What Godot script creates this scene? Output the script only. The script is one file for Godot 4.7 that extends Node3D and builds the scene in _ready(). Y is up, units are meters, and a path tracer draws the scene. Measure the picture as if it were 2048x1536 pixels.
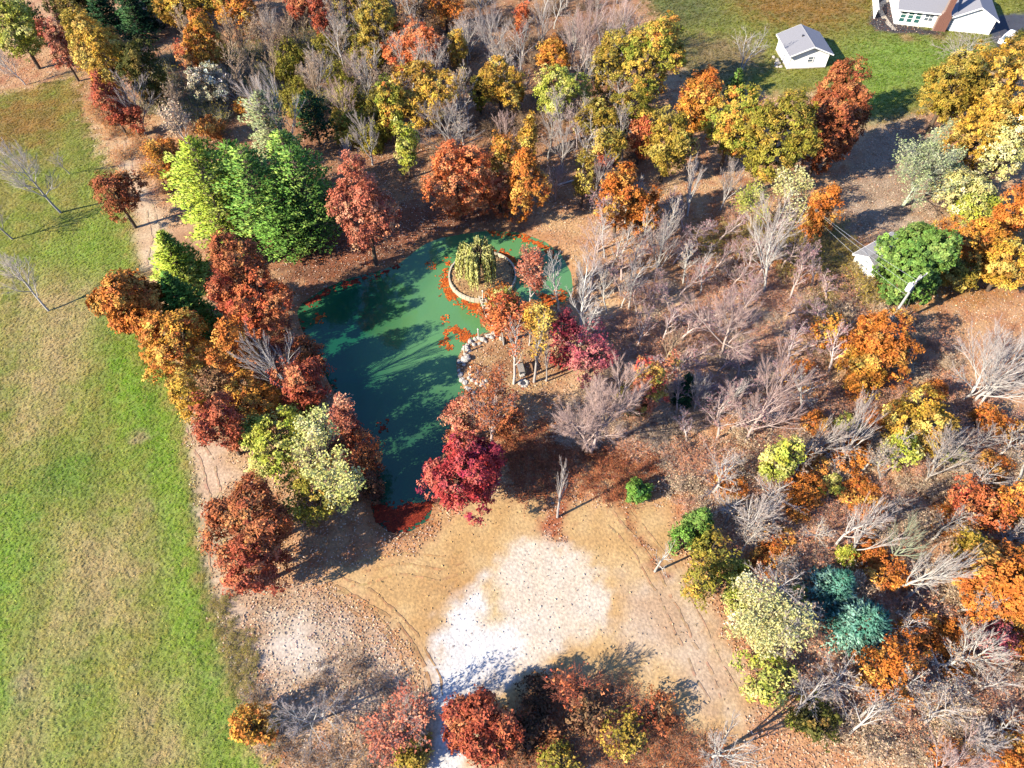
extends Node3D

# An autumn wood round a small pond, seen from sixty metres up.

var rng := RandomNumberGenerator.new()
var patch := FastNoiseLite.new()
var broad := FastNoiseLite.new()
var fine := FastNoiseLite.new()
var used := {}
var leaf_mat: StandardMaterial3D
var needle_mat: StandardMaterial3D
var bark_mat: StandardMaterial3D
var M := {}

const GX0 := -96.0
const GZ0 := -138.0
const STEP := 0.48
const NX := 400
const NZ := 286
const WATER := -0.38
const ISLAND := Vector2(-3.45, -58.3)
const ISLAND_R := 3.85
const SUN_TO := Vector3(0.7716, -0.5, -0.3932)

var region := PackedInt32Array()
var ground_col := PackedColorArray()
var ground_h := PackedFloat32Array()
var pond_d := PackedFloat32Array()

const PAL := {
	"salmon": [Color(0.4259, 0.1219, 0.0365), Color(0.3527, 0.0837, 0.0272), Color(0.4522, 0.1911, 0.0758), Color(0.2942, 0.0610, 0.0228)],
	"litter_tan": [Color(0.3052, 0.1271, 0.0585), Color(0.3506, 0.1856, 0.0973), Color(0.2636, 0.0810, 0.0381), Color(0.3956, 0.2455, 0.1437)],
	"rust": [Color(0.1743, 0.0555, 0.0218), Color(0.2772, 0.0899, 0.0332), Color(0.1276, 0.0322, 0.0170), Color(0.3489, 0.1490, 0.0517)],
	"rust_red": [Color(0.2065, 0.0450, 0.0226), Color(0.2942, 0.0775, 0.0336), Color(0.1618, 0.0295, 0.0200), Color(0.3683, 0.1369, 0.0587)],
	"rust_pink": [Color(0.2608, 0.0726, 0.0387), Color(0.3489, 0.1277, 0.0716), Color(0.1954, 0.0466, 0.0289), Color(0.4006, 0.1998, 0.1130)],
	"orange": [Color(0.3118, 0.0922, 0.0169), Color(0.3883, 0.1424, 0.0260), Color(0.2150, 0.0581, 0.0156), Color(0.4303, 0.2249, 0.0479)],
	"orange_gold": [Color(0.3300, 0.1188, 0.0209), Color(0.3883, 0.2079, 0.0307), Color(0.2772, 0.0750, 0.0201), Color(0.4090, 0.2742, 0.0536)],
	"gold": [Color(0.2772, 0.1513, 0.0201), Color(0.3883, 0.2449, 0.0357), Color(0.2150, 0.1082, 0.0228), Color(0.4303, 0.3199, 0.0750)],
	"olive": [Color(0.1276, 0.1115, 0.0139), Color(0.2150, 0.1825, 0.0269), Color(0.0891, 0.0825, 0.0157), Color(0.3118, 0.1981, 0.0340)],
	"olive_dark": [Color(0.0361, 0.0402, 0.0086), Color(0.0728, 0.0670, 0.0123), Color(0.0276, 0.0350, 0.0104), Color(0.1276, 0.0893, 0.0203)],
	"olive_gold": [Color(0.1743, 0.1194, 0.0182), Color(0.2772, 0.1821, 0.0285), Color(0.1276, 0.1038, 0.0170), Color(0.3300, 0.2488, 0.0573)],
	"green_gold": [Color(0.1135, 0.1384, 0.0173), Color(0.2150, 0.2039, 0.0314), Color(0.3489, 0.2392, 0.0402), Color(0.3118, 0.1174, 0.0248)],
	"yellow_green": [Color(0.2039, 0.2150, 0.0228), Color(0.3118, 0.3118, 0.0566), Color(0.1549, 0.1743, 0.0257), Color(0.3883, 0.3572, 0.1140)],
	"pale_yellow": [Color(0.3118, 0.2845, 0.0845), Color(0.4090, 0.3769, 0.1648), Color(0.2608, 0.2484, 0.0672), Color(0.4747, 0.4397, 0.2695)],
	"pale_green": [Color(0.1574, 0.1873, 0.0755), Color(0.2517, 0.2772, 0.1322), Color(0.1258, 0.1618, 0.0731), Color(0.3341, 0.3489, 0.2030)],
	"cream": [Color(0.3300, 0.2881, 0.1783), Color(0.4303, 0.3811, 0.2637), Color(0.2450, 0.1987, 0.1113), Color(0.4979, 0.4619, 0.3613)],
	"crimson": [Color(0.2357, 0.0249, 0.0249), Color(0.3154, 0.0518, 0.0393), Color(0.1954, 0.0179, 0.0383), Color(0.3489, 0.0994, 0.0607)],
	"wine": [Color(0.1172, 0.0114, 0.0214), Color(0.1954, 0.0239, 0.0383), Color(0.0807, 0.0100, 0.0159), Color(0.2357, 0.0442, 0.0556)],
	"pink_red": [Color(0.2450, 0.0479, 0.0598), Color(0.3300, 0.0934, 0.1015), Color(0.1873, 0.0304, 0.0451), Color(0.3883, 0.1525, 0.1232)],
	"red_orange": [Color(0.3118, 0.0727, 0.0265), Color(0.3843, 0.1266, 0.0399), Color(0.2357, 0.0420, 0.0233), Color(0.4174, 0.1877, 0.0687)],
	"mixed": [Color(0.3300, 0.0639, 0.0452), Color(0.3883, 0.2079, 0.0469), Color(0.1743, 0.1743, 0.0300), Color(0.4090, 0.1441, 0.0742)],
	"mauve": [Color(0.2297, 0.1182, 0.1182), Color(0.2942, 0.1738, 0.1634), Color(0.1743, 0.0743, 0.0811), Color(0.3300, 0.2241, 0.1893)],
	"brown": [Color(0.1073, 0.0553, 0.0269), Color(0.1743, 0.0956, 0.0444), Color(0.0728, 0.0367, 0.0212), Color(0.2297, 0.1359, 0.0653)],
	"dark_brown": [Color(0.0519, 0.0264, 0.0139), Color(0.0891, 0.0430, 0.0222), Color(0.0302, 0.0175, 0.0124), Color(0.1384, 0.0644, 0.0285)],
	"tan": [Color(0.3118, 0.2095, 0.1209), Color(0.3883, 0.2847, 0.1803), Color(0.2481, 0.1554, 0.0954), Color(0.4346, 0.3506, 0.2432)],
	"pine": [Color(0.0770, 0.1743, 0.0282), Color(0.1379, 0.2608, 0.0408), Color(0.0451, 0.1112, 0.0226), Color(0.2230, 0.3227, 0.0622)],
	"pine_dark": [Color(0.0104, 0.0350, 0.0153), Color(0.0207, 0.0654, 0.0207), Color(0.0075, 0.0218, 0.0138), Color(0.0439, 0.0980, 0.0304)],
	"pine_yellow": [Color(0.2156, 0.2772, 0.0241), Color(0.2916, 0.3489, 0.0435), Color(0.1431, 0.2150, 0.0244), Color(0.3572, 0.3883, 0.0808)],
	"spruce": [Color(0.0310, 0.1073, 0.0729), Color(0.0837, 0.2009, 0.1503), Color(0.0176, 0.0654, 0.0476), Color(0.1893, 0.3300, 0.2488)],
	"cedar": [Color(0.0771, 0.1384, 0.0245), Color(0.1190, 0.1954, 0.0403), Color(0.0453, 0.0926, 0.0203), Color(0.1606, 0.2297, 0.0553)],
	"green": [Color(0.0854, 0.1499, 0.0249), Color(0.1065, 0.2009, 0.0309), Color(0.0339, 0.0891, 0.0188), Color(0.1670, 0.2450, 0.0537)],
	"willow": [Color(0.2942, 0.2889, 0.0718), Color(0.3883, 0.3664, 0.1195), Color(0.2194, 0.2357, 0.0556), Color(0.4522, 0.4248, 0.1911)],
	"litter_dark": [Color(0.0572, 0.0191, 0.0106), Color(0.1116, 0.0352, 0.0159), Color(0.0401, 0.0159, 0.0131)],
	"litter_warm": [Color(0.2575, 0.0637, 0.0159), Color(0.3052, 0.1116, 0.0306), Color(0.2010, 0.0401, 0.0159)],
	"raft": [Color(0.3300, 0.0654, 0.0096), Color(0.4090, 0.1073, 0.0150), Color(0.2297, 0.0402, 0.0096), Color(0.1743, 0.0258, 0.0074)],
	"raft_dark": [Color(0.1499, 0.0182, 0.0074), Color(0.0891, 0.0096, 0.0056), Color(0.2009, 0.0302, 0.0096), Color(0.0584, 0.0074, 0.0056)],
	"bark_dark": [Color(0.0589, 0.0407, 0.0270), Color(0.0379, 0.0270, 0.0201)],
	"bark_grey": [Color(0.2544, 0.2353, 0.2145), Color(0.1902, 0.1719, 0.1547), Color(0.2861, 0.2685, 0.2461)],
	"bark_white": [Color(0.3137, 0.3044, 0.2743), Color(0.2407, 0.2274, 0.2095), Color(0.3462, 0.3362, 0.3137)],
	"bark_pink": [Color(0.2831, 0.2196, 0.1949), Color(0.2300, 0.1675, 0.1465), Color(0.3137, 0.2572, 0.2353)],
	"bark_tan": [Color(0.2300, 0.1719, 0.1127), Color(0.1675, 0.1198, 0.0755), Color(0.2743, 0.2196, 0.1547)],
	"bark_green": [Color(0.1786, 0.2145, 0.1465), Color(0.2274, 0.2544, 0.1902), Color(0.1465, 0.1675, 0.1093)],
	"bark_brown": [Color(0.0783, 0.0531, 0.0334), Color(0.0531, 0.0334, 0.0220), Color(0.1093, 0.0714, 0.0477)],
	"bark_rust": [Color(0.1675, 0.0477, 0.0255), Color(0.1271, 0.0334, 0.0201), Color(0.2145, 0.0714, 0.0379)],
}
const REGIONS := ["forest_floor", "grass_field", "lawn", "dirt_path", "sandy_yard", "gravel_pad", "pond_bank", "island_ground", "driveway"]


# ---------------------------------------------------------------- mesh builder
class Mb:
	var v := PackedVector3Array()
	var n := PackedVector3Array()
	var c := PackedColorArray()
	var i := PackedInt32Array()
	var o := PackedVector3Array()

	func leaf(p: Vector3, a: Vector3, b: Vector3, nrm: Vector3, col: Color, col2: Color) -> void:
		var k := v.size()
		v.push_back(p - a)
		v.push_back(p + b + nrm * 0.02)
		v.push_back(p + a)
		v.push_back(p - b + nrm * 0.02)
		for _k in 4:
			n.push_back(nrm)
		c.push_back(col)
		c.push_back(col2)
		c.push_back(col)
		c.push_back(col2)
		i.push_back(k)
		i.push_back(k + 1)
		i.push_back(k + 2)
		i.push_back(k)
		i.push_back(k + 2)
		i.push_back(k + 3)

	func sliver(p: Vector3, tip: Vector3, side: Vector3, nrm: Vector3, col: Color) -> void:
		var k := v.size()
		if (tip - p).cross(side).dot(nrm) < 0.0:
			side = -side
		v.push_back(p - side)
		v.push_back(p + side)
		v.push_back(tip)
		for _k in 3:
			n.push_back(nrm)
			c.push_back(col)
			i.push_back(k + _k)

	func tri(a: Vector3, b: Vector3, d: Vector3, col: Color) -> void:
		var k := v.size()
		var nrm := (d - a).cross(b - a).normalized()
		v.push_back(a)
		v.push_back(b)
		v.push_back(d)
		for _k in 3:
			n.push_back(nrm)
			c.push_back(col)
			i.push_back(k + _k)

	func quad(a: Vector3, b: Vector3, d: Vector3, e: Vector3, col := Color.WHITE) -> void:
		tri(a, b, d, col)
		tri(a, d, e, col)

	func box(lo: Vector3, hi: Vector3, col := Color.WHITE, t := Transform3D()) -> void:
		var p := []
		for k in 8:
			p.append(t * Vector3(hi.x if k & 1 else lo.x, hi.y if k & 2 else lo.y, hi.z if k & 4 else lo.z))
		quad(p[0], p[2], p[3], p[1], col)
		quad(p[5], p[7], p[6], p[4], col)
		quad(p[4], p[6], p[2], p[0], col)
		quad(p[1], p[3], p[7], p[5], col)
		quad(p[2], p[6], p[7], p[3], col)
		quad(p[4], p[0], p[1], p[5], col)

	func prism(outline: PackedVector2Array, z0: float, z1: float, col := Color.WHITE, t := Transform3D()) -> void:
		# the outline runs counter-clockwise in x, y; the solid goes from z0 to z1
		var idx := Geometry2D.triangulate_polygon(outline)
		for k in range(0, idx.size(), 3):
			var a := outline[idx[k]]
			var b := outline[idx[k + 1]]
			var d := outline[idx[k + 2]]
			if (b - a).cross(d - a) > 0.0:
				var s := b
				b = d
				d = s
			tri(t * Vector3(a.x, a.y, z1), t * Vector3(b.x, b.y, z1), t * Vector3(d.x, d.y, z1), col)
			tri(t * Vector3(a.x, a.y, z0), t * Vector3(d.x, d.y, z0), t * Vector3(b.x, b.y, z0), col)
		for k in outline.size():
			var a := outline[k]
			var b := outline[(k + 1) % outline.size()]
			quad(t * Vector3(a.x, a.y, z0), t * Vector3(a.x, a.y, z1), t * Vector3(b.x, b.y, z1), t * Vector3(b.x, b.y, z0), col)

	func limb(a: Vector3, b: Vector3, ra: float, rb: float, sides: int, col: Color) -> void:
		var d := (b - a).normalized()
		var s := d.cross(Vector3(0.31, 0.2, 0.93))
		if s.length() < 0.05:
			s = d.cross(Vector3.RIGHT)
		s = s.normalized()
		var u := d.cross(s)
		var k := v.size()
		for j in sides:
			var w := TAU * j / sides
			var q0 := s * cos(w) + u * sin(w)
			v.push_back(a + q0 * ra)
			v.push_back(b + q0 * rb)
			n.push_back(q0)
			n.push_back(q0)
			o.push_back(q0 * ra)
			o.push_back(q0 * rb)
			c.push_back(col)
			c.push_back(col)
		for j in sides:
			var p := k + 2 * j
			var q := k + 2 * ((j + 1) % sides)
			i.append_array([p, p + 1, q, q, p + 1, q + 1])

	func twig(a: Vector3, b: Vector3, ra: float, col: Color) -> void:
		var d := (b - a).normalized()
		var s := d.cross(Vector3(0.31, 0.2, 0.93)).normalized()
		var u := d.cross(s)
		var k := v.size()
		for j in 3:
			var w := TAU * j / 3.0
			var q0 := s * cos(w) + u * sin(w)
			v.push_back(a + q0 * ra)
			n.push_back(q0)
			o.push_back(q0 * ra)
			c.push_back(col)
		o.push_back(Vector3.ZERO)
		v.push_back(b)
		n.push_back(d)
		c.push_back(col)
		i.append_array([k, k + 3, k + 1, k + 1, k + 3, k + 2, k + 2, k + 3, k])

	func mesh() -> ArrayMesh:
		var m := ArrayMesh.new()
		if v.is_empty():
			return m
		var arr := []
		arr.resize(Mesh.ARRAY_MAX)
		arr[Mesh.ARRAY_VERTEX] = v
		arr[Mesh.ARRAY_NORMAL] = n
		arr[Mesh.ARRAY_COLOR] = c
		arr[Mesh.ARRAY_INDEX] = i
		m.add_surface_from_arrays(Mesh.PRIMITIVE_TRIANGLES, arr)
		return m


# ---------------------------------------------------------------- nodes
func numbered(called: String) -> String:
	if not used.has(called):
		used[called] = 0
		return called
	used[called] += 1
	return "%s_%03d" % [called, used[called]]


func tag(o: Node, label: String, category := "", group := "", kind := "") -> Node:
	o.set_meta("label", label)
	if category:
		o.set_meta("category", category)
	if group:
		o.set_meta("group", group)
	if kind:
		o.set_meta("kind", kind)
	return o


func thing(called: String, label: String, category: String, at := Vector3.ZERO, turn := 0.0, group := "") -> Node3D:
	var o := Node3D.new()
	o.name = numbered(called)
	add_child(o, true)
	o.position = at
	o.rotation.y = turn
	tag(o, label, category, group)
	return o


func obj(called: String, m: Variant, mat: Material, parent: Node = null) -> MeshInstance3D:
	var o := MeshInstance3D.new()
	o.mesh = m.mesh() if m is Mb else m
	o.material_override = mat
	if parent:
		var nm := called
		var k := 0
		while parent.has_node(NodePath(nm)):
			k += 1
			nm = "%s_%03d" % [called, k]
		o.name = nm
		parent.add_child(o, true)
	else:
		o.name = numbered(called)
		add_child(o, true)
	return o


func boxed(called: String, lo: Vector3, hi: Vector3, mat: Material, parent: Node = null, t := Transform3D()) -> MeshInstance3D:
	var m := Mb.new()
	m.box(lo, hi, Color.WHITE, t)
	return obj(called, m, mat, parent)


func paint(col: Color, rough := 0.8, metal := 0.0) -> StandardMaterial3D:
	var m := StandardMaterial3D.new()
	m.albedo_color = col.linear_to_srgb()
	m.roughness = rough
	m.metallic = metal
	return m


func grain(seed_no: int, freq: float, lo: float, hi: float, size := 512) -> NoiseTexture2D:
	var f := FastNoiseLite.new()
	f.seed = seed_no
	f.frequency = freq
	f.fractal_octaves = 4
	var t := NoiseTexture2D.new()
	t.noise = f
	t.width = size
	t.height = size
	t.seamless = true
	var g := Gradient.new()
	g.set_color(0, Color(lo, lo, lo))
	g.set_color(1, Color(hi, hi, hi))
	t.color_ramp = g
	return t


func grained(col: Color, seed_no: int, freq: float, lo: float, hi: float, scale: Vector3, rough := 0.85) -> StandardMaterial3D:
	var m := paint(col, rough)
	m.albedo_texture = grain(seed_no, freq, lo, hi)
	m.uv1_triplanar = true
	m.uv1_scale = scale
	return m


# ---------------------------------------------------------------- ground
func poly(a: Array) -> PackedVector2Array:
	var p := PackedVector2Array()
	for k in range(0, a.size(), 2):
		p.push_back(Vector2(a[k], a[k + 1]))
	return p


func edge_dist(p: Vector2, a: PackedVector2Array) -> float:
	# metres to the outline, negative inside
	var best := 1e9
	var inside := false
	var j := a.size() - 1
	for k in a.size():
		var s := a[j]
		var e := a[k]
		var w := e - s
		var t := clampf((p - s).dot(w) / maxf(w.length_squared(), 1e-6), 0.0, 1.0)
		best = minf(best, p.distance_squared_to(s + w * t))
		if (e.y > p.y) != (s.y > p.y) and p.x < (s.x - e.x) * (p.y - e.y) / (s.y - e.y) + e.x:
			inside = not inside
		j = k
	return -sqrt(best) if inside else sqrt(best)


func cell(x: float, z: float) -> int:
	var a := clampi(int(round((x - GX0) / STEP)), 0, NX - 1)
	var b := clampi(int(round((z - GZ0) / STEP)), 0, NZ - 1)
	return b * NX + a


func ground_y(x: float, z: float) -> float:
	return ground_h[cell(x, z)]


func make_ground() -> void:
	var total := NX * NZ
	region.resize(total)
	ground_col.resize(total)
	ground_h.resize(total)
	pond_d.resize(total)
	for b in NZ:
		for a in NX:
			var k := b * NX + a
			var x := GX0 + a * STEP
			var z := GZ0 + b * STEP
			var q := broad.get_noise_2d(x, z)
			var f := fine.get_noise_2d(x, z)
			var w := patch.get_noise_2d(x * 1.7, z * 1.7)
			# leaf litter: tan, russet and pinkish drifts
			var col: Color = FLOOR[0].lerp(FLOOR[1], clampf(0.5 + q * 1.1, 0, 1)).lerp(FLOOR[2], clampf(0.25 + w * 1.2, 0, 1))
			ground_col[k] = col
			region[k] = 0
			pond_d[k] = 50.0
			ground_h[k] = 0.05 * q + 0.05 * f
	for row in PAINTS:
		var p := poly(row[1])
		var feather: float = row[3]
		var wob: float = row[4]
		var id := REGIONS.find(row[0])
		var lo := p[0]
		var hi := p[0]
		for v in p:
			lo = lo.min(v)
			hi = hi.max(v)
		var grow := feather + wob + STEP
		var a0 := clampi(int((lo.x - grow - GX0) / STEP), 0, NX - 1)
		var a1 := clampi(int((hi.x + grow - GX0) / STEP) + 1, 0, NX - 1)
		var b0 := clampi(int((lo.y - grow - GZ0) / STEP), 0, NZ - 1)
		var b1 := clampi(int((hi.y + grow - GZ0) / STEP) + 1, 0, NZ - 1)
		for b in range(b0, b1 + 1):
			for a in range(a0, a1 + 1):
				var x := GX0 + a * STEP
				var z := GZ0 + b * STEP
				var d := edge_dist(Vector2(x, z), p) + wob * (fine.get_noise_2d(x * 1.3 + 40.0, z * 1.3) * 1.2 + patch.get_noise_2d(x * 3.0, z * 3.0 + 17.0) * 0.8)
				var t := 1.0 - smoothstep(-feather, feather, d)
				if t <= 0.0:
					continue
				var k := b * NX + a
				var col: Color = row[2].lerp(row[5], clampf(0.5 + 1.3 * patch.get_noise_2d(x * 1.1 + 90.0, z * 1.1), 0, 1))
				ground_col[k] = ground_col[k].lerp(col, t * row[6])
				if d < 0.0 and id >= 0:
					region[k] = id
	# mowing bands along the field
	for b in NZ:
		for a in NX:
			var k := b * NX + a
			if region[k] == 1:
				var x := GX0 + a * STEP
				var z := GZ0 + b * STEP
				var u := x * 0.96 - z * 0.28 + 0.8 * broad.get_noise_2d(x, z)
				var band := sin(u * TAU / 4.6) * 0.075 + sin(u * TAU / 1.9 + 1.0) * 0.03
				ground_col[k] = ground_col[k] * (1.0 + band)
			elif region[k] == 2:
				var u := (GX0 + a * STEP) * 0.25 + (GZ0 + b * STEP) * 0.97
				ground_col[k] = ground_col[k] * (1.0 + 0.06 * sin(u * TAU / 3.1))
	# the pond's basin
	var pond := poly(POND)
	for b in NZ:
		for a in NX:
			var k := b * NX + a
			var x := GX0 + a * STEP
			var z := GZ0 + b * STEP
			if x < -34.0 or x > 14.0 or z > -20.0 or z < -72.0:
				continue
			var d := edge_dist(Vector2(x, z), pond)
			var di := ISLAND_R - Vector2(x, z).distance_to(ISLAND)
			if di > -1.2:
				d = maxf(d, di)
			pond_d[k] = d
			if di > 0.0:
				region[k] = 7
				var col: Color = ISLE[0].lerp(ISLE[1], clampf(0.5 + patch.get_noise_2d(x * 4.0, z * 4.0), 0, 1))
				ground_col[k] = col
				ground_h[k] = 0.02 + 0.1 * di / ISLAND_R
			elif di > -0.8:
				ground_h[k] = -1.0
			elif d < 2.0:
				ground_h[k] = minf(ground_h[k], clampf(WATER + d * 0.5, -1.2, 0.1))
				if d < 0.8:
					ground_col[k] = ground_col[k].lerp(BANK, 0.6)
				if d < 0.8 and region[k] == 0:
					region[k] = 6
	# one mesh for each kind of ground, cut from the same grid so that they meet edge to edge
	var parts := []
	for r in REGIONS.size():
		parts.append([PackedVector3Array(), PackedVector3Array(), PackedColorArray(), PackedInt32Array(), {}])
	for b in NZ - 1:
		for a in NX - 1:
			var k := b * NX + a
			var part: Array = parts[region[k]]
			var id := []
			for o in [k, k + 1, k + NX, k + NX + 1]:
				if not part[4].has(o):
					part[4][o] = part[0].size()
					var oa: int = o % NX
					var ob: int = o / NX
					part[0].push_back(Vector3(GX0 + oa * STEP, ground_h[o], GZ0 + ob * STEP))
					var gx: float = ground_h[mini(o + 1, total - 1)] - ground_h[maxi(o - 1, 0)]
					var gz: float = ground_h[mini(o + NX, total - 1)] - ground_h[maxi(o - NX, 0)]
					part[1].push_back(Vector3(-gx, 2.0 * STEP, -gz).normalized())
					part[2].push_back(ground_col[o])
				id.append(part[4][o])
			part[3].append_array([id[0], id[1], id[2], id[1], id[3], id[2]])
	for r in REGIONS.size():
		if parts[r][0].is_empty():
			continue
		var arr := []
		arr.resize(Mesh.ARRAY_MAX)
		arr[Mesh.ARRAY_VERTEX] = parts[r][0]
		arr[Mesh.ARRAY_NORMAL] = parts[r][1]
		arr[Mesh.ARRAY_COLOR] = parts[r][2]
		arr[Mesh.ARRAY_INDEX] = parts[r][3]
		var m := ArrayMesh.new()
		m.add_surface_from_arrays(Mesh.PRIMITIVE_TRIANGLES, arr)
		tag(obj(REGIONS[r], m, M.grass if r in [1, 2] else M.ground), GROUND_LABELS[r], "ground", "", "structure")
	# the land beyond, out to the horizon
	var far := Mb.new()
	var e := 900.0
	var x1 := GX0 + (NX - 1) * STEP
	var z1 := GZ0 + (NZ - 1) * STEP
	var fc := Color(0.10, 0.085, 0.04)
	for box in [[-e, -e, e, GZ0], [-e, z1, e, e], [-e, GZ0, GX0, z1], [x1, GZ0, e, z1]]:
		var nx := 4
		for k in nx:
			var xa: float = lerpf(box[0], box[2], float(k) / nx)
			var xb: float = lerpf(box[0], box[2], float(k + 1) / nx)
			far.quad(Vector3(xa, -0.02, box[1]), Vector3(xb, -0.02, box[1]), Vector3(xb, -0.02, box[3]), Vector3(xa, -0.02, box[3]), fc)
	tag(obj("terrain", far, M.ground), "open country round the wood out to the horizon", "ground", "", "structure")
	# water
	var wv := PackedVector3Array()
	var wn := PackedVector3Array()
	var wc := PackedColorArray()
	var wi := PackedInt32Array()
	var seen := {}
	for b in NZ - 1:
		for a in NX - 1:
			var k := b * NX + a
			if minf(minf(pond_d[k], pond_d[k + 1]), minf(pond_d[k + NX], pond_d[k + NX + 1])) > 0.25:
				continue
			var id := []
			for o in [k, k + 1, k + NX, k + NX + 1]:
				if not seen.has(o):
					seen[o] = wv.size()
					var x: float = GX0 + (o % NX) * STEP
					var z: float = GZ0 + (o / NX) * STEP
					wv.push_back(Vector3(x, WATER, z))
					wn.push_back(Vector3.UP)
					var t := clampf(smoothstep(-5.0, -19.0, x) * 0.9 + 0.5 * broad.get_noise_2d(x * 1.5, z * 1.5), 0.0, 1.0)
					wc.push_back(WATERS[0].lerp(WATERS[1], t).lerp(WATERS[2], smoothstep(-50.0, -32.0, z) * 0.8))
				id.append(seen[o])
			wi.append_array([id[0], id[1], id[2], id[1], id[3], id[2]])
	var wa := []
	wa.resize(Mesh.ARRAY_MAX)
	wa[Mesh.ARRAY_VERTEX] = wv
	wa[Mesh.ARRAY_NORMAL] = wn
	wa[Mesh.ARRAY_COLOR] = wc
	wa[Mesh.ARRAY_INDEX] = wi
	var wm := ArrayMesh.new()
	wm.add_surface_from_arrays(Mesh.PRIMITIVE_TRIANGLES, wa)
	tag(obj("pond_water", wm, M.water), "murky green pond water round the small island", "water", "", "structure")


func smooth_y(x: float, z: float) -> float:
	var a := clampi(int((x - GX0) / STEP), 0, NX - 2)
	var b := clampi(int((z - GZ0) / STEP), 0, NZ - 2)
	var u := clampf((x - GX0) / STEP - a, 0, 1)
	var w := clampf((z - GZ0) / STEP - b, 0, 1)
	var k := b * NX + a
	return lerpf(lerpf(ground_h[k], ground_h[k + 1], u), lerpf(ground_h[k + NX], ground_h[k + NX + 1], u), w)


func wheel_tracks() -> void:
	# paired ruts pressed into the sand, a little darker where damp soil shows
	for row in TRACKS:
		var c := Curve2D.new()
		var pts := poly(row[1])
		for k in pts.size():
			var before := pts[maxi(k - 1, 0)]
			var after := pts[mini(k + 1, pts.size() - 1)]
			var tan := (after - before) * 0.18
			c.add_point(pts[k], -tan, tan)
		var l := c.get_baked_length()
		var n := int(l / 0.35)
		var m := Mb.new()
		for lane in row[2]:
			var off: float = lane[0]
			for k in n:
				var p := c.sample_baked(l * k / n)
				var q := c.sample_baked(l * (k + 1) / n)
				if fine.get_noise_2d(p.x * 2.0 + off * 9.0, p.y * 2.0) < -0.28:
					continue
				var s := (q - p).orthogonal().normalized()
				var wa: float = lane[1] * (0.8 + 0.9 * fine.get_noise_1d(k * 3.0 + off * 40.0))
				var wb: float = lane[1] * (0.8 + 0.9 * fine.get_noise_1d((k + 1) * 3.0 + off * 40.0))
				var da: float = off + 0.35 * fine.get_noise_2d(k * 0.22, off * 13.0)
				var db: float = off + 0.35 * fine.get_noise_2d((k + 1) * 0.22, off * 13.0)
				var o := [p + s * (da - wa), p + s * (da + wa), q + s * (db + wb), q + s * (db - wb)]
				var v := []
				for e in o:
					v.append(Vector3(e.x, smooth_y(e.x, e.y) + 0.03, e.y))
				m.quad(v[0], v[3], v[2], v[1], jitter(row[3].lerp(ground_col[cell(p.x, p.y)], 0.45), 0.08))
		tag(obj("wheel_track", m, M.ground), row[0], "track", "", "structure")


func scatter(called: String, label: String, category: String, m: Mesh, mat: Material, where: Array) -> void:
	var mm := MultiMesh.new()
	mm.transform_format = MultiMesh.TRANSFORM_3D
	mm.use_colors = true
	mm.mesh = m
	mm.instance_count = where.size()
	for k in where.size():
		mm.set_instance_transform(k, where[k][0])
		mm.set_instance_color(k, where[k][1])
	var o := MultiMeshInstance3D.new()
	o.multimesh = mm
	o.material_override = mat
	o.name = numbered(called)
	add_child(o, true)
	tag(o, label, category, "", "stuff")


func jitter(c: Color, amount: float) -> Color:
	var s := 1.0 + rng.randf_range(-amount, amount)
	return Color(clampf(c.r * s * (1.0 + rng.randf_range(-0.08, 0.08)), 0, 1), clampf(c.g * s * (1.0 + rng.randf_range(-0.08, 0.08)), 0, 1), clampf(c.b * s, 0, 1))


func pick(pal: String, t: float) -> Color:
	var p: Array = PAL[pal]
	t = clampf(t, 0.0, 0.9999) * (p.size() - 1)
	return p[int(t)].lerp(p[int(t) + 1], fposmod(t, 1.0))


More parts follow.
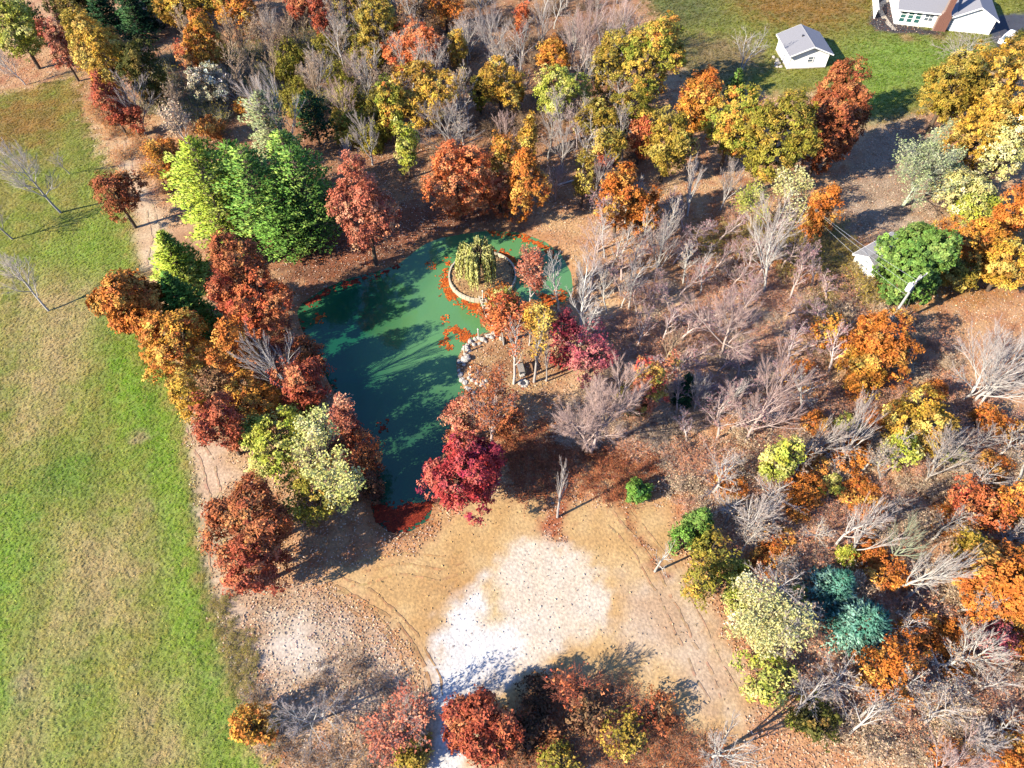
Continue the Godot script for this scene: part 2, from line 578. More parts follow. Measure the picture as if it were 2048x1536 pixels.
func cover_ground() -> void:
	# grass tufts
	var tuft := Mb.new()
	for k in 7:
		var w := k * 2.4
		var o := Vector3(cos(w), 0, sin(w)) * (0.03 + 0.02 * (k % 3))
		var s := Vector3(-sin(w), 0, cos(w)) * 0.025
		var tip := o * 2.6 + Vector3(0, 0.06 + 0.018 * (k % 4), 0)
		tuft.sliver(o, tip, s, (Vector3.UP + o * 3.0).normalized(), Color.WHITE.darkened(0.08 * (k % 3)))
	var tm := tuft.mesh()
	for pass_no in 2:
		var where := []
		var want: int = [120000, 34000][pass_no]
		var tries := 0
		while where.size() < want and tries < want * 5:
			tries += 1
			var x: float
			var z: float
			if pass_no == 0:
				z = rng.randf_range(-100.0, -4.0)
				x = rng.randf_range(-82.0, -16.0)
			else:
				z = rng.randf_range(-132.0, -84.0)
				x = rng.randf_range(16.0, 92.0)
			var k := cell(x, z)
			if region[k] != 1 + pass_no:
				continue
			var c := ground_col[k]
			c = jitter(c, 0.24)
			if rng.randf() < 0.08:
				c = c.lerp(Color(0.32, 0.26, 0.12), 0.5)
			var s := rng.randf_range(0.7, 1.35) * (1.0 if pass_no == 0 else 1.35)
			var t := Transform3D(Basis(Vector3.UP, rng.randf() * TAU).scaled(Vector3(s, s * rng.randf_range(0.6, 1.2), s)), Vector3(x, ground_h[k] - 0.01, z))
			where.append([t, c])
		scatter(["field_grass", "lawn_grass"][pass_no], ["short green and straw grass tufts of the open field", "short green and brown grass tufts of the lawn by the house"][pass_no], "grass", tm, M.blade, where)
	# fallen leaves
	var fall := Mb.new()
	fall.leaf(Vector3.ZERO, Vector3(0.12, 0, 0), Vector3(0, 0, -0.08), Vector3.UP, Color.WHITE, Color(0.85, 0.85, 0.85))
	var fm := fall.mesh()
	var litter := []
	var tries := 0
	while litter.size() < 240000 and tries < 800000:
		tries += 1
		var z := rng.randf_range(-122.0, -4.0)
		var reach := 38.0 - z * 0.44
		var x := rng.randf_range(-reach, reach)
		var k := cell(x, z)
		var r := region[k]
		if r in [1, 2, 8]:
			if rng.randf() > 0.05:
				continue
		elif r in [3, 4]:
			if rng.randf() > (0.03 if r == 3 else 0.035):
				continue
		elif r == 5:
			if rng.randf() > 0.05:
				continue
		elif pond_d[k] < 0.1 or ground_col[k].get_luminance() > 0.27 and rng.randf() < 0.7:
			continue
		var c := ground_col[k]
		if r == 5:
			c = c.lerp(Color(0.22, 0.14, 0.09), rng.randf() * 0.75)
		elif r in [0, 6]:
			var u := rng.randf()
			var soft := clampf(1.25 - c.get_luminance() * 3.2, 0.25, 1.0)
			if u < 0.13:
				c = c.lerp(pick("litter_dark", rng.randf()), 0.7 * soft)
			elif u < 0.30:
				c = c.lerp(pick("litter_warm", rng.randf()), 0.7 * soft)
			elif u < 0.55:
				c = c.lerp(Color(0.42, 0.34, 0.26), 0.6)
			c = jitter(c, 0.2)
		else:
			c = jitter(c.lerp(Color(0.22, 0.11, 0.05), 0.45 * rng.randf()), 0.25)
		var s := rng.randf_range(0.45, 1.0)
		var bs := Basis(Vector3.UP, rng.randf() * TAU) * Basis(Vector3.RIGHT, rng.randf_range(-0.6, 0.6))
		litter.append([Transform3D(bs.scaled_local(Vector3(s, s, s)), Vector3(x, ground_h[k] + 0.03 + rng.randf() * 0.05, z)), c])
	scatter("fallen_leaves", "fallen leaves lying over the wood floor and yard", "leaves", fm, M.litter, litter)
	# rafts of leaves on the water
	for row in RAFTS:
		var p := poly(row[1])
		var lo := p[0]
		var hi := p[0]
		for v in p:
			lo = lo.min(v)
			hi = hi.max(v)
		var where := []
		var guard := 0
		while where.size() < row[2] and guard < row[2] * 20:
			guard += 1
			var q := Vector2(rng.randf_range(lo.x - 0.5, hi.x + 0.5), rng.randf_range(lo.y - 0.5, hi.y + 0.5))
			var d := edge_dist(q, p) + 0.8 * fine.get_noise_2d(q.x * 2.5, q.y * 2.5) + 0.3
			if d > 0.0 and rng.randf() > 0.05 or d > 0.6:
				continue
			if q.distance_to(ISLAND) < ISLAND_R + 0.16 or pond_d[cell(q.x, q.y)] > 0.3:
				continue
			var s := rng.randf_range(0.7, 1.5)
			var bs := Basis(Vector3.UP, rng.randf() * TAU) * Basis(Vector3.RIGHT, rng.randf_range(-0.25, 0.25))
			where.append([Transform3D(bs.scaled_local(Vector3(s, s, s)), Vector3(q.x, WATER + 0.015 + rng.randf() * 0.03, q.y)), jitter(pick(row[3], rng.randf()), 0.3)])
		scatter("floating_leaves", row[0], "leaves", fm, M.litter, where)


# ---------------------------------------------------------------- trees
func rand_dir() -> Vector3:
	var y := rng.randf_range(-1.0, 1.0)
	var w := rng.randf() * TAU
	var s := sqrt(1.0 - y * y)
	return Vector3(cos(w) * s, y, sin(w) * s)


func turned(d: Vector3, angle: float, about: float) -> Vector3:
	var s := d.cross(Vector3(0.2, 0.15, 0.97)).normalized()
	if s.length() < 0.1:
		s = Vector3.RIGHT
	return d.rotated(s, angle).rotated(d, about)


func branch(wood: Mb, tips: Array, p: Vector3, d: Vector3, length: float, r: float, lev: int, S: Dictionary, col: Color) -> void:
	var segs: int = [5, 4, 3, 2][mini(lev, 3)]
	var sides: int = [7, 5, 4, 3][mini(lev, 3)]
	var pts := [p]
	var rad := [r]
	var end_r: float = r * (0.35 if lev else S.get("taper", 0.3))
	for k in segs:
		d = (d + rand_dir() * S.wander + Vector3.UP * S.up * (1.0 if lev else 0.0)).normalized()
		pts.append(pts[k] + d * length / segs)
		rad.append(lerpf(r, end_r, float(k + 1) / segs))
		wood.limb(pts[k], pts[k + 1], rad[k], rad[k + 1], sides, col)
	var count: int = S.n[lev]
	var spin := rng.randf() * TAU
	for k in count:
		var f: float = lerpf(S.start[lev], 1.0, (k + rng.randf()) / count)
		var at: float = f * segs
		var s := mini(int(at), segs - 1)
		var q: Vector3 = pts[s].lerp(pts[s + 1], at - s)
		var dd: Vector3 = (pts[s + 1] - pts[s]).normalized()
		var ang: float = S.angle[lev] * rng.randf_range(0.7, 1.25) * (1.0 - 0.45 * f * float(S.get("fan", 0.6)))
		var c := turned(dd, ang, spin + k * 2.4 + rng.randf_range(-0.4, 0.4))
		var l: float = length * S.ratio[lev] * rng.randf_range(0.75, 1.15) * (1.15 - 0.55 * f)
		var cr: float = lerpf(rad[s], rad[s + 1], at - s) * 0.6
		if lev + 1 >= S.n.size():
			var tip: Vector3 = q + c * l + Vector3.UP * l * S.up * 0.5
			wood.twig(q, tip, maxf(minf(cr, S.twig), S.twig * 0.7), Color(col.r * 0.86, col.g * 0.76, col.b * 0.74))
			tips.append(tip)
			tips.append(q.lerp(tip, 0.55))
		else:
			branch(wood, tips, q, c, l, cr, lev + 1, S, col)
	if lev + 1 >= S.n.size():
		tips.append(pts[segs])


func bare_wood(kind: String, h: float, r: float, col: Color, dense := 1.0) -> Array:
	var S := {"n": [11, 8, 12], "start": [0.3, 0.25, 0.2], "angle": [0.85, 0.7, 0.55], "ratio": [0.55, 0.5, 0.55], "up": 0.16, "wander": 0.2, "twig": 0.019}
	if kind == "vase":
		S = {"n": [12, 8, 11], "start": [0.2, 0.25, 0.25], "angle": [0.6, 0.45, 0.4], "ratio": [0.75, 0.5, 0.5], "up": 0.12, "wander": 0.15, "twig": 0.018}
	elif kind == "tall":
		S = {"n": [13, 6, 9], "start": [0.35, 0.2, 0.2], "angle": [0.7, 0.6, 0.5], "ratio": [0.32, 0.5, 0.55], "up": 0.18, "wander": 0.12, "twig": 0.017}
	elif kind == "sapling":
		S = {"n": [12, 7, 6], "start": [0.3, 0.15, 0.2], "angle": [0.65, 0.5, 0.5], "ratio": [0.4, 0.45, 0.5], "up": 0.15, "wander": 0.15, "twig": 0.017}
	elif kind == "crooked":
		S = {"n": [8, 6, 8], "start": [0.3, 0.3, 0.3], "angle": [0.9, 0.8, 0.7], "ratio": [0.6, 0.5, 0.45], "up": 0.05, "wander": 0.26, "twig": 0.021}
	for k in S.n.size():
		if k:
			S.n[k] = maxi(2, int(round(S.n[k] * dense)))
	var wood := Mb.new()
	var tips := []
	var lead: float = h * (0.8 if kind in ["tall", "sapling"] else 0.62)
	branch(wood, tips, Vector3(0, -0.3, 0), Vector3.UP, lead, (0.03 if kind == "sapling" else 0.05) + h * 0.0095, 0, S, col)
	# bring to size
	var far := 0.05
	var top := 0.05
	for p in tips:
		top = maxf(top, p.y)
	var ds := []
	for p in tips:
		ds.append(Vector2(p.x, p.z).length())
	ds.sort()
	far = ds[int(ds.size() * 0.92)]
	var s := Vector3(r / far, h / top, r / far)
	for k in wood.v.size():
		var off := wood.o[k]
		var p := wood.v[k] - off
		var f := smoothstep(0.0, h * 0.3, p.y)
		wood.v[k] = p * Vector3(lerpf(1.0, s.x, f), s.y, lerpf(1.0, s.z, f)) + off
	for k in tips.size():
		var p: Vector3 = tips[k]
		var f := smoothstep(0.0, h * 0.3, p.y)
		tips[k] = p * Vector3(lerpf(1.0, s.x, f), s.y, lerpf(1.0, s.z, f))
	return [wood, tips]


func leaf_at(m: Mb, p: Vector3, out: Vector3, size: float, col: Color) -> void:
	var nrm := (out + rand_dir() * 0.8 + Vector3.UP * 0.35).normalized()
	var a := nrm.cross(rand_dir()).normalized()
	var b := nrm.cross(a) * size * rng.randf_range(0.7, 1.0)
	m.sliver(p - b, p + b, a * size * rng.randf_range(0.45, 0.65), nrm, col)


func crown_leaves(m: Mb, centre: Vector3, r: float, b: float, pal: String, spec: Dictionary) -> Array:
	# lobes, on each lobe clumps, in each clump leaves
	var lobes := []
	var shape: String = spec.get("shape", "round")
	var nl: int = spec.get("lobes", 9)
	var off := rng.randf() * TAU
	for k in nl:
		var hgt := (k + 0.5) / nl * 2.0 - 1.0
		var w := off + k * 2.4 + rng.randf_range(-0.4, 0.4)
		var rr := sqrt(maxf(0.0, 1.0 - hgt * hgt)) * rng.randf_range(0.42, 0.66)
		if shape == "cone":
			rr = (1.0 - (hgt + 1.0) * 0.46) * rng.randf_range(0.4, 0.6)
		elif shape == "column":
			rr = rng.randf_range(0.25, 0.5)
		var size := rng.randf_range(0.30, 0.58)
		if shape == "cone":
			size *= 1.15 - 0.35 * (hgt + 1.0)
		lobes.append([Vector3(cos(w) * rr, hgt * 0.62, sin(w) * rr), size])
	lobes.append([Vector3.ZERO, 0.6])
	var size: float = spec.get("leaf", 0.15)
	var clump: float = spec.get("clump", 0.42)
	var area := 4.0 * PI * (r * r * 0.45 + r * b * 0.55)
	var nc := int(area / (clump * clump) * float(spec.get("cover", 0.66)))
	var per := int(spec.get("per", 14) * 1.85)
	var seed_off := rng.randf() * 500.0
	var ext := Vector3(r, b, r) * 1.1
	var made := 0
	var guard := 0
	var hues: float = spec.get("hue", 1.0)
	while made < nc and guard < nc * 6:
		guard += 1
		var lb: Array = lobes[rng.randi() % lobes.size()]
		var d := rand_dir()
		if d.y < -0.3 and rng.randf() < 0.6:
			continue
		var u: Vector3 = lb[0] + d * lb[1] * rng.randf_range(0.74, 1.06)
		var bite := patch.get_noise_3d(u.x * 5.0 + seed_off, u.y * 5.0, u.z * 5.0 + 50.0)
		u *= 1.0 + 0.30 * bite
		if bite < -0.28 and rng.randf() < 0.75:
			continue
		var hidden := false
		for other in lobes:
			if other != lb and u.distance_to(other[0]) < other[1] * 0.78:
				hidden = true
				break
		if hidden and rng.randf() < 0.85:
			continue
		made += 1
		var p := centre + u * ext
		var out := (d * Vector3(1.0, r / b, 1.0)).normalized()
		var t := 0.5 + hues * 1.15 * patch.get_noise_3d(p.x * 1.5 + seed_off, p.y * 1.5, p.z * 1.5) + rng.randf_range(-0.22, 0.22) + float(spec.get("rise", 0.0)) * u.y
		var base := jitter(pick(pal, t), 0.2)
		var wide := clump * rng.randf_range(0.7, 1.35)
		var s2 := Vector3(wide, wide * 0.7, wide)
		for k in per:
			var q := p + rand_dir() * s2 * sqrt(rng.randf())
			leaf_at(m, q, out, size * rng.randf_range(0.7, 1.25), jitter(base, 0.22))
	return lobes


func tree_wood(centre: Vector3, r: float, b: float, lobes: Array, col: Color) -> Mb:
	var wood := Mb.new()
	var tr := 0.09 + 0.045 * r
	var low := maxf(0.6, centre.y - b * 0.8)
	var fork := Vector3(rng.randf_range(-0.2, 0.2), low, rng.randf_range(-0.2, 0.2))
	wood.limb(Vector3(0, -0.4, 0), fork * 0.5, tr * 1.25, tr, 8, col)
	wood.limb(fork * 0.5, fork, tr, tr * 0.85, 8, col)
	wood.limb(fork, centre + Vector3(0, b * 0.55, 0), tr * 0.8, tr * 0.2, 6, col)
	for lb in lobes:
		var e: Vector3 = centre + lb[0] * Vector3(r, b, r)
		var s := fork.lerp(centre, rng.randf_range(0.0, 0.6))
		var mid := s.lerp(e, 0.5) + Vector3(0, 0.25, 0) + rand_dir() * 0.2
		wood.limb(s, mid, tr * 0.45, tr * 0.3, 5, col)
		wood.limb(mid, e, tr * 0.3, tr * 0.12, 4, col)
		for k in 6:
			var tip: Vector3 = e + (rand_dir() + Vector3.UP * 0.3) * lb[1] * r * 1.15
			wood.twig(mid.lerp(e, 0.3 + 0.14 * k), tip, 0.028, col)
	return wood


func leafy(row: Dictionary) -> void:
	rng.seed = row.seed
	var o := thing(row.name, row.label, row.cat, Vector3(row.x, ground_y(row.x, row.z), row.z), 0.0, row.get("group", ""))
	var centre := Vector3(0, row.hc, 0)
	var m := Mb.new()
	var lobes := crown_leaves(m, centre, row.r, row.b, row.pal, row)
	obj("trunk", tree_wood(centre, row.r, row.b, lobes, PAL[row.get("bark", "bark_dark")][0]), bark_mat, o)
	obj("crown", m, leaf_mat, o)


func bare(row: Dictionary) -> void:
	rng.seed = row.seed
	var o := thing(row.name, row.label, row.cat, Vector3(row.x, ground_y(row.x, row.z), row.z), rng.randf() * TAU, row.get("group", ""))
	var col: Color = pick(row.bark, rng.randf())
	var built := bare_wood(row.get("form", "oak"), row.h, row.r, col, row.get("dense", 1.0))
	if row.has("stems"):
		for k in int(row.stems) - 1:
			var more := bare_wood(row.get("form", "oak"), row.h * rng.randf_range(0.75, 1.0), row.r * 0.8, col, row.get("dense", 1.0))
			var lean := Basis(Vector3(cos(k * 2.4), 0, sin(k * 2.4)), rng.randf_range(0.15, 0.32))
			var k0: int = built[0].v.size()
			for p in more[0].v:
				built[0].v.push_back(lean * p)
			for p in more[0].n:
				built[0].n.push_back(lean * p)
			built[0].c.append_array(more[0].c)
			for q in more[0].i:
				built[0].i.push_back(q + k0)
			for p in more[1]:
				built[1].append(lean * p)
	obj("trunk", built[0], bark_mat, o)
	if row.has("pal"):
		var m := Mb.new()
		var share: float = row.get("leafy", 0.5)
		var size: float = row.get("leaf", 0.14)
		var seed_off := rng.randf() * 300.0
		for p in built[1]:
			if rng.randf() > share:
				continue
			var base := pick(row.pal, 0.5 + patch.get_noise_3d(p.x * 1.5 + seed_off, p.y * 1.5, p.z * 1.5) * 0.9 + rng.randf_range(-0.25, 0.25))
			for k in int(row.get("per", 5)):
				var q: Vector3 = p + rand_dir() * float(row.get("spread", 0.4))
				leaf_at(m, q, Vector3.UP, size * rng.randf_range(0.7, 1.2), jitter(base, 0.25))
		obj("crown", m, leaf_mat, o)


func conifer(row: Dictionary) -> void:
	# whorls of branches, each a flat spray of needle tufts
	rng.seed = row.seed
	var o := thing(row.name, row.label, row.cat, Vector3(row.x, ground_y(row.x, row.z), row.z), 0.0, row.get("group", ""))
	var form: String = row.get("form", "pine")
	var h: float = row.h
	var r: float = row.r
	var wood := Mb.new()
	var m := Mb.new()
	var bark: Color = PAL[row.get("bark", "bark_dark")][0]
	wood.limb(Vector3(0, -0.4, 0), Vector3(0, h * 0.5, 0), 0.08 + h * 0.014, 0.05 + h * 0.008, 8, bark)
	wood.limb(Vector3(0, h * 0.5, 0), Vector3(0, h, 0), 0.05 + h * 0.008, 0.03, 6, bark)
	var y0: float = h * float(row.get("clear", 0.15))
	var whorls := int((h - y0) / (0.62 if form == "pine" else 0.42))
	var seed_off := rng.randf() * 500.0
	var tuft_l: float = row.get("needle", 0.34)
	for k in whorls:
		var f := (k + rng.randf() * 0.5) / whorls
		var y := lerpf(y0, h * 0.985, f)
		var reach: float
		if form == "pine":
			reach = r * (0.55 + 0.45 * sin(PI * clampf(0.32 + f * 0.62, 0, 1))) * (1.0 if f < 0.75 else lerpf(1.0, 0.3, (f - 0.75) / 0.25)) * rng.randf_range(0.75, 1.1)
		else:
			reach = r * pow(1.0 - f, 0.85) * rng.randf_range(0.88, 1.08) + 0.12
		var nb := 7 if form == "pine" else 9
		var spin := rng.randf() * TAU
		for j in nb:
			var w := spin + TAU * j / nb + rng.randf_range(-0.25, 0.25)
			var l := reach * rng.randf_range(0.7, 1.1)
			var d := Vector3(cos(w), rng.randf_range(0.05, 0.3) if form == "pine" else rng.randf_range(-0.25, -0.02) + f * 0.5, sin(w)).normalized()
			var side := d.cross(Vector3.UP).normalized()
			var p0 := Vector3(0, y, 0)
			wood.twig(p0, p0 + d * l, 0.05, bark)
			var n := maxi(3, int(l / (0.24 if form == "pine" else 0.2)))
			for q in n:
				var t := lerpf(0.25, 1.03, (q + rng.randf()) / n)
				var spread := (1.0 - absf(t - 0.55) * 1.1) * l * 0.32
				for e in (3 if form == "pine" else 3):
					var at := p0 + d * l * t + side * spread * rng.randf_range(-1.0, 1.0) + Vector3.UP * rng.randf_range(-0.05, 0.18)
					var shade := 0.5 + 0.9 * patch.get_noise_3d(at.x + seed_off, at.y, at.z) + rng.randf_range(-0.25, 0.25) + (t - 0.6) * 0.5
					var col := jitter(pick(row.pal, shade), 0.25)
					for needle in 3:
						var dir := (d * 0.8 + side * rng.randf_range(-0.9, 0.9) + Vector3.UP * rng.randf_range(-0.1, 0.8)).normalized()
						var tip := at + dir * tuft_l * rng.randf_range(0.7, 1.2)
						var sd := dir.cross(rand_dir()).normalized() * tuft_l * 0.24
						m.sliver(at, tip, sd, (Vector3.UP + d * 0.6 + rand_dir() * 0.4).normalized(), col)
	obj("trunk", wood, bark_mat, o)
	obj("crown", m, needle_mat, o)


func willow(row: Dictionary) -> void:
	rng.seed = row.seed
	var o := thing(row.name, row.label, row.cat, Vector3(row.x, ground_y(row.x, row.z), row.z))
	var wood := Mb.new()
	var m := Mb.new()
	var h: float = row.h
	var r: float = row.r
	var bark: Color = PAL["bark_dark"][0]
	wood.limb(Vector3(0, -0.3, 0), Vector3(0.1, h * 0.45, 0), 0.22, 0.16, 8, bark)
	for k in 60:
		var w := k * 2.4 + rng.randf_range(-0.3, 0.3)
		var rr: float = r * rng.randf_range(0.25, 1.0)
		var top := h * rng.randf_range(0.82, 1.0) * (1.0 - 0.18 * rr / r)
		var s := Vector3(0.1, h * rng.randf_range(0.35, 0.45), 0)
		var e := Vector3(cos(w) * rr, top, sin(w) * rr)
		var mid := s.lerp(e, 0.55) + Vector3(0, h * 0.16, 0)
		wood.limb(s, mid, 0.06, 0.035, 4, bark)
		wood.limb(mid, e, 0.035, 0.02, 4, PAL["willow"][1])
		for j in 9:
			var p := mid.lerp(e, rng.randf_range(0.25, 1.0)) + rand_dir() * 0.18
			var out := Vector3(cos(w), 0, sin(w)) * rng.randf_range(0.1, 0.5)
			var drop := rng.randf_range(0.45, 0.85) * p.y
			var steps := int(drop / 0.17)
			var col := pick("willow", rng.randf())
			for t in steps:
				var u := float(t) / steps
				var q := p + out * (1.0 - (1.0 - u) * (1.0 - u)) + Vector3(0, -drop * u * u * 0.4 - drop * u * 0.6, 0)
				var dd := Vector3(rng.randf_range(-0.3, 0.3), -1.0, rng.randf_range(-0.3, 0.3)).normalized()
				m.sliver(q, q + dd * 0.34, dd.cross(rand_dir()).normalized() * 0.055, (out + Vector3.UP * 0.5 + rand_dir() * 0.5).normalized(), jitter(col, 0.2))
	obj("trunk", wood, bark_mat, o)
	obj("crown", m, leaf_mat, o)


var brush_cache := {}


func brush_meshes(kind: String, pal: String, bark: String, variant: int) -> Array:
	var key := "%s %s %s %d" % [kind, pal, bark, variant]
	if brush_cache.has(key):
		return brush_cache[key]
	var wood := Mb.new()
	var m := Mb.new()
	if kind == "brush":
		# a tangle of thin stems with some leaves left on it; one metre across and one high
		for k in 40:
			var d := rand_dir()
			d.y = absf(d.y) * 0.9 + 0.4
			d = d.normalized()
			var base := Vector3(rng.randf_range(-0.4, 0.4), -0.05, rng.randf_range(-0.4, 0.4))
			var col := pick(bark, rng.randf())
			var mid := base + d * rng.randf_range(0.3, 0.6)
			wood.limb(base, mid, 0.008, 0.005, 3, col)
			var tc := col.lerp(pick(pal, rng.randf()), 0.45)
			for j in 13:
				var e := (d + rand_dir() * 0.85 + Vector3.UP * 0.15).normalized()
				var s := base.lerp(mid, rng.randf_range(0.35, 1.0))
				var tip := s + e * rng.randf_range(0.2, 0.5)
				wood.twig(s, tip, 0.0055, tc)
				if rng.randf() < 0.55:
					for q in 2:
						leaf_at(m, s.lerp(tip, rng.randf_range(0.4, 1.0)) + rand_dir() * 0.05, Vector3.UP, 0.032, jitter(pick(pal, rng.randf()), 0.3))
	elif kind == "bush":
		crown_leaves(m, Vector3(0, 0.5, 0), 0.9, 0.55, pal, {"leaf": 0.055, "clump": 0.17, "cover": 0.7, "per": 9, "lobes": 7})
		for k in 14:
			var d := rand_dir()
			d.y = absf(d.y) + 0.3
			wood.twig(Vector3(0, -0.05, 0), d.normalized() * 0.9, 0.02, pick(bark, rng.randf()))
	else:
		var built := bare_wood("sapling", 8.0, 1.7, pick(bark, rng.randf()), 1.0)
		wood = built[0]
		for p in built[1]:
			if rng.randf() < 0.12:
				leaf_at(m, p, Vector3.UP, 0.075, jitter(pick(pal, rng.randf()), 0.3))
	brush_cache[key] = [wood.mesh(), m.mesh()]
	return brush_cache[key]


var told := {}


func placed_label(say: String, q: Vector2) -> String:
	# says which one by the landmark that it stands nearest to
	var room := 16 - say.split(" ").size() - 5
	var best := 1e9
	var mark: Dictionary
	for r in TREES:
		if r.label.split(" ").size() > room or r.get("group", "") != "":
			continue
		var d := q.distance_to(Vector2(r.x, r.z))
		if d < best:
			best = d
			mark = r
	var dx: float = q.x - mark.x
	var dz: float = q.y - mark.z
	var where := "right of" if dx > 0.0 else "left of"
	if absf(dz) > absf(dx):
		where = "in front of" if dz > 0.0 else "behind"
	var text := "%s %s the %s" % [say, where, mark.label]
	told[text] = told.get(text, 0) + 1
	var n: int = told[text]
	if n > 1:
		text = "%s %s" % [["second", "third", "fourth", "fifth", "sixth", "seventh", "eighth", "ninth"][mini(n - 2, 7)], text]
	return text


func thickets() -> void:
	var spots: Array[Vector2] = []
	for z in ZONES:
		rng.seed = z.seed
		var p := poly(z.poly)
		var lo := p[0]
		var hi := p[0]
		for v in p:
			lo = lo.min(v)
			hi = hi.max(v)
		var made := 0
		var guard := 0
		while made < z.count and guard < z.count * 60:
			guard += 1
			var q := Vector2(rng.randf_range(lo.x, hi.x), rng.randf_range(lo.y, hi.y))
			if not Geometry2D.is_point_in_polygon(q, p):
				continue
			var k := cell(q.x, q.y)
			if not region[k] in [0, 6] or pond_d[k] < 0.8:
				continue
			var close := false
			for r in TREES:
				if r.style == "conifer" and q.distance_squared_to(Vector2(r.x, r.z)) < r.r * r.r:
					close = true
					break
			for s in spots:
				if s.distance_squared_to(q) < z.apart * z.apart:
					close = true
					break
			if close:
				continue
			spots.append(q)
			made += 1
			var mesh := brush_meshes(z.kind, z.pal, z.bark, rng.randi() % 4)
			var h := rng.randf_range(z.h[0], z.h[1])
			var w := rng.randf_range(z.w[0], z.w[1])
			var o := thing(z.name, placed_label(z.say, q), z.cat, Vector3(q.x, ground_h[k], q.y), rng.randf() * TAU, z.group)
			var wood := obj("stem" if z.kind != "sapling" else "trunk", mesh[0], bark_mat, o)
			if z.kind == "sapling":
				h = h / 8.0
				w = w / 8.0
			wood.scale = Vector3(w, h, w)
			if mesh[1].get_surface_count():
				var fo := obj("crown", mesh[1], leaf_mat, o)
				fo.scale = Vector3(w, h, w)


# ---------------------------------------------------------------- built things
func gable_house(o: Node3D, w: float, d: float, wall_h: float, ridge_h: float, over: float, wall: Material, roof_m: Material) -> MeshInstance3D:
	# walls with the gable towards +z, ridge along z; the roof is two slabs
	var m := Mb.new()
	m.prism(PackedVector2Array([Vector2(-w / 2, -0.2), Vector2(w / 2, -0.2), Vector2(w / 2, wall_h), Vector2(0, ridge_h - 0.12), Vector2(-w / 2, wall_h)]), -d / 2, d / 2)
	var body := obj("wall", m, wall, o)
	var r := Mb.new()
	var slope := (ridge_h - wall_h) / (w / 2)
	var ex := w / 2 + over
	var ey := ridge_h - slope * ex
	r.prism(PackedVector2Array([Vector2(-ex, ey), Vector2(0, ridge_h - 0.02), Vector2(ex, ey), Vector2(ex, ey + 0.14), Vector2(0, ridge_h + 0.12), Vector2(-ex, ey + 0.14)]), -d / 2 - over, d / 2 + over)
	var roof := obj("roof", r, roof_m, o)
	var cap := Mb.new()
	cap.prism(PackedVector2Array([Vector2(-0.16, ridge_h + 0.04), Vector2(0.16, ridge_h + 0.04), Vector2(0, ridge_h + 0.17)]), -d / 2 - over - 0.01, d / 2 + over + 0.01)
	obj("ridge_cap", cap, roof_m, roof)
	for s in [-1, 1]:
		var f := Mb.new()
		var z0: float = d / 2 + over + 0.004 if s > 0 else -d / 2 - over - 0.044
		f.prism(PackedVector2Array([Vector2(-ex, ey - 0.08), Vector2(0, ridge_h - 0.10), Vector2(ex, ey - 0.08), Vector2(ex, ey + 0.12), Vector2(0, ridge_h + 0.10), Vector2(-ex, ey + 0.12)]), z0, z0 + 0.04)
		obj("fascia", f, M.trim, roof)
		var g := Mb.new()
		g.box(Vector3(s * ex - 0.05, ey - 0.04, -d / 2 - over), Vector3(s * ex + 0.05, ey + 0.10, d / 2 + over))
		obj("gutter", g, M.trim, roof)
	return body


func window_in(wall: Node, x: float, y: float, z: float, w: float, h: float, glass: Material, bars_v := 1, bars_h := 1) -> void:
	# a framed window on a wall that faces +z
	var f := Mb.new()
	var t := 0.07
	f.box(Vector3(x - w / 2 - t, y - t, z), Vector3(x + w / 2 + t, y, z + 0.06))
	f.box(Vector3(x - w / 2 - t, y + h, z), Vector3(x + w / 2 + t, y + h + t, z + 0.06))
	f.box(Vector3(x - w / 2 - t, y, z), Vector3(x - w / 2, y + h, z + 0.06))
	f.box(Vector3(x + w / 2, y, z), Vector3(x + w / 2 + t, y + h, z + 0.06))
	for k in bars_v - 1:
		var bx := x - w / 2 + w * (k + 1) / bars_v
		f.box(Vector3(bx - 0.03, y, z + 0.005), Vector3(bx + 0.03, y + h, z + 0.05))
	for k in bars_h - 1:
		var by := y + h * (k + 1) / bars_h
		f.box(Vector3(x - w / 2, by - 0.03, z + 0.007), Vector3(x + w / 2, by + 0.03, z + 0.047))
	obj("window_frame", f, M.trim, wall)
	boxed("window_pane", Vector3(x - w / 2, y, z - 0.01), Vector3(x + w / 2, y + h, z + 0.02), glass, wall)


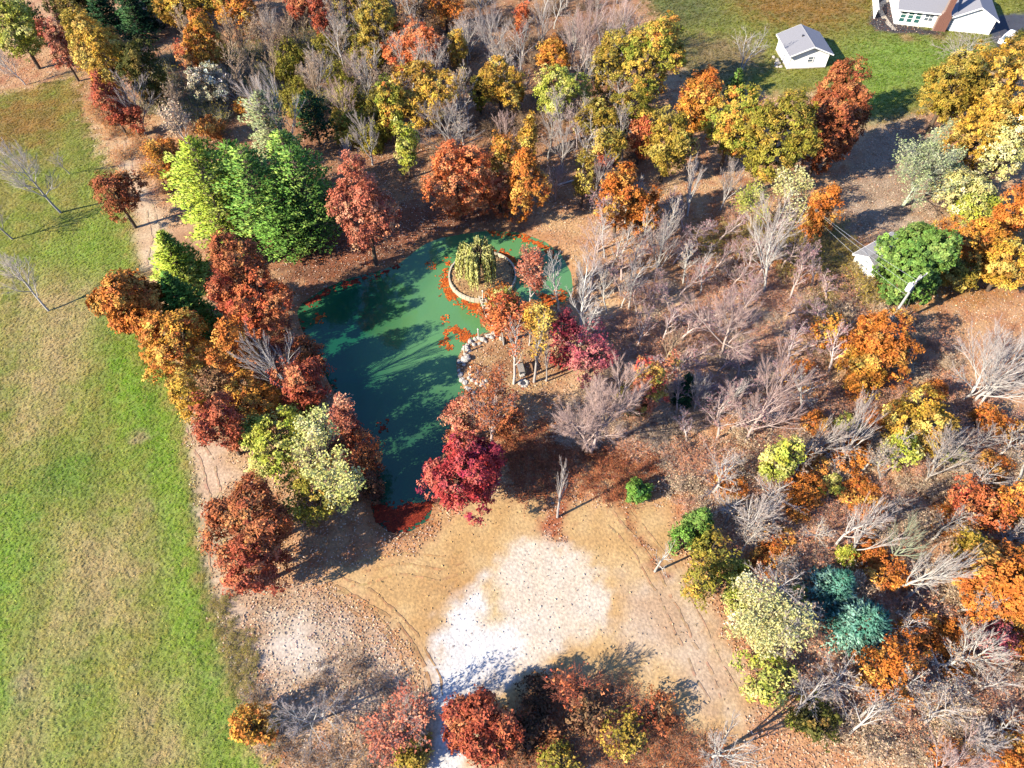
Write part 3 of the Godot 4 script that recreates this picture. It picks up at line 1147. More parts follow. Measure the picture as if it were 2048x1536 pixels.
func buildings() -> void:
	# the small garage on the lawn
	var o := thing("garage", "small white garage with grey gable roof standing alone on the lawn", "garage", Vector3(44.42, 0, -104.5), deg_to_rad(5.0))
	var wall := gable_house(o, 5.9, 5.5, 2.35, 3.55, 0.45, M.white, M.roof)
	window_in(wall, 0.25, 1.05, 2.752, 0.75, 0.75, M.pane, 1, 2)
	boxed("corner_board", Vector3(-2.98, 0, 2.70), Vector3(-2.86, 2.3, 2.78), M.trim, wall)
	boxed("corner_board", Vector3(2.86, 0, 2.70), Vector3(2.98, 2.3, 2.78), M.trim, wall)
	boxed("foundation", Vector3(-3.02, -0.2, -2.8), Vector3(3.02, 0.12, 2.82), M.stone, o)
	boxed("roof_vent", Vector3(-0.75, 3.28, -0.35), Vector3(-0.5, 3.62, -0.1), M.dark, o.get_node("roof"))
	boxed("side_door", Vector3(-3.0, 0.12, -0.6), Vector3(-2.948, 2.1, 0.35), M.trim, wall)
	# odds and ends along the garage's side
	var pile := thing("stone_pile", "pale rubble heaped along the garage's side wall", "rubble", Vector3(40.7, 0, -103.4))
	for k in 16:
		var st := obj("stone", rock_mesh(k % 4, 0.16 + 0.1 * rng.randf()), M.stone, pile)
		st.position = Vector3(rng.randf_range(-0.5, 0.3), 0.06, rng.randf_range(-1.6, 1.9))

	# the house
	var h := thing("house", "white house with grey roof, brick chimney and tall teal windows", "house", Vector3(62.1, 0, -114.7), deg_to_rad(-12.0))
	var m := Mb.new()
	var side := PackedVector2Array([Vector2(0, -0.2), Vector2(8.4, -0.2), Vector2(8.4, 2.6), Vector2(4.2, 4.7), Vector2(0, 2.6)])
	# the ridge runs along x: the outline lies in z, y, turned so that its depth runs along x
	var turn := Transform3D(Basis(Vector3(0, 0, -1), Vector3(0, 1, 0), Vector3(1, 0, 0)), Vector3.ZERO)
	m.prism(side, 0.0, 8.3, Color.WHITE, turn)
	var hw := obj("wall", m, M.white, h)
	var r := Mb.new()
	r.prism(PackedVector2Array([Vector2(-0.5, 2.43), Vector2(4.2, 4.78), Vector2(8.9, 2.43), Vector2(8.9, 2.58), Vector2(4.2, 4.94), Vector2(-0.5, 2.58)]), -0.45, 8.5, Color.WHITE, turn)
	var hr := obj("roof", r, M.roof, h)
	boxed("gutter", Vector3(-0.45, 2.40, 0.5), Vector3(7.9, 2.55, 0.62), M.trim, hr)
	var sk := Mb.new()
	var st := Transform3D(Basis(Vector3.RIGHT, atan2(2.35, 4.7)), Vector3(4.7, 3.98, -2.6))
	sk.box(Vector3(-0.42, -0.06, -0.6), Vector3(0.42, 0.10, 0.6), Color.WHITE, st)
	var skl := obj("skylight", sk, M.trim, hr)
	var sg := Mb.new()
	sg.box(Vector3(-0.34, 0.10, -0.52), Vector3(0.34, 0.12, 0.52), Color.WHITE, st)
	obj("skylight_pane", sg, M.sky_glass, skl)
	for k in 3:
		window_in(hw, 0.85 + k * 1.15, 0.55, 0.002, 0.78, 1.75, M.glass, 1, 3)
	window_in(hw, 4.75, 1.05, 0.002, 1.25, 1.0, M.pane, 2, 2)
	boxed("downspout", Vector3(6.35, 0, 0.01), Vector3(6.45, 2.45, 0.1), M.trim, hw)
	for k in 5:
		boxed("siding_board", Vector3(-0.035, 0.35 + k * 0.5, -8.3), Vector3(-0.003, 0.80 + k * 0.5, 0.0), M.trim, hw)
	# the gabled wing
	var wing := Node3D.new()
	wing.name = "wing"
	h.add_child(wing)
	wing.position = Vector3(11.4, 0, -2.3)
	var wm := Mb.new()
	wm.prism(PackedVector2Array([Vector2(-3.1, -0.2), Vector2(3.1, -0.2), Vector2(3.1, 2.4), Vector2(0, 4.0), Vector2(-3.1, 2.4)]), -5.0, 2.6)
	obj("wall", wm, M.white, wing)
	var wr := Mb.new()
	wr.prism(PackedVector2Array([Vector2(-3.5, 2.2), Vector2(0, 4.02), Vector2(3.5, 2.2), Vector2(3.5, 2.36), Vector2(0, 4.18), Vector2(-3.5, 2.36)]), -5.0, 3.0)
	obj("roof", wr, M.roof, wing)
	var wf := Mb.new()
	wf.prism(PackedVector2Array([Vector2(-3.5, 2.14), Vector2(0, 3.96), Vector2(3.5, 2.14), Vector2(3.5, 2.34), Vector2(0, 4.16), Vector2(-3.5, 2.34)]), 3.004, 3.044)
	obj("fascia", wf, M.trim, wing)
	# the taller block behind
	var back := Mb.new()
	back.box(Vector3(6.2, 0, -15.5), Vector3(14.5, 4.9, -9.2))
	var bw := obj("rear_block", back, M.white, h)
	for k in 2:
		window_in(bw, 12.0 + k * 1.5, 3.0, -9.196, 0.8, 1.3, M.pane, 1, 1)
	# the brick chimney: stacked courses, broad at the foot
	var ch := Mb.new()
	ch.prism(PackedVector2Array([Vector2(5.9, 0), Vector2(7.75, 0), Vector2(7.75, 2.2), Vector2(7.3, 3.0), Vector2(7.3, 6.6), Vector2(6.35, 6.6), Vector2(6.35, 3.0), Vector2(5.9, 2.2)]), 0.12, 0.85)
	var chim := obj("chimney", ch, M.mortar, h)
	var course := 0
	var y := 0.02
	while y < 6.5:
		var half := 0.925 if y < 2.2 else (lerpf(0.925, 0.475, (y - 2.2) / 0.8) if y < 3.0 else 0.475)
		var n := int(half * 2.0 / 0.31)
		for k in n:
			var bx := 6.825 - half + (k + (0.0 if course % 2 else 0.5) * 0.5) * (half * 2.0 / n)
			boxed("brick", Vector3(bx, y, 0.84), Vector3(minf(bx + half * 2.0 / n - 0.02, 6.825 + half), y + 0.15, 0.90 + 0.02 * rng.randf()), M.brick, chim)
		course += 1
		y += 0.17
	boxed("chimney_cap", Vector3(6.27, 6.6, 0.04), Vector3(7.38, 6.72, 0.93), M.stone, chim)
	# flower bed plants under the windows
	for k in 4:
		rng.seed = 900 + k
		var pl := thing("garden_plant", "small dry garden plant in the mulch under the teal windows", "plant", Vector3(63.2 + k * 0.8, 0, -113.9 + k * 0.17), 0.0, "plants under the house windows")
		var pm := Mb.new()
		for q in 12:
			pm.twig(Vector3.ZERO, Vector3(rng.randf_range(-0.25, 0.25), rng.randf_range(0.3, 0.6), rng.randf_range(-0.25, 0.25)), 0.02, Color(0.3, 0.25, 0.18))
		obj("stem", pm, bark_mat, pl)
	# path through the mulch, white fence
	var pts := [Vector3(61.54, 0, -112.85), Vector3(61.36, 0, -114.08), Vector3(61.19, 0, -115.65), Vector3(61.11, 0, -117.56), Vector3(61.21, 0, -119.51), Vector3(62.04, 0, -121.17), Vector3(63.46, 0, -122.51)]
	var pa := Mb.new()
	for k in pts.size() - 1:
		var a: Vector3 = pts[k] + Vector3(0, 0.03, 0)
		var b: Vector3 = pts[k + 1] + Vector3(0, 0.03, 0)
		var s := (b - a).cross(Vector3.UP).normalized() * 0.42
		pa.quad(a - s, b - s, b + s, a + s)
		pa.quad(a - s, a - s - Vector3(0, 0.2, 0), b - s - Vector3(0, 0.2, 0), b - s)
		pa.quad(b + s, b + s - Vector3(0, 0.2, 0), a + s - Vector3(0, 0.2, 0), a + s)
	tag(obj("garden_path", pa, M.paving), "pale curving path through dark mulch beside the house", "path", "", "structure")
	var fence := thing("fence", "tall white board fence at the dark mulch bed's outer edge", "fence", Vector3(59.33, 0, -116.28), 0.0)
	var f1: Vector3 = Vector3(61.65, 0, -125.25) - Vector3(59.33, 0, -116.28)
	var fl := f1.length()
	var fd := f1.normalized()
	var ft := Transform3D(Basis(fd, Vector3.UP, fd.cross(Vector3.UP)), Vector3.ZERO)
	var nb := int(fl / 0.5)
	for k in nb:
		boxed("plank", Vector3(k * fl / nb, 0, -0.04), Vector3((k + 1) * fl / nb - 0.03, 1.5, 0.04), M.trim, fence, ft)
	boxed("cap_rail", Vector3(0, 1.5, -0.22), Vector3(fl, 1.58, 0.22), M.trim, fence, ft)
	car()

	# the shed
	var s := thing("shed", "small white shed with weathered grey roof half hidden behind the cedar", "shed", Vector3(43.3, 0, -60.3), deg_to_rad(-57.0))
	var sw := gable_house(s, 3.1, 6.2, 1.9, 2.75, 0.28, M.white, M.roof_old)
	# gable faces +z of the shed, which is turned to look down and left
	window_in(sw, 0.0, 1.75, 3.102, 0.45, 0.32, M.pane, 2, 1)
	for k in 4:
		window_in(sw, -1.05 + k * 0.7, 0.95, 3.102, 0.32, 0.3, M.pane, 1, 1)
	boxed("door", Vector3(0.35, 0, 3.102), Vector3(1.15, 0.85, 3.14), M.trim, sw)
	var planks := thing("plank_stack", "grey planks leaning beside the shed's white gable", "planks", Vector3(39.2, 0, -60.6), 0.5)
	for k in 7:
		var t := Transform3D(Basis(Vector3.UP, rng.randf_range(-0.2, 0.2)) * Basis(Vector3.RIGHT, rng.randf_range(-0.5, 0.3)), Vector3(rng.randf_range(-0.5, 0.5), 0.15 + k * 0.06, rng.randf_range(-0.3, 0.3)))
		boxed("plank", Vector3(-0.08, -0.02, -0.9), Vector3(0.08, 0.02, 0.9), M.wood, planks, t)

	# power pole with its transformer
	var foot: Vector3 = Vector3(41.16, 0, -50.44)
	var ph := POLE_H
	var p := thing("utility_pole", "grey wooden utility pole with crossarm and white transformer beside the cedar", "utility pole", foot)
	var pm := Mb.new()
	pm.limb(Vector3(0, -0.5, 0), Vector3(0, ph, 0), 0.16, 0.11, 10, Color.WHITE)
	obj("pole", pm, M.pole, p)
	var arm := Basis(Vector3.UP, 0.65)
	boxed("crossarm", Vector3(-1.0, ph - 0.35, 0.12), Vector3(1.0, ph - 0.2, 0.24), M.wood, p, Transform3D(arm, Vector3.ZERO))
	boxed("brace", Vector3(-0.65, ph - 1.05, 0.13), Vector3(-0.57, ph - 0.36, 0.17), M.steel, p, Transform3D(arm, Vector3.ZERO))
	for k in 3:
		var im := Mb.new()
		var at := arm * Vector3(-0.9 + k * 0.9, ph - 0.2, 0.18)
		im.limb(at, at + Vector3(0, 0.16, 0), 0.05, 0.03, 8, Color.WHITE)
		obj("insulator", im, M.trim, p)
	var tm := Mb.new()
	var ta := Vector3(-0.48, ph - 2.0, 0.18)
	tm.limb(ta, ta + Vector3(0, 0.95, 0), 0.27, 0.27, 14, Color.WHITE)
	tm.limb(ta + Vector3(0, 0.95, 0), ta + Vector3(0, 1.06, 0), 0.27, 0.06, 14, Color.WHITE)
	tm.limb(ta + Vector3(0, 1.0, 0), ta + Vector3(0.05, 1.3, 0), 0.04, 0.03, 6, Color.WHITE)
	obj("transformer", tm, M.trim, p)
	var guy := Mb.new()
	guy.limb(Vector3(0, ph - 1.0, 0), Vector3(1.9, -0.2, -0.6), 0.015, 0.015, 4, Color.WHITE)
	obj("guy_wire", guy, M.steel, p)
	var far_foot := FAR_POLE
	var fp := thing("utility_pole", "second utility pole almost hidden among the wood's gold trees", "utility pole", far_foot)
	var fm := Mb.new()
	fm.limb(Vector3(0, -0.5, 0), Vector3(0, FAR_H, 0), 0.15, 0.11, 10, Color.WHITE)
	obj("pole", fm, M.pole, fp)
	boxed("crossarm", Vector3(-0.9, FAR_H - 0.4, 0.11), Vector3(0.9, FAR_H - 0.25, 0.23), M.wood, fp, Transform3D(arm, Vector3.ZERO))
	var drops := [[arm * Vector3(-0.9, ph + 0.0, 0.18), Vector3(-0.7, FAR_H - 0.2, 0.5), "uppermost"], [Vector3(-0.3, ph - 1.4, 0.2), Vector3(0, FAR_H - 1.0, 0.2), "middle"], [Vector3(-0.1, ph - 2.9, 0.1), Vector3(0, FAR_H - 1.8, 0.2), "lowest"]]
	for row in drops:
		var wm2 := Mb.new()
		var a: Vector3 = foot + row[0]
		var b: Vector3 = far_foot + row[1]
		for k in 14:
			var u := k / 14.0
			var v := (k + 1) / 14.0
			var pu := a.lerp(b, u) - Vector3(0, 1.2 * u * (1.0 - u), 0)
			var pv := a.lerp(b, v) - Vector3(0, 1.2 * v * (1.0 - v), 0)
			wm2.limb(pu, pv, 0.012, 0.012, 4, Color.WHITE)
		tag(obj("power_line", wm2, M.steel), "%s of the three pale wires strung from the utility pole" % row[2], "wire")


func car() -> void:
	var o := thing("parked_car", "white car parked on the dark driveway behind bare branches", "car", Vector3(78.44, 0, -109.23) + Vector3(0, 0.0, 0), deg_to_rad(43.0))
	# length along x
	var outline := PackedVector2Array([Vector2(-2.25, 0.35), Vector2(2.3, 0.35), Vector2(2.35, 0.75), Vector2(2.1, 0.95), Vector2(1.1, 1.05), Vector2(-2.2, 1.02), Vector2(-2.32, 0.7)])
	var m := Mb.new()
	m.prism(outline, -0.88, 0.88)
	var body := obj("body", m, M.car, o)
	var cab := Mb.new()
	var lo := [Vector3(1.15, 1.03, 0.84), Vector3(-2.1, 1.03, 0.84), Vector3(-2.1, 1.03, -0.84), Vector3(1.15, 1.03, -0.84)]
	var hi := [Vector3(0.35, 1.55, 0.66), Vector3(-1.6, 1.55, 0.66), Vector3(-1.6, 1.55, -0.66), Vector3(0.35, 1.55, -0.66)]
	for k in 4:
		cab.quad(lo[k], lo[(k + 1) % 4], hi[(k + 1) % 4], hi[k])
	obj("window", cab, M.pane, o)
	var roof := Mb.new()
	roof.box(Vector3(-1.65, 1.552, -0.68), Vector3(0.4, 1.61, 0.68))
	for s in [-1, 1]:
		for x in [[1.12, 0.38], [-0.35, -0.35], [-2.08, -1.62]]:
			roof.limb(Vector3(x[0], 1.04, s * 0.665), Vector3(x[1], 1.57, s * 0.67), 0.05, 0.05, 4, Color.WHITE)
	obj("car_roof", roof, M.car, o)
	for x in [-1.45, 1.45]:
		for s in [-1, 1]:
			var w := Node3D.new()
			w.name = "wheel" if not o.has_node("wheel") else ("wheel_%03d" % o.get_child_count())
			o.add_child(w)
			w.position = Vector3(x, 0.34, s * 0.662)
			var t := Mb.new()
			t.limb(Vector3(0, 0, -0.11), Vector3(0, 0, 0.11), 0.34, 0.34, 16, Color.WHITE)
			obj("tyre", t, M.tyre, w)
			var rm := Mb.new()
			for k in 12:
				var a := TAU * k / 12.0
				var b := TAU * (k + 1) / 12.0
				rm.tri(Vector3(0, 0, s * 0.125), Vector3(cos(a), sin(a), 0) * 0.24 + Vector3(0, 0, s * 0.115), Vector3(cos(b), sin(b), 0) * 0.24 + Vector3(0, 0, s * 0.115), Color.WHITE)
				rm.tri(Vector3(0, 0, s * 0.112), Vector3(cos(b), sin(b), 0) * 0.335 + Vector3(0, 0, s * 0.112), Vector3(cos(a), sin(a), 0) * 0.335 + Vector3(0, 0, s * 0.112), Color.WHITE)
			obj("rim", rm, M.steel, w)
	for s in [-1, 1]:
		boxed("headlight", Vector3(2.2, 0.68, s * 0.7 - 0.16), Vector3(2.36, 0.84, s * 0.7 + 0.16), M.lamp_clear, o)
		boxed("tail_light", Vector3(-2.34, 0.72, s * 0.74 - 0.1), Vector3(-2.24, 0.92, s * 0.74 + 0.1), M.lamp_red, o)
	boxed("bumper", Vector3(2.3, 0.38, -0.84), Vector3(2.42, 0.55, 0.84), M.car, o)


var rocks := {}


func rock_mesh(variant: int, size: float) -> ArrayMesh:
	var key := "%d %d" % [variant, int(size * 10.0)]
	if rocks.has(key):
		return rocks[key]
	var f := FastNoiseLite.new()
	f.seed = 60 + variant
	f.frequency = 0.9
	var m := Mb.new()
	var rings := 7
	var seg := 9
	var pts := []
	for a in rings + 1:
		var row := []
		for b in seg:
			var u := PI * a / rings
			var w := TAU * b / seg
			var d := Vector3(sin(u) * cos(w), cos(u), sin(u) * sin(w))
			row.append(d * size * (1.0 + 0.45 * f.get_noise_3dv(d * 1.2)) * Vector3(1.15, 0.72, 0.95))
		pts.append(row)
	for a in rings:
		for b in seg:
			var c := (b + 1) % seg
			if a > 0:
				m.tri(pts[a][b], pts[a][c], pts[a + 1][b], Color.WHITE)
			if a < rings - 1:
				m.tri(pts[a][c], pts[a + 1][c], pts[a + 1][b], Color.WHITE)
	rocks[key] = m.mesh()
	return rocks[key]


func pond_things() -> void:
	# the island's ring wall, block by block
	var o := thing("retaining_wall", "low pale block wall ringing the round island", "wall", Vector3(ISLAND.x, 0, ISLAND.y))
	var n := 46
	var meshes := []
	for v in 3:
		var bm := Mb.new()
		var half := TAU / n / 2.0 * 0.93
		var top := 0.20 + 0.025 * v
		var a := Vector3(sin(-half), 0, cos(-half))
		var b := Vector3(sin(half), 0, cos(half))
		var r0 := ISLAND_R - 0.07
		var r1 := ISLAND_R + 0.10 + 0.012 * v
		var lo := Vector3(0, -0.75, 0)
		var hi := Vector3(0, top, 0)
		bm.quad(a * r1 + lo, a * r1 + hi, b * r1 + hi, b * r1 + lo)
		bm.quad(a * r0 + lo, b * r0 + lo, b * r0 + hi, a * r0 + hi)
		bm.quad(a * r0 + hi, b * r0 + hi, b * r1 + hi, a * r1 + hi)
		bm.quad(a * r0 + lo, a * r0 + hi, a * r1 + hi, a * r1 + lo)
		bm.quad(b * r0 + lo, b * r1 + lo, b * r1 + hi, b * r0 + hi)
		meshes.append(bm.mesh())
	for k in n:
		var blk := obj("block", meshes[rng.randi() % 3], M.block, o)
		blk.rotation.y = TAU * k / n

	# footbridge
	var a: Vector3 = Vector3(-3.47, 0, -54.95)
	var b: Vector3 = Vector3(-1.86, 0, -49.51)
	a.y = 0.22
	b.y = 0.12
	var bridge := thing("footbridge", "narrow pale ladder-like footbridge from the shore to the island", "footbridge", a)
	var d := (b - a)
	var l := d.length()
	var fd := d.normalized()
	var side := fd.cross(Vector3.UP).normalized()
	var t := Transform3D(Basis(fd, side.cross(fd), side), Vector3.ZERO)
	for s in [-1, 1]:
		boxed("rail", Vector3(0, -0.06, s * 0.30 - 0.05), Vector3(l, 0.08, s * 0.30 + 0.05), M.post, bridge, t)
	var planks := int(l / 0.42)
	for k in planks:
		var x := (k + 0.5) * l / planks
		boxed("plank", Vector3(x - 0.09, 0.0, -0.25), Vector3(x + 0.09, 0.05, 0.25), M.post, bridge, t)

	# posts
	var posts := [[Vector3(-3.28, 0, -54.34), 1.7, "tall pale post on the island at the footbridge's end"], [Vector3(-3.65, 0, -49.16), 1.25, "pale post rising from the rocks nearest the footbridge"], [Vector3(-5.09, 0, -46.81), 1.25, "pale post standing on the rocky point by the boulders"], [Vector3(-4.30, 0, -44.22), 1.1, "short pale post at the water south of the big boulder"], [Vector3(-6.20, 0, -57.61), 0.0, ""]]
	for row in posts:
		if row[1] < 0.1:
			continue
		var p := thing("wooden_post", row[2], "post", row[0])
		var pm := Mb.new()
		pm.limb(Vector3(0, -0.6, 0), Vector3(0, row[1], 0), 0.09, 0.08, 8, Color.WHITE)
		obj("shaft", pm, M.post, p)
		var cm := Mb.new()
		cm.limb(Vector3(0, row[1], 0), Vector3(0, row[1] + 0.05, 0), 0.11, 0.02, 8, Color.WHITE)
		obj("cap", cm, M.trim, p)
	# timber edging by the bridge
	var tm := Mb.new()
	var e0: Vector3 = Vector3(-2.94, 0, -49.23)
	var e1: Vector3 = Vector3(-1.80, 0, -49.58)
	tm.limb(e0 + Vector3(0, 0.05, 0), e1 + Vector3(0, 0.05, 0), 0.14, 0.14, 8, Color.WHITE)
	tag(obj("edging_log", tm, M.post), "pale log edging the shore at the footbridge's foot", "log")

	# shore rocks
	for row in ROCKS:
		var rk := obj("shore_rock", rock_mesh(rng.randi() % 4, 0.2 + 0.1 * (rng.randi() % 2)), M.stone)
		var s: float = row[2] * 0.85
		rk.position = Vector3(row[0], maxf(ground_y(row[0], row[1]), -0.35) + 0.08 * s, row[1])
		rk.rotation = Vector3(rng.randf_range(-0.2, 0.2), rng.randf() * TAU, rng.randf_range(-0.2, 0.2))
		rk.scale = Vector3.ONE * s
		if row[3] == "":
			tag(rk, "pale boulder in the rock edging along the pond's east shore", "rock", "pale rocks along the pond shore")
		else:
			tag(rk, row[3], "rock", "pale rocks along the pond shore")

	# bench, fire ring, stone seat
	var bench := thing("garden_bench", "dark slatted garden bench facing the pond between two slim trunks", "bench", Vector3(1.00, 0, -44.48), deg_to_rad(-78.0))
	for k in 5:
		boxed("slat", Vector3(-0.7, 0.42, -0.25 + k * 0.13), Vector3(0.7, 0.46, -0.15 + k * 0.13), M.wood, bench)
	for k in 5:
		var bt := Transform3D(Basis(Vector3.RIGHT, 0.22), Vector3(0, 0.5, -0.3))
		boxed("slat", Vector3(-0.7, 0.06 + k * 0.13, -0.03), Vector3(0.7, 0.15 + k * 0.13, 0.01), M.iron, bench, bt)
	for s in [-1, 1]:
		boxed("leg", Vector3(s * 0.66 - 0.04, 0, 0.22), Vector3(s * 0.66 + 0.04, 0.62, 0.30), M.iron, bench)
		boxed("leg", Vector3(s * 0.66 - 0.04, 0, -0.36), Vector3(s * 0.66 + 0.04, 1.1, -0.28), M.iron, bench)
		boxed("armrest", Vector3(s * 0.66 - 0.05, 0.622, -0.3), Vector3(s * 0.66 + 0.05, 0.66, 0.34), M.iron, bench)
	var block := obj("stone_block", rock_mesh(1, 0.3), M.stone)
	block.position = Vector3(1.10, 0, -43.89) + Vector3(0, 0.2, 0)
	tag(block, "single pale stone block set just below the garden bench", "rock")
	var ring := thing("fire_pit", "small stone fire ring with charred middle between the slim trunks", "fire pit", Vector3(1.19, 0, -42.86))
	for k in 11:
		var w := TAU * k / 11.0
		var st := obj("stone", rock_mesh(k % 4, 0.14), M.stone, ring)
		st.position = Vector3(cos(w) * 0.42, 0.08, sin(w) * 0.42)
	var ash := Mb.new()
	for k in 12:
		ash.tri(Vector3(0, 0.10, 0), Vector3(cos(TAU * k / 12.0) * 0.34, 0.07, sin(TAU * k / 12.0) * 0.46), Vector3(cos(TAU * (k + 1) / 12.0) * 0.34, 0.07, sin(TAU * (k + 1) / 12.0) * 0.46), Color.WHITE)
	obj("ash_bed", ash, M.dark, ring)
	for row in LOGS:
		rng.seed = row[5]
		var lm := Mb.new()
		var la := Vector3(row[1], ground_y(row[1], row[2]) + 0.12, row[2])
		var lb := Vector3(row[3], ground_y(row[3], row[4]) + 0.12, row[4])
		lm.limb(la, la.lerp(lb, 0.5), 0.14, 0.12, 7, PAL["bark_grey"][0])
		lm.limb(la.lerp(lb, 0.5), lb, 0.12, 0.06, 7, PAL["bark_grey"][0])
		for k in 5:
			var q := la.lerp(lb, rng.randf_range(0.4, 1.0))
			lm.twig(q, q + (lb - la).normalized() * rng.randf_range(0.5, 1.2) + rand_dir() * 0.8 + Vector3(0, 0.3, 0), 0.04, PAL["bark_grey"][1])
		tag(obj("fallen_trunk", lm, bark_mat), row[0], "fallen trunk")



# ---------------------------------------------------------------- everything
func _ready() -> void:
	var cam := Camera3D.new()
	cam.name = "camera"
	cam.position = Vector3(0, 60, 0)
	cam.rotation_degrees = Vector3(-54.5, 0, 0)
	cam.fov = 56.82
	cam.near = 0.5
	cam.far = 2500.0
	cam.current = true
	add_child(cam)
	var sky := ProceduralSkyMaterial.new()
	sky.sky_top_color = Color(0.33, 0.48, 0.74)
	sky.sky_horizon_color = Color(0.68, 0.78, 0.90)
	sky.sky_curve = 0.12
	sky.ground_bottom_color = Color(0.30, 0.27, 0.20)
	sky.ground_horizon_color = Color(0.60, 0.66, 0.70)
	sky.sky_energy_multiplier = SKY_ENERGY
	var env := Environment.new()
	env.background_mode = Environment.BG_SKY
	env.sky = Sky.new()
	env.sky.sky_material = sky
	env.tonemap_mode = Environment.TONE_MAPPER_LINEAR
	env.tonemap_exposure = EXPOSURE
	env.sdfgi_enabled = true
	env.ssao_enabled = true
	env.ssil_enabled = true
	var we := WorldEnvironment.new()
	we.name = "world_environment"
	we.environment = env
	add_child(we)
	var sun := DirectionalLight3D.new()
	sun.name = "sun"
	sun.light_color = Color(1.0, 0.955, 0.88)
	sun.light_energy = SUN_ENERGY
	sun.light_angular_distance = 0.5
	sun.shadow_enabled = true
	add_child(sun)
	sun.look_at_from_position(-SUN_TO * 50.0, Vector3.ZERO, Vector3.UP)

	patch.seed = 11
	patch.frequency = 0.22
	patch.fractal_octaves = 2
	broad.seed = 23
	broad.frequency = 0.035
	broad.fractal_octaves = 3
	fine.seed = 37
	fine.frequency = 0.35
	fine.fractal_octaves = 3
	materials()
	rng.seed = 1
	make_ground()
	rng.seed = 2
	wheel_tracks()
	buildings()
	rng.seed = 3
	pond_things()
	for row in TREES:
		if row.style == "leafy":
			leafy(row)
		elif row.style == "bare":
			bare(row)
		elif row.style == "conifer":
			conifer(row)
		elif row.style == "willow":
			willow(row)
	thickets()
	rng.seed = 4
	cover_ground()


const EXPOSURE := 3.75
const SUN_ENERGY := 1.6
const SKY_ENERGY := 0.88


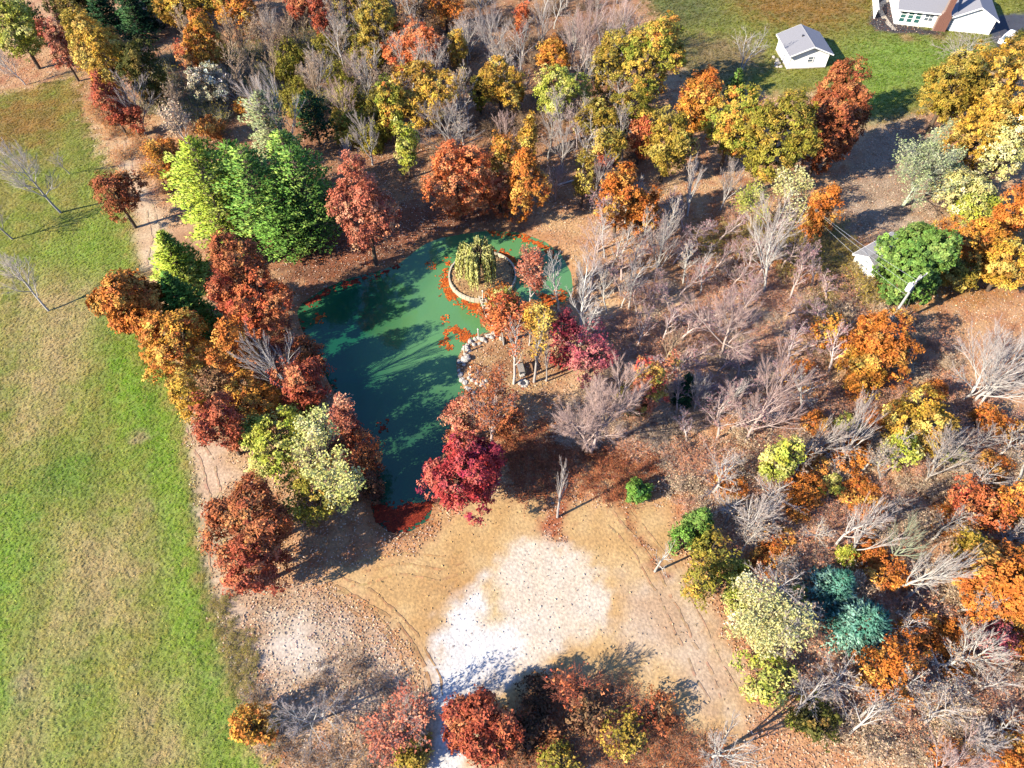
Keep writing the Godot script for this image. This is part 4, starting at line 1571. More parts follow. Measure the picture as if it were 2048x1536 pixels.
func materials() -> void:
	leaf_mat = StandardMaterial3D.new()
	leaf_mat.vertex_color_use_as_albedo = true
	leaf_mat.roughness = 0.7
	leaf_mat.metallic_specular = 0.25
	leaf_mat.cull_mode = BaseMaterial3D.CULL_DISABLED
	leaf_mat.backlight_enabled = true
	leaf_mat.backlight = Color(0.5, 0.5, 0.5)
	needle_mat = leaf_mat.duplicate()
	needle_mat.backlight = Color(0.35, 0.35, 0.35)
	bark_mat = StandardMaterial3D.new()
	bark_mat.vertex_color_use_as_albedo = true
	bark_mat.roughness = 0.9
	M.blade = leaf_mat.duplicate()
	M.blade.backlight = Color(0.4, 0.4, 0.4)
	M.litter = leaf_mat.duplicate()
	M.litter.backlight_enabled = false
	M.litter.roughness = 0.85
	M.ground = StandardMaterial3D.new()
	M.ground.vertex_color_use_as_albedo = true
	M.ground.roughness = 0.95
	M.ground.albedo_texture = grain(5, 0.045, 0.74, 1.0)
	M.ground.uv1_triplanar = true
	M.ground.uv1_world_triplanar = true
	M.ground.uv1_scale = Vector3(0.11, 0.11, 0.11)
	M.ground.heightmap_enabled = true
	M.ground.heightmap_texture = grain(6, 0.06, 0.0, 1.0)
	M.ground.heightmap_scale = 2.0
	M.grass = M.ground.duplicate()
	M.grass.albedo_texture = grain(8, 0.06, 0.7, 1.0)
	M.grass.uv1_scale = Vector3(0.16, 0.16, 0.16)
	M.water = StandardMaterial3D.new()
	M.water.vertex_color_use_as_albedo = true
	M.water.roughness = 0.07
	M.water.metallic_specular = 0.36
	M.water.normal_enabled = true
	var rip := grain(9, 0.02, 0.0, 1.0)
	rip.as_normal_map = true
	rip.bump_strength = 1.5
	rip.color_ramp = null
	M.water.normal_texture = rip
	M.water.normal_scale = 0.12
	M.water.uv1_triplanar = true
	M.water.uv1_world_triplanar = true
	M.water.uv1_scale = Vector3(0.2, 0.2, 0.2)
	M.white = grained(Color(0.70, 0.70, 0.68), 12, 0.02, 0.9, 1.0, Vector3(0.4, 0.4, 0.4), 0.6)
	M.trim = paint(Color(0.66, 0.66, 0.64), 0.5)
	M.roof = grained(Color(0.18, 0.18, 0.195), 13, 0.12, 0.62, 1.1, Vector3(0.5, 0.5, 0.5), 0.9)
	M.roof_old = grained(Color(0.23, 0.225, 0.225), 14, 0.05, 0.6, 1.1, Vector3(0.25, 1.0, 0.25), 0.9)
	M.dark = paint(Color(0.03, 0.03, 0.035), 0.4)
	M.glass = paint(Color(0.02, 0.075, 0.07), 0.08)
	M.sky_glass = paint(Color(0.10, 0.28, 0.42), 0.08)
	M.pane = paint(Color(0.07, 0.09, 0.11), 0.08)
	M.brick = grained(Color(0.15, 0.065, 0.045), 15, 0.08, 0.6, 1.25, Vector3(0.6, 0.6, 0.6))
	M.mortar = paint(Color(0.16, 0.12, 0.10), 0.9)
	M.steel = paint(Color(0.45, 0.46, 0.47), 0.4, 0.6)
	M.pole = grained(Color(0.30, 0.30, 0.28), 16, 0.05, 0.7, 1.1, Vector3(2, 0.3, 2))
	M.stone = grained(Color(0.34, 0.31, 0.27), 17, 0.05, 0.55, 1.2, Vector3(0.8, 0.8, 0.8))
	M.block = grained(Color(0.36, 0.31, 0.22), 18, 0.05, 0.7, 1.15, Vector3(0.8, 0.8, 0.8))
	M.wood = grained(Color(0.20, 0.19, 0.175), 19, 0.05, 0.7, 1.15, Vector3(2, 0.5, 2))
	M.post = grained(Color(0.36, 0.33, 0.26), 20, 0.05, 0.8, 1.1, Vector3(2, 0.5, 2))
	M.iron = paint(Color(0.02, 0.02, 0.02), 0.5)
	M.car = paint(Color(0.62, 0.63, 0.65), 0.25)
	M.car.clearcoat_enabled = true
	M.tyre = paint(Color(0.025, 0.025, 0.025), 0.9)
	M.lamp_red = paint(Color(0.4, 0.02, 0.02), 0.2)
	M.lamp_clear = paint(Color(0.6, 0.6, 0.6), 0.1)
	M.mulch = grained(Color(0.05, 0.045, 0.05), 21, 0.12, 0.5, 1.2, Vector3(0.6, 0.6, 0.6))
	M.paving = grained(Color(0.30, 0.26, 0.20), 22, 0.05, 0.7, 1.15, Vector3(0.8, 0.8, 0.8))


const FLOOR := [Color(0.3727, 0.2397, 0.1231), Color(0.3292, 0.1710, 0.0780), Color(0.2697, 0.1079, 0.0443)]
const ISLE := [Color(0.3052, 0.2063, 0.0939), Color(0.2282, 0.1211, 0.0488)]
const BANK := Color(0.1525, 0.0706, 0.0264)
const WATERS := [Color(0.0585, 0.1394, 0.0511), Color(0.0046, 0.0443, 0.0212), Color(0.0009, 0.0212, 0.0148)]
const POLE_H := 8.15
const GROUND_LABELS := ["leaf covered wood floor of tan and russet litter", "wide mown field of green and straw grass", "green and brown lawn round the white house", "bare sandy track along the field's edge", "open sandy tan yard below the pond", "spread of white gravel in the sandy yard", "leaf strewn bank at the pond's edge", "dry leafy ground of the round island", "dark asphalt driveway beside the house"]
const POND := [-8.81, -65.02, -5.78, -65.82, -2.72, -66.36, 0.99, -66.0, 4.02, -64.41, 5.89, -62.25, 6.94, -59.18, 7.09, -56.39, 6.14, -54.46, 3.84, -53.48, 1.46, -52.73, -0.22, -51.48, -1.6, -50.39, -3.41, -49.82, -4.74, -48.7, -5.56, -47.31, -5.99, -46.09, -5.81, -44.56, -5.17, -42.94, -4.57, -41.05, -5.01, -39.21, -5.96, -37.9, -6.53, -36.27, -6.89, -34.01, -7.24, -31.83, -7.2, -29.74, -7.63, -27.72, -9.28, -26.54, -11.08, -26.44, -12.58, -27.62, -13.13, -29.23, -13.29, -31.83, -13.88, -34.01, -15.5, -36.84, -17.2, -39.82, -19.35, -43.58, -21.74, -47.59, -23.54, -51.12, -24.24, -53.18, -23.79, -54.53, -21.62, -56.7, -18.94, -58.29, -15.56, -59.51, -13.32, -60.74, -11.7, -62.77, -10.58, -63.97]
const PAINTS := [
	["forest_floor", [-39.21, -122.51, 19.94, -122.51, 20.04, -93.46, 14.21, -69.68, -7.57, -65.14, -22.43, -62.54, -33.36, -71.58, -50.4, -93.46], Color(0.2397, 0.1231, 0.0535), 3, 2, Color(0.1856, 0.0810, 0.0324), 1],
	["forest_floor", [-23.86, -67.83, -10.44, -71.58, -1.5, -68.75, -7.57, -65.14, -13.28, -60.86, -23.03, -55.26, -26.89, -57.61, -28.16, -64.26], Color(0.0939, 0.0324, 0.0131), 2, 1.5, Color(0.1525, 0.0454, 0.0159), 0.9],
	["forest_floor", [-1.5, -68.75, 9.81, -69.68, 13.71, -64.26, 17.73, -57.61, 11.07, -47.29, 5.76, -48.67, 7.3, -57.61, 5.22, -64.26], Color(0.3803, 0.2339, 0.1079), 2, 1.5, Color(0.3086, 0.1525, 0.0692), 0.9],
	["forest_floor", [8.75, -52.99, 21.79, -57.61, 32.65, -54.49, 27.93, -43.31, 13.56, -36.04, 6.44, -40.79], Color(0.4035, 0.2824, 0.1662), 3, 2, Color(0.3292, 0.1807, 0.1008), 0.85],
	["forest_floor", [-0.76, -48.67, 5.73, -47.97, 4.41, -41.41, -1.19, -37.19, -4.83, -41.41, -5.05, -47.29], Color(0.2888, 0.1758, 0.0780), 1.5, 1, Color(0.2010, 0.0939, 0.0401), 0.9],
	["forest_floor", [12.58, -36.04, 23.61, -37.19, 37.77, -34.91, 52.87, -36.04, 39.39, -5.39, 19.62, -5.39, 17.03, -21.04, 14.69, -29.55], Color(0.3727, 0.2116, 0.1116), 3, 2, Color(0.3222, 0.1437, 0.0637), 0.8],
	["forest_floor", [39.42, -35.47, 54.42, -39.57, 49.79, -29.04, 40.9, -30.06], Color(0.3398, 0.2575, 0.1881), 2, 1.5, Color(0.2575, 0.1525, 0.1025), 0.8],
	["forest_floor", [22.26, -68.75, 38.51, -68.75, 36.86, -57.61, 25.85, -54.49, 18.89, -57.61], Color(0.2575, 0.0939, 0.0241), 2, 1.5, Color(0.1881, 0.0572, 0.0159), 0.7],
	["grass_field", [-83.08, -93.46, -71.0, -96.0, -65.78, -99.93, -60.68, -88.61, -54.85, -79.65, -47.35, -67.83, -43.43, -59.21, -45.44, -57.61, -43.96, -52.99, -37.29, -47.29, -33.3, -40.79, -32.19, -36.61, -29.92, -31.63, -28.28, -27.05, -26.59, -22.82, -24.1, -17.65, -21.71, -12.58, -20.03, -9.36, -17.83, -4.14, -47.79, -4.14], Color(0.2063, 0.1856, 0.0381), 2, 1, Color(0.1525, 0.1807, 0.0241), 1],
	["grass_field", [-77.63, -91.0, -70.5, -94.72, -63.92, -94.72, -60.9, -86.28, -65.16, -82.9, -72.6, -79.65], Color(0.2171, 0.1079, 0.0241), 5, 3, Color(0.1710, 0.1008, 0.0212), 0.85],
	["grass_field", [-62.87, -89.8, -56.93, -81.8, -53.79, -75.51, -56.76, -76.53], Color(0.1079, 0.1570, 0.0159), 3, 2, Color(0.1525, 0.1881, 0.0241), 0.8],
	["grass_field", [-54.85, -64.26, -51.83, -69.68, -45.75, -64.26, -43.43, -59.21, -47.76, -57.61, -53.29, -60.03, -58.34, -60.86], Color(0.1231, 0.2116, 0.0172), 3.5, 2, Color(0.1662, 0.2226, 0.0256), 0.85],
	["grass_field", [-57.03, -57.61, -48.64, -56.81, -45.15, -51.52, -45.54, -43.31, -46.92, -34.91, -50.78, -39.57, -53.98, -48.67], Color(0.3222, 0.2339, 0.1008), 4, 2.5, Color(0.2760, 0.2171, 0.0810), 0.9],
	["grass_field", [-44.87, -51.52, -38.11, -44.61, -34.43, -38.96, -30.86, -31.63, -27.62, -23.27, -24.52, -16.83, -21.66, -11.49, -19.46, -6.68, -22.05, -6.68, -25.96, -12.96, -31.05, -23.73, -36.7, -34.91, -41.74, -42.04], Color(0.0973, 0.2063, 0.0080), 3, 2, Color(0.1271, 0.2171, 0.0137), 0.9],
	["grass_field", [-40.56, -25.6, -34.89, -29.04, -31.96, -22.37, -32.78, -16.83, -37.02, -16.03, -39.6, -18.47], Color(0.3019, 0.2226, 0.0939), 4, 3, Color(0.2514, 0.2063, 0.0721), 0.9],
	["grass_field", [-39.83, -14.86, -37.58, -16.43, -35.22, -12.22, -35.06, -7.67, -37.28, -6.68, -39.25, -11.49], Color(0.3154, 0.2282, 0.1008), 3, 2, Color(0.2697, 0.2116, 0.0810), 0.9],
	["grass_field", [-29.7, -12.22, -27.15, -12.96, -25.2, -8.68, -27.25, -6.68], Color(0.2953, 0.2171, 0.0939), 4, 3, Color(0.2514, 0.2010, 0.0721), 0.85],
	["grass_field", [-51.31, -31.63, -44.81, -29.55, -41.63, -23.73, -41.78, -17.65, -38.76, -12.22, -41.14, -8.68], Color(0.0906, 0.1958, 0.0097), 3.5, 2.5, Color(0.1192, 0.2063, 0.0159), 0.8],
	["grass_field", [-36.99, -14.86, -33.76, -13.71, -32.65, -9.36, -34.3, -8.68], Color(0.0780, 0.1807, 0.0097), 3, 2.5, Color(0.1192, 0.1958, 0.0148), 0.7],
	["grass_field", [-43.72, -35.47, -40.11, -34.91, -38.77, -29.55, -44.61, -29.04, -46.11, -31.63], Color(0.0780, 0.1570, 0.0116), 2, 1, Color(0.1025, 0.1525, 0.0159), 0.8],
	["grass_field", [-37.66, -36.73, -36.63, -37.08, -35.89, -36.27, -36.74, -35.36, -37.55, -35.75], Color(0.3052, 0.2339, 0.1311), 0.6, 0.5, Color(0.2575, 0.1881, 0.0939), 0.8],
	["grass_field", [-39.92, -14.09, -38.87, -14.47, -38.02, -13.33, -38.76, -12.22], Color(0.2888, 0.2282, 0.1311), 0.6, 0.6, Color(0.2426, 0.1758, 0.0939), 0.7],
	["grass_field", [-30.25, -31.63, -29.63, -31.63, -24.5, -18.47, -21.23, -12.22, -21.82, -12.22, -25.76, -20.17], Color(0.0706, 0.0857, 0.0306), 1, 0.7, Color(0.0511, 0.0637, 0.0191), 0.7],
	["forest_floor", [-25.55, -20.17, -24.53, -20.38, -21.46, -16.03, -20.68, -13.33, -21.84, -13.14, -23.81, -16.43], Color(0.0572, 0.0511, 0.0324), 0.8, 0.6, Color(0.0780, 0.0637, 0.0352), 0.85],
	["dirt_path", [-54.89, -85.36, -53.02, -85.14, -50.31, -78.6, -46.24, -72.06, -43.12, -67.83, -41.2, -64.26, -40.97, -59.21, -43.49, -59.21, -46.14, -65.14, -46.23, -67.83, -49.12, -73.52, -52.31, -79.65], Color(0.4114, 0.3086, 0.1958), 1, 0.6, Color(0.3506, 0.2339, 0.1352), 1],
	["dirt_path", [-33.2, -40.79, -30.11, -37.78, -25.87, -32.17, -25.85, -31.21, -27.8, -30.32, -27.43, -26.56, -25.43, -22.37, -21.14, -18.47, -23.06, -17.65, -25.54, -21.04, -28.02, -26.56, -29.92, -31.63], Color(0.4035, 0.2888, 0.1958), 1, 0.7, Color(0.3433, 0.2282, 0.1437), 1],
	["dirt_path", [-42.36, -65.14, -37.76, -68.75, -36.26, -65.14, -39.8, -59.21], Color(0.3292, 0.2010, 0.1079), 1.2, 0.8, Color(0.2575, 0.1311, 0.0637), 0.9],
	["forest_floor", [-23.72, -20.6, -19.95, -21.04, -15.59, -20.6, -10.99, -17.65, -7.33, -13.33, -6.29, -9.71, -12.53, -10.41, -18.35, -12.58, -21.21, -14.86], Color(0.3292, 0.2455, 0.1710), 2, 1.2, Color(0.2514, 0.1710, 0.1043), 0.95],
	["forest_floor", [-20.81, -18.89, -17.79, -18.47, -15.79, -16.43, -15.02, -14.09, -17.43, -14.09, -19.82, -16.03], Color(0.4154, 0.3506, 0.2824), 1.5, 1.2, Color(0.3652, 0.2888, 0.2063), 0.9],
	["sandy_yard", [-16.65, -21.92, -13.34, -23.18, -8.19, -24.75, -5.66, -27.54, -2.97, -29.55, 2.61, -30.06, 7.2, -28.79, 10.46, -29.04, 14.22, -29.55, 14.5, -24.66, 16.68, -18.89, 18.97, -13.33, 17.81, -9.36, 13.61, -9.36, 8.94, -12.58, 2.19, -11.49, -0.92, -9.36, -3.07, -5.39, -6.74, -5.39, -6.33, -11.49, -7.18, -14.47, -9.28, -17.24, -12.06, -19.74], Color(0.3727, 0.2455, 0.1079), 1.2, 0.7, Color(0.3362, 0.2010, 0.0750), 1],
	["sandy_yard", [9.29, -21.04, 13.44, -23.27, 16.68, -18.89, 18.97, -13.33, 17.69, -10.77, 14.7, -11.49, 12.43, -15.25, 8.88, -16.43], Color(0.3652, 0.2760, 0.1958), 2, 1.2, Color(0.3222, 0.2171, 0.1352), 0.9],
	["sandy_yard", [-7.14, -22.37, -4.59, -23.73, -2.79, -22.37, -5.22, -18.89, -6.45, -15.64, -7.18, -16.83], Color(0.2888, 0.1525, 0.0465), 1.5, 0.8, Color(0.2575, 0.1271, 0.0361), 0.7],
	["forest_floor", [3.07, -29.55, 5.14, -29.04, 4.98, -25.6, 3.4, -25.13, 2.53, -26.56], Color(0.2575, 0.0611, 0.0191), 0.8, 0.8, Color(0.2010, 0.0454, 0.0159), 0.9],
	["forest_floor", [9.34, -29.55, 10.46, -29.04, 13.38, -22.82, 12.51, -22.82], Color(0.2426, 0.0780, 0.0272), 0.8, 0.8, Color(0.1881, 0.0511, 0.0191), 0.8],
	["gravel_pad", [-1.71, -23.27, -0.4, -24.19, 1.17, -25.89, 3.41, -25.6, 6.05, -24.66, 7.48, -22.82, 8.48, -20.6, 8.45, -18.68, 6.49, -17.57, 4.77, -16.43, 2.26, -14.66, -0.56, -13.14, -2.62, -16.03, -2.73, -20.17], Color(0.4154, 0.3362, 0.2455), 0.9, 0.9, Color(0.4357, 0.3652, 0.2824), 1],
	["sandy_yard", [-2.12, -21.7, -1.03, -21.04, -0.59, -18.47, -1.62, -17.57, -2.6, -18.47, -2.4, -20.6], Color(0.3652, 0.2575, 0.1116), 0.6, 0.6, Color(0.3292, 0.2171, 0.0810), 0.9],
	["gravel_pad", [-3.39, -20.82, -2.34, -21.7, -2.46, -19.53, -2.87, -17.57, -1.0, -17.85, 0.75, -18.35, 0.91, -17.04, 0.24, -15.25, -0.96, -13.71, -3.7, -12.22, -3.22, -9.71, -3.44, -5.39, -6.37, -5.39, -6.0, -8.68, -6.22, -12.22, -6.53, -14.47, -6.18, -17.24, -5.26, -19.53], Color(0.4780, 0.4651, 0.4398), 1.1, 0.7, Color(0.4357, 0.4114, 0.3803), 1],
	["lawn", [21.49, -129.5, 98.36, -129.5, 84.75, -99.93, 70.21, -101.28, 58.04, -89.8, 49.89, -86.28, 46.85, -96.0, 39.2, -94.72, 33.71, -96.64, 26.96, -96.0, 25.45, -112.85], Color(0.1662, 0.1710, 0.0241), 2, 1, Color(0.1352, 0.1437, 0.0184), 1],
	["lawn", [37.21, -129.5, 62.55, -129.5, 59.05, -117.56, 50.42, -112.85, 43.51, -114.39, 37.91, -119.19], Color(0.2171, 0.0973, 0.0148), 5, 2.5, Color(0.1662, 0.0873, 0.0159), 0.85],
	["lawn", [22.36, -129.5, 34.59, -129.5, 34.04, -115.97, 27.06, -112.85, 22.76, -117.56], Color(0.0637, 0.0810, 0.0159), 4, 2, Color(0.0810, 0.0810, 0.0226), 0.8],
	["lawn", [27.65, -111.32, 37.75, -109.82, 39.41, -102.65, 30.86, -97.29, 26.04, -99.93], Color(0.2063, 0.1311, 0.0637), 3, 2, Color(0.1525, 0.1025, 0.0401), 0.8],
	["lawn", [53.21, -108.34, 62.02, -111.32, 69.99, -106.89, 65.93, -99.93, 53.08, -92.23, 48.37, -93.46], Color(0.1192, 0.2010, 0.0159), 4, 2, Color(0.1481, 0.2226, 0.0241), 0.85],
	["lawn", [61.72, -111.63, 63.42, -111.93, 64.32, -109.82, 62.15, -109.23], Color(0.3052, 0.2143, 0.0857), 0.6, 0.4, Color(0.2575, 0.1639, 0.0572), 0.9],
	["lawn", [67.18, -111.93, 69.32, -111.63, 68.52, -109.82, 66.88, -110.12], Color(0.2729, 0.1958, 0.0780), 0.6, 0.4, Color(0.2282, 0.1525, 0.0572), 0.85],
	["forest_floor", [50.23, -87.44, 58.04, -89.8, 58.29, -78.6, 53.47, -65.14, 49.51, -64.26, 41.26, -65.14, 39.86, -71.58, 44.98, -78.6], Color(0.2575, 0.1856, 0.1231), 2.5, 1.5, Color(0.2063, 0.1352, 0.0841), 0.95],
	["forest_floor", [44.59, -72.54, 54.5, -71.58, 52.86, -65.14, 47.09, -64.26, 43.96, -66.03], Color(0.3052, 0.2226, 0.1525), 2, 1.2, Color(0.2455, 0.1662, 0.1043), 0.9],
	["forest_floor", [51.95, -67.83, 65.62, -67.83, 60.52, -56.03, 48.26, -53.74, 43.04, -51.52, 40.82, -51.52, 47.87, -57.61], Color(0.2575, 0.1311, 0.0289), 2, 1.2, Color(0.2143, 0.0857, 0.0172), 0.9],
	["forest_floor", [58.24, -115.33, 62.37, -125.95, 66.66, -125.95, 63.09, -115.97, 66.64, -113.15, 69.54, -112.23, 69.37, -111.32, 62.12, -111.63, 58.39, -112.54], Color(0.0172, 0.0137, 0.0159), 0.5, 0.3, Color(0.0306, 0.0226, 0.0241), 1],
	["driveway", [76.6, -112.85, 79.67, -117.56, 93.62, -119.19, 86.0, -102.65, 76.64, -104.04, 75.74, -107.61], Color(0.0306, 0.0342, 0.0465), 0.5, 0.3, Color(0.0226, 0.0256, 0.0361), 1],
]
const RAFTS := [
	["thin line of rust leaves along the shaded north west shore", [-23.77, -54.38, -21.6, -56.54, -18.92, -58.13, -15.55, -59.34, -13.3, -60.58, -12.9, -60.08, -15.35, -58.61, -18.58, -57.33, -21.11, -55.61, -23.05, -53.48], 420, "raft_dark"],
	["thin line of leaves along the pond's west waterline", [-24.02, -52.58, -23.18, -50.97, -21.41, -47.59, -19.09, -43.58, -17.0, -39.82, -15.29, -36.73, -15.75, -36.5, -17.46, -39.45, -19.57, -43.33, -21.93, -47.45], 420, "raft_dark"],
	["orange leaves afloat against the island's west wall", [-7.52, -61.24, -8.23, -59.18, -8.47, -57.17, -7.68, -55.46, -6.37, -54.46, -4.16, -52.73, -2.18, -51.84, -2.21, -53.93, -4.21, -54.38, -6.07, -55.46, -7.07, -57.02, -7.5, -58.61], 1900, "raft"],
	["orange leaf raft trapped against the rocks by the footbridge", [-7.03, -50.68, -6.03, -50.68, -4.34, -49.54, -4.48, -48.84, -5.12, -48.42, -5.98, -49.54], 1000, "raft"],
	["thin strip of orange leaves drifting off the rocky point", [-7.68, -49.54, -7.36, -49.68, -6.96, -48.28, -6.82, -47.72, -7.16, -48.0], 180, "raft"],
	["orange leaves lining the pond's north shore", [-2.84, -66.18, 0.98, -65.82, 4.02, -64.15, 5.64, -62.09, 5.27, -61.75, 3.39, -63.45, 0.98, -64.93, -2.09, -65.46], 700, "raft"],
	["orange leaves behind the island's far wall", [-2.36, -63.11, -0.72, -62.6, 0.66, -61.24, 0.36, -60.41, -0.96, -61.75, -2.35, -62.42], 500, "raft"],
	["orange leaf raft filling the cove under the slim bare trees", [3.5, -55.61, 6.1, -56.08, 6.03, -54.53, 3.84, -53.48, 3.06, -53.93], 1100, "raft"],
	["dark red leaf mat covering the pond's south tip", [-12.69, -29.43, -10.89, -29.12, -9.05, -29.43, -7.3, -29.84, -7.63, -27.72, -9.28, -26.63, -11.09, -26.54, -12.5, -27.72, -13.03, -29.12], 2600, "raft_dark"],
	["small clump of orange leaves afloat in mid pond", [-7.83, -52.14, -7.51, -52.43, -7.26, -51.99, -7.58, -51.7], 70, "raft"],
	["few orange leaves adrift near the west bank", [-22.1, -51.84, -21.57, -52.73, -21.08, -52.43, -21.61, -51.55], 90, "raft"],
	["few brown leaves adrift in the pond's dark lower half", [-13.14, -38.02, -12.67, -38.25, -12.49, -37.54, -12.88, -37.43], 70, "raft_dark"],
	["few orange leaves afloat in the north arm", [1.22, -65.02, 1.84, -65.38, 2.08, -64.67, 1.34, -64.5], 60, "raft"],
	["few orange leaves afloat west of the willow", [-9.86, -60.58, -9.51, -60.74, -9.35, -60.08, -9.71, -60.08], 50, "raft"],
]
const ROCKS := [
	[-4.90, -47.49, 1.70, "large white boulder at the tip of the rocky point"],
	[-5.63, -45.87, 1.30, "round tan boulder standing alone in the shallows"],
	[-4.95, -45.93, 2.00, "biggest white boulder, leaning over the pond below the point"],
	[-1.74, -49.23, 1.10, ""],
	[-2.18, -48.95, 1.30, ""],
	[-2.67, -49.09, 1.00, ""],
	[-3.15, -48.67, 1.20, ""],
	[-3.65, -48.95, 1.40, ""],
	[-4.02, -48.81, 1.30, ""],
	[-4.50, -48.46, 1.50, ""],
	[-4.81, -48.11, 1.20, ""],
	[-4.11, -47.97, 1.00, ""],
	[-3.51, -48.11, 1.00, ""],
	[-1.20, -48.81, 1.00, ""],
	[-0.65, -48.25, 0.90, ""],
	[-4.62, -47.15, 1.20, ""],
	[-5.03, -46.74, 1.00, ""],
	[-4.70, -46.47, 1.10, ""],
	[-5.08, -45.27, 1.10, ""],
	[-4.35, -44.09, 1.10, ""],
	[-3.62, -44.35, 1.00, ""],
	[-5.59, -44.74, 1.10, ""],
	[-5.40, -44.09, 1.20, ""],
	[-5.22, -43.50, 1.30, ""],
	[-4.84, -43.05, 1.20, ""],
	[-4.49, -43.57, 1.10, ""],
	[-4.11, -43.25, 1.00, ""],
	[-3.59, -42.99, 1.10, ""],
	[-3.07, -42.93, 1.00, ""],
	[-2.71, -43.18, 1.10, ""],
	[-4.66, -42.42, 1.20, ""],
	[-4.33, -42.04, 1.10, ""],
	[-3.96, -41.60, 1.00, ""],
	[-4.15, -41.04, 1.10, ""],
	[-3.77, -40.42, 1.20, ""],
	[-3.90, -39.81, 1.00, ""],
	[-3.63, -39.33, 1.10, ""],
	[-2.16, -41.54, 1.00, ""],
	[-2.46, -40.98, 0.90, ""],
	[-3.35, -40.05, 0.90, ""],
	[-3.21, -42.54, 0.90, ""],
	[-5.28, -47.70, 0.90, ""],
	[-2.82, -48.39, 0.80, ""],
]
const TRACKS := [
	["curved wheel ruts along the sandy yard's left rim", [-15.95, -21.56, -13.87, -20.6, -11.81, -19.4, -9.75, -17.73, -8.15, -16.03, -7.16, -14.28, -6.54, -12.22], [[-0.9, 0.12], [-0.3, 0.08], [0.25, 0.15], [1.1, 0.1]], Color(0.2171, 0.1008, 0.0342)],
	["wheel ruts sweeping round the gravel's upper side", [-14.05, -21.92, -9.8, -22.82, -6.28, -22.46, -4.12, -23.04], [[-0.5, 0.12], [0.5, 0.12], [1.5, 0.09]], Color(0.2760, 0.1481, 0.0535)],
	["faint wheel ruts along the yard's right rim", [8.76, -28.04, 10.59, -25.6, 12.45, -22.37, 13.73, -18.89, 14.93, -15.64, 15.99, -12.22], [[-0.6, 0.1], [0.5, 0.13], [1.9, 0.07]], Color(0.2760, 0.1481, 0.0692)],
	["wheel ruts on the sandy track beside the field", [-31.7, -37.78, -30.28, -34.91, -28.72, -32.17, -27.64, -30.06, -27.16, -26.56, -25.63, -22.82], [[-0.55, 0.12], [0.55, 0.12]], Color(0.2636, 0.1437, 0.0692)],
	["pale wheel ruts far up the sandy track", [-54.08, -84.57, -51.7, -79.65, -48.28, -73.52, -45.54, -69.68, -43.46, -65.14, -42.68, -60.03], [[-0.5, 0.12], [0.5, 0.12]], Color(0.2760, 0.1662, 0.0873)],
]
const LOGS := [
	["long pale fallen trunk lying through the thicket by the orange maple", 39.15, -36.15, 46.66, -37.78, 300],
	["bleached trunk lying across the pale leaf floor at the wood's edge", 42.54, -34.63, 49.92, -36.04, 301],
	["forked grey trunk fallen over the clearing under the brush", 40.59, -28.54, 45.73, -31.63, 302],
	["thin pale log lying west of the big pink bare tree", 3.74, -36.27, 7.24, -37.08, 303],
	["grey trunk fallen among the grey saplings north of the pond", 5.90, -74.31, 10.24, -76.32, 304],
	["pale branch lying in the leaf litter by the large spruce", 34.65, -18.47, 38.26, -21.48, 305],
]
const FAR_POLE := Vector3(34.87, 0, -63.15)
const FAR_H := 6.44
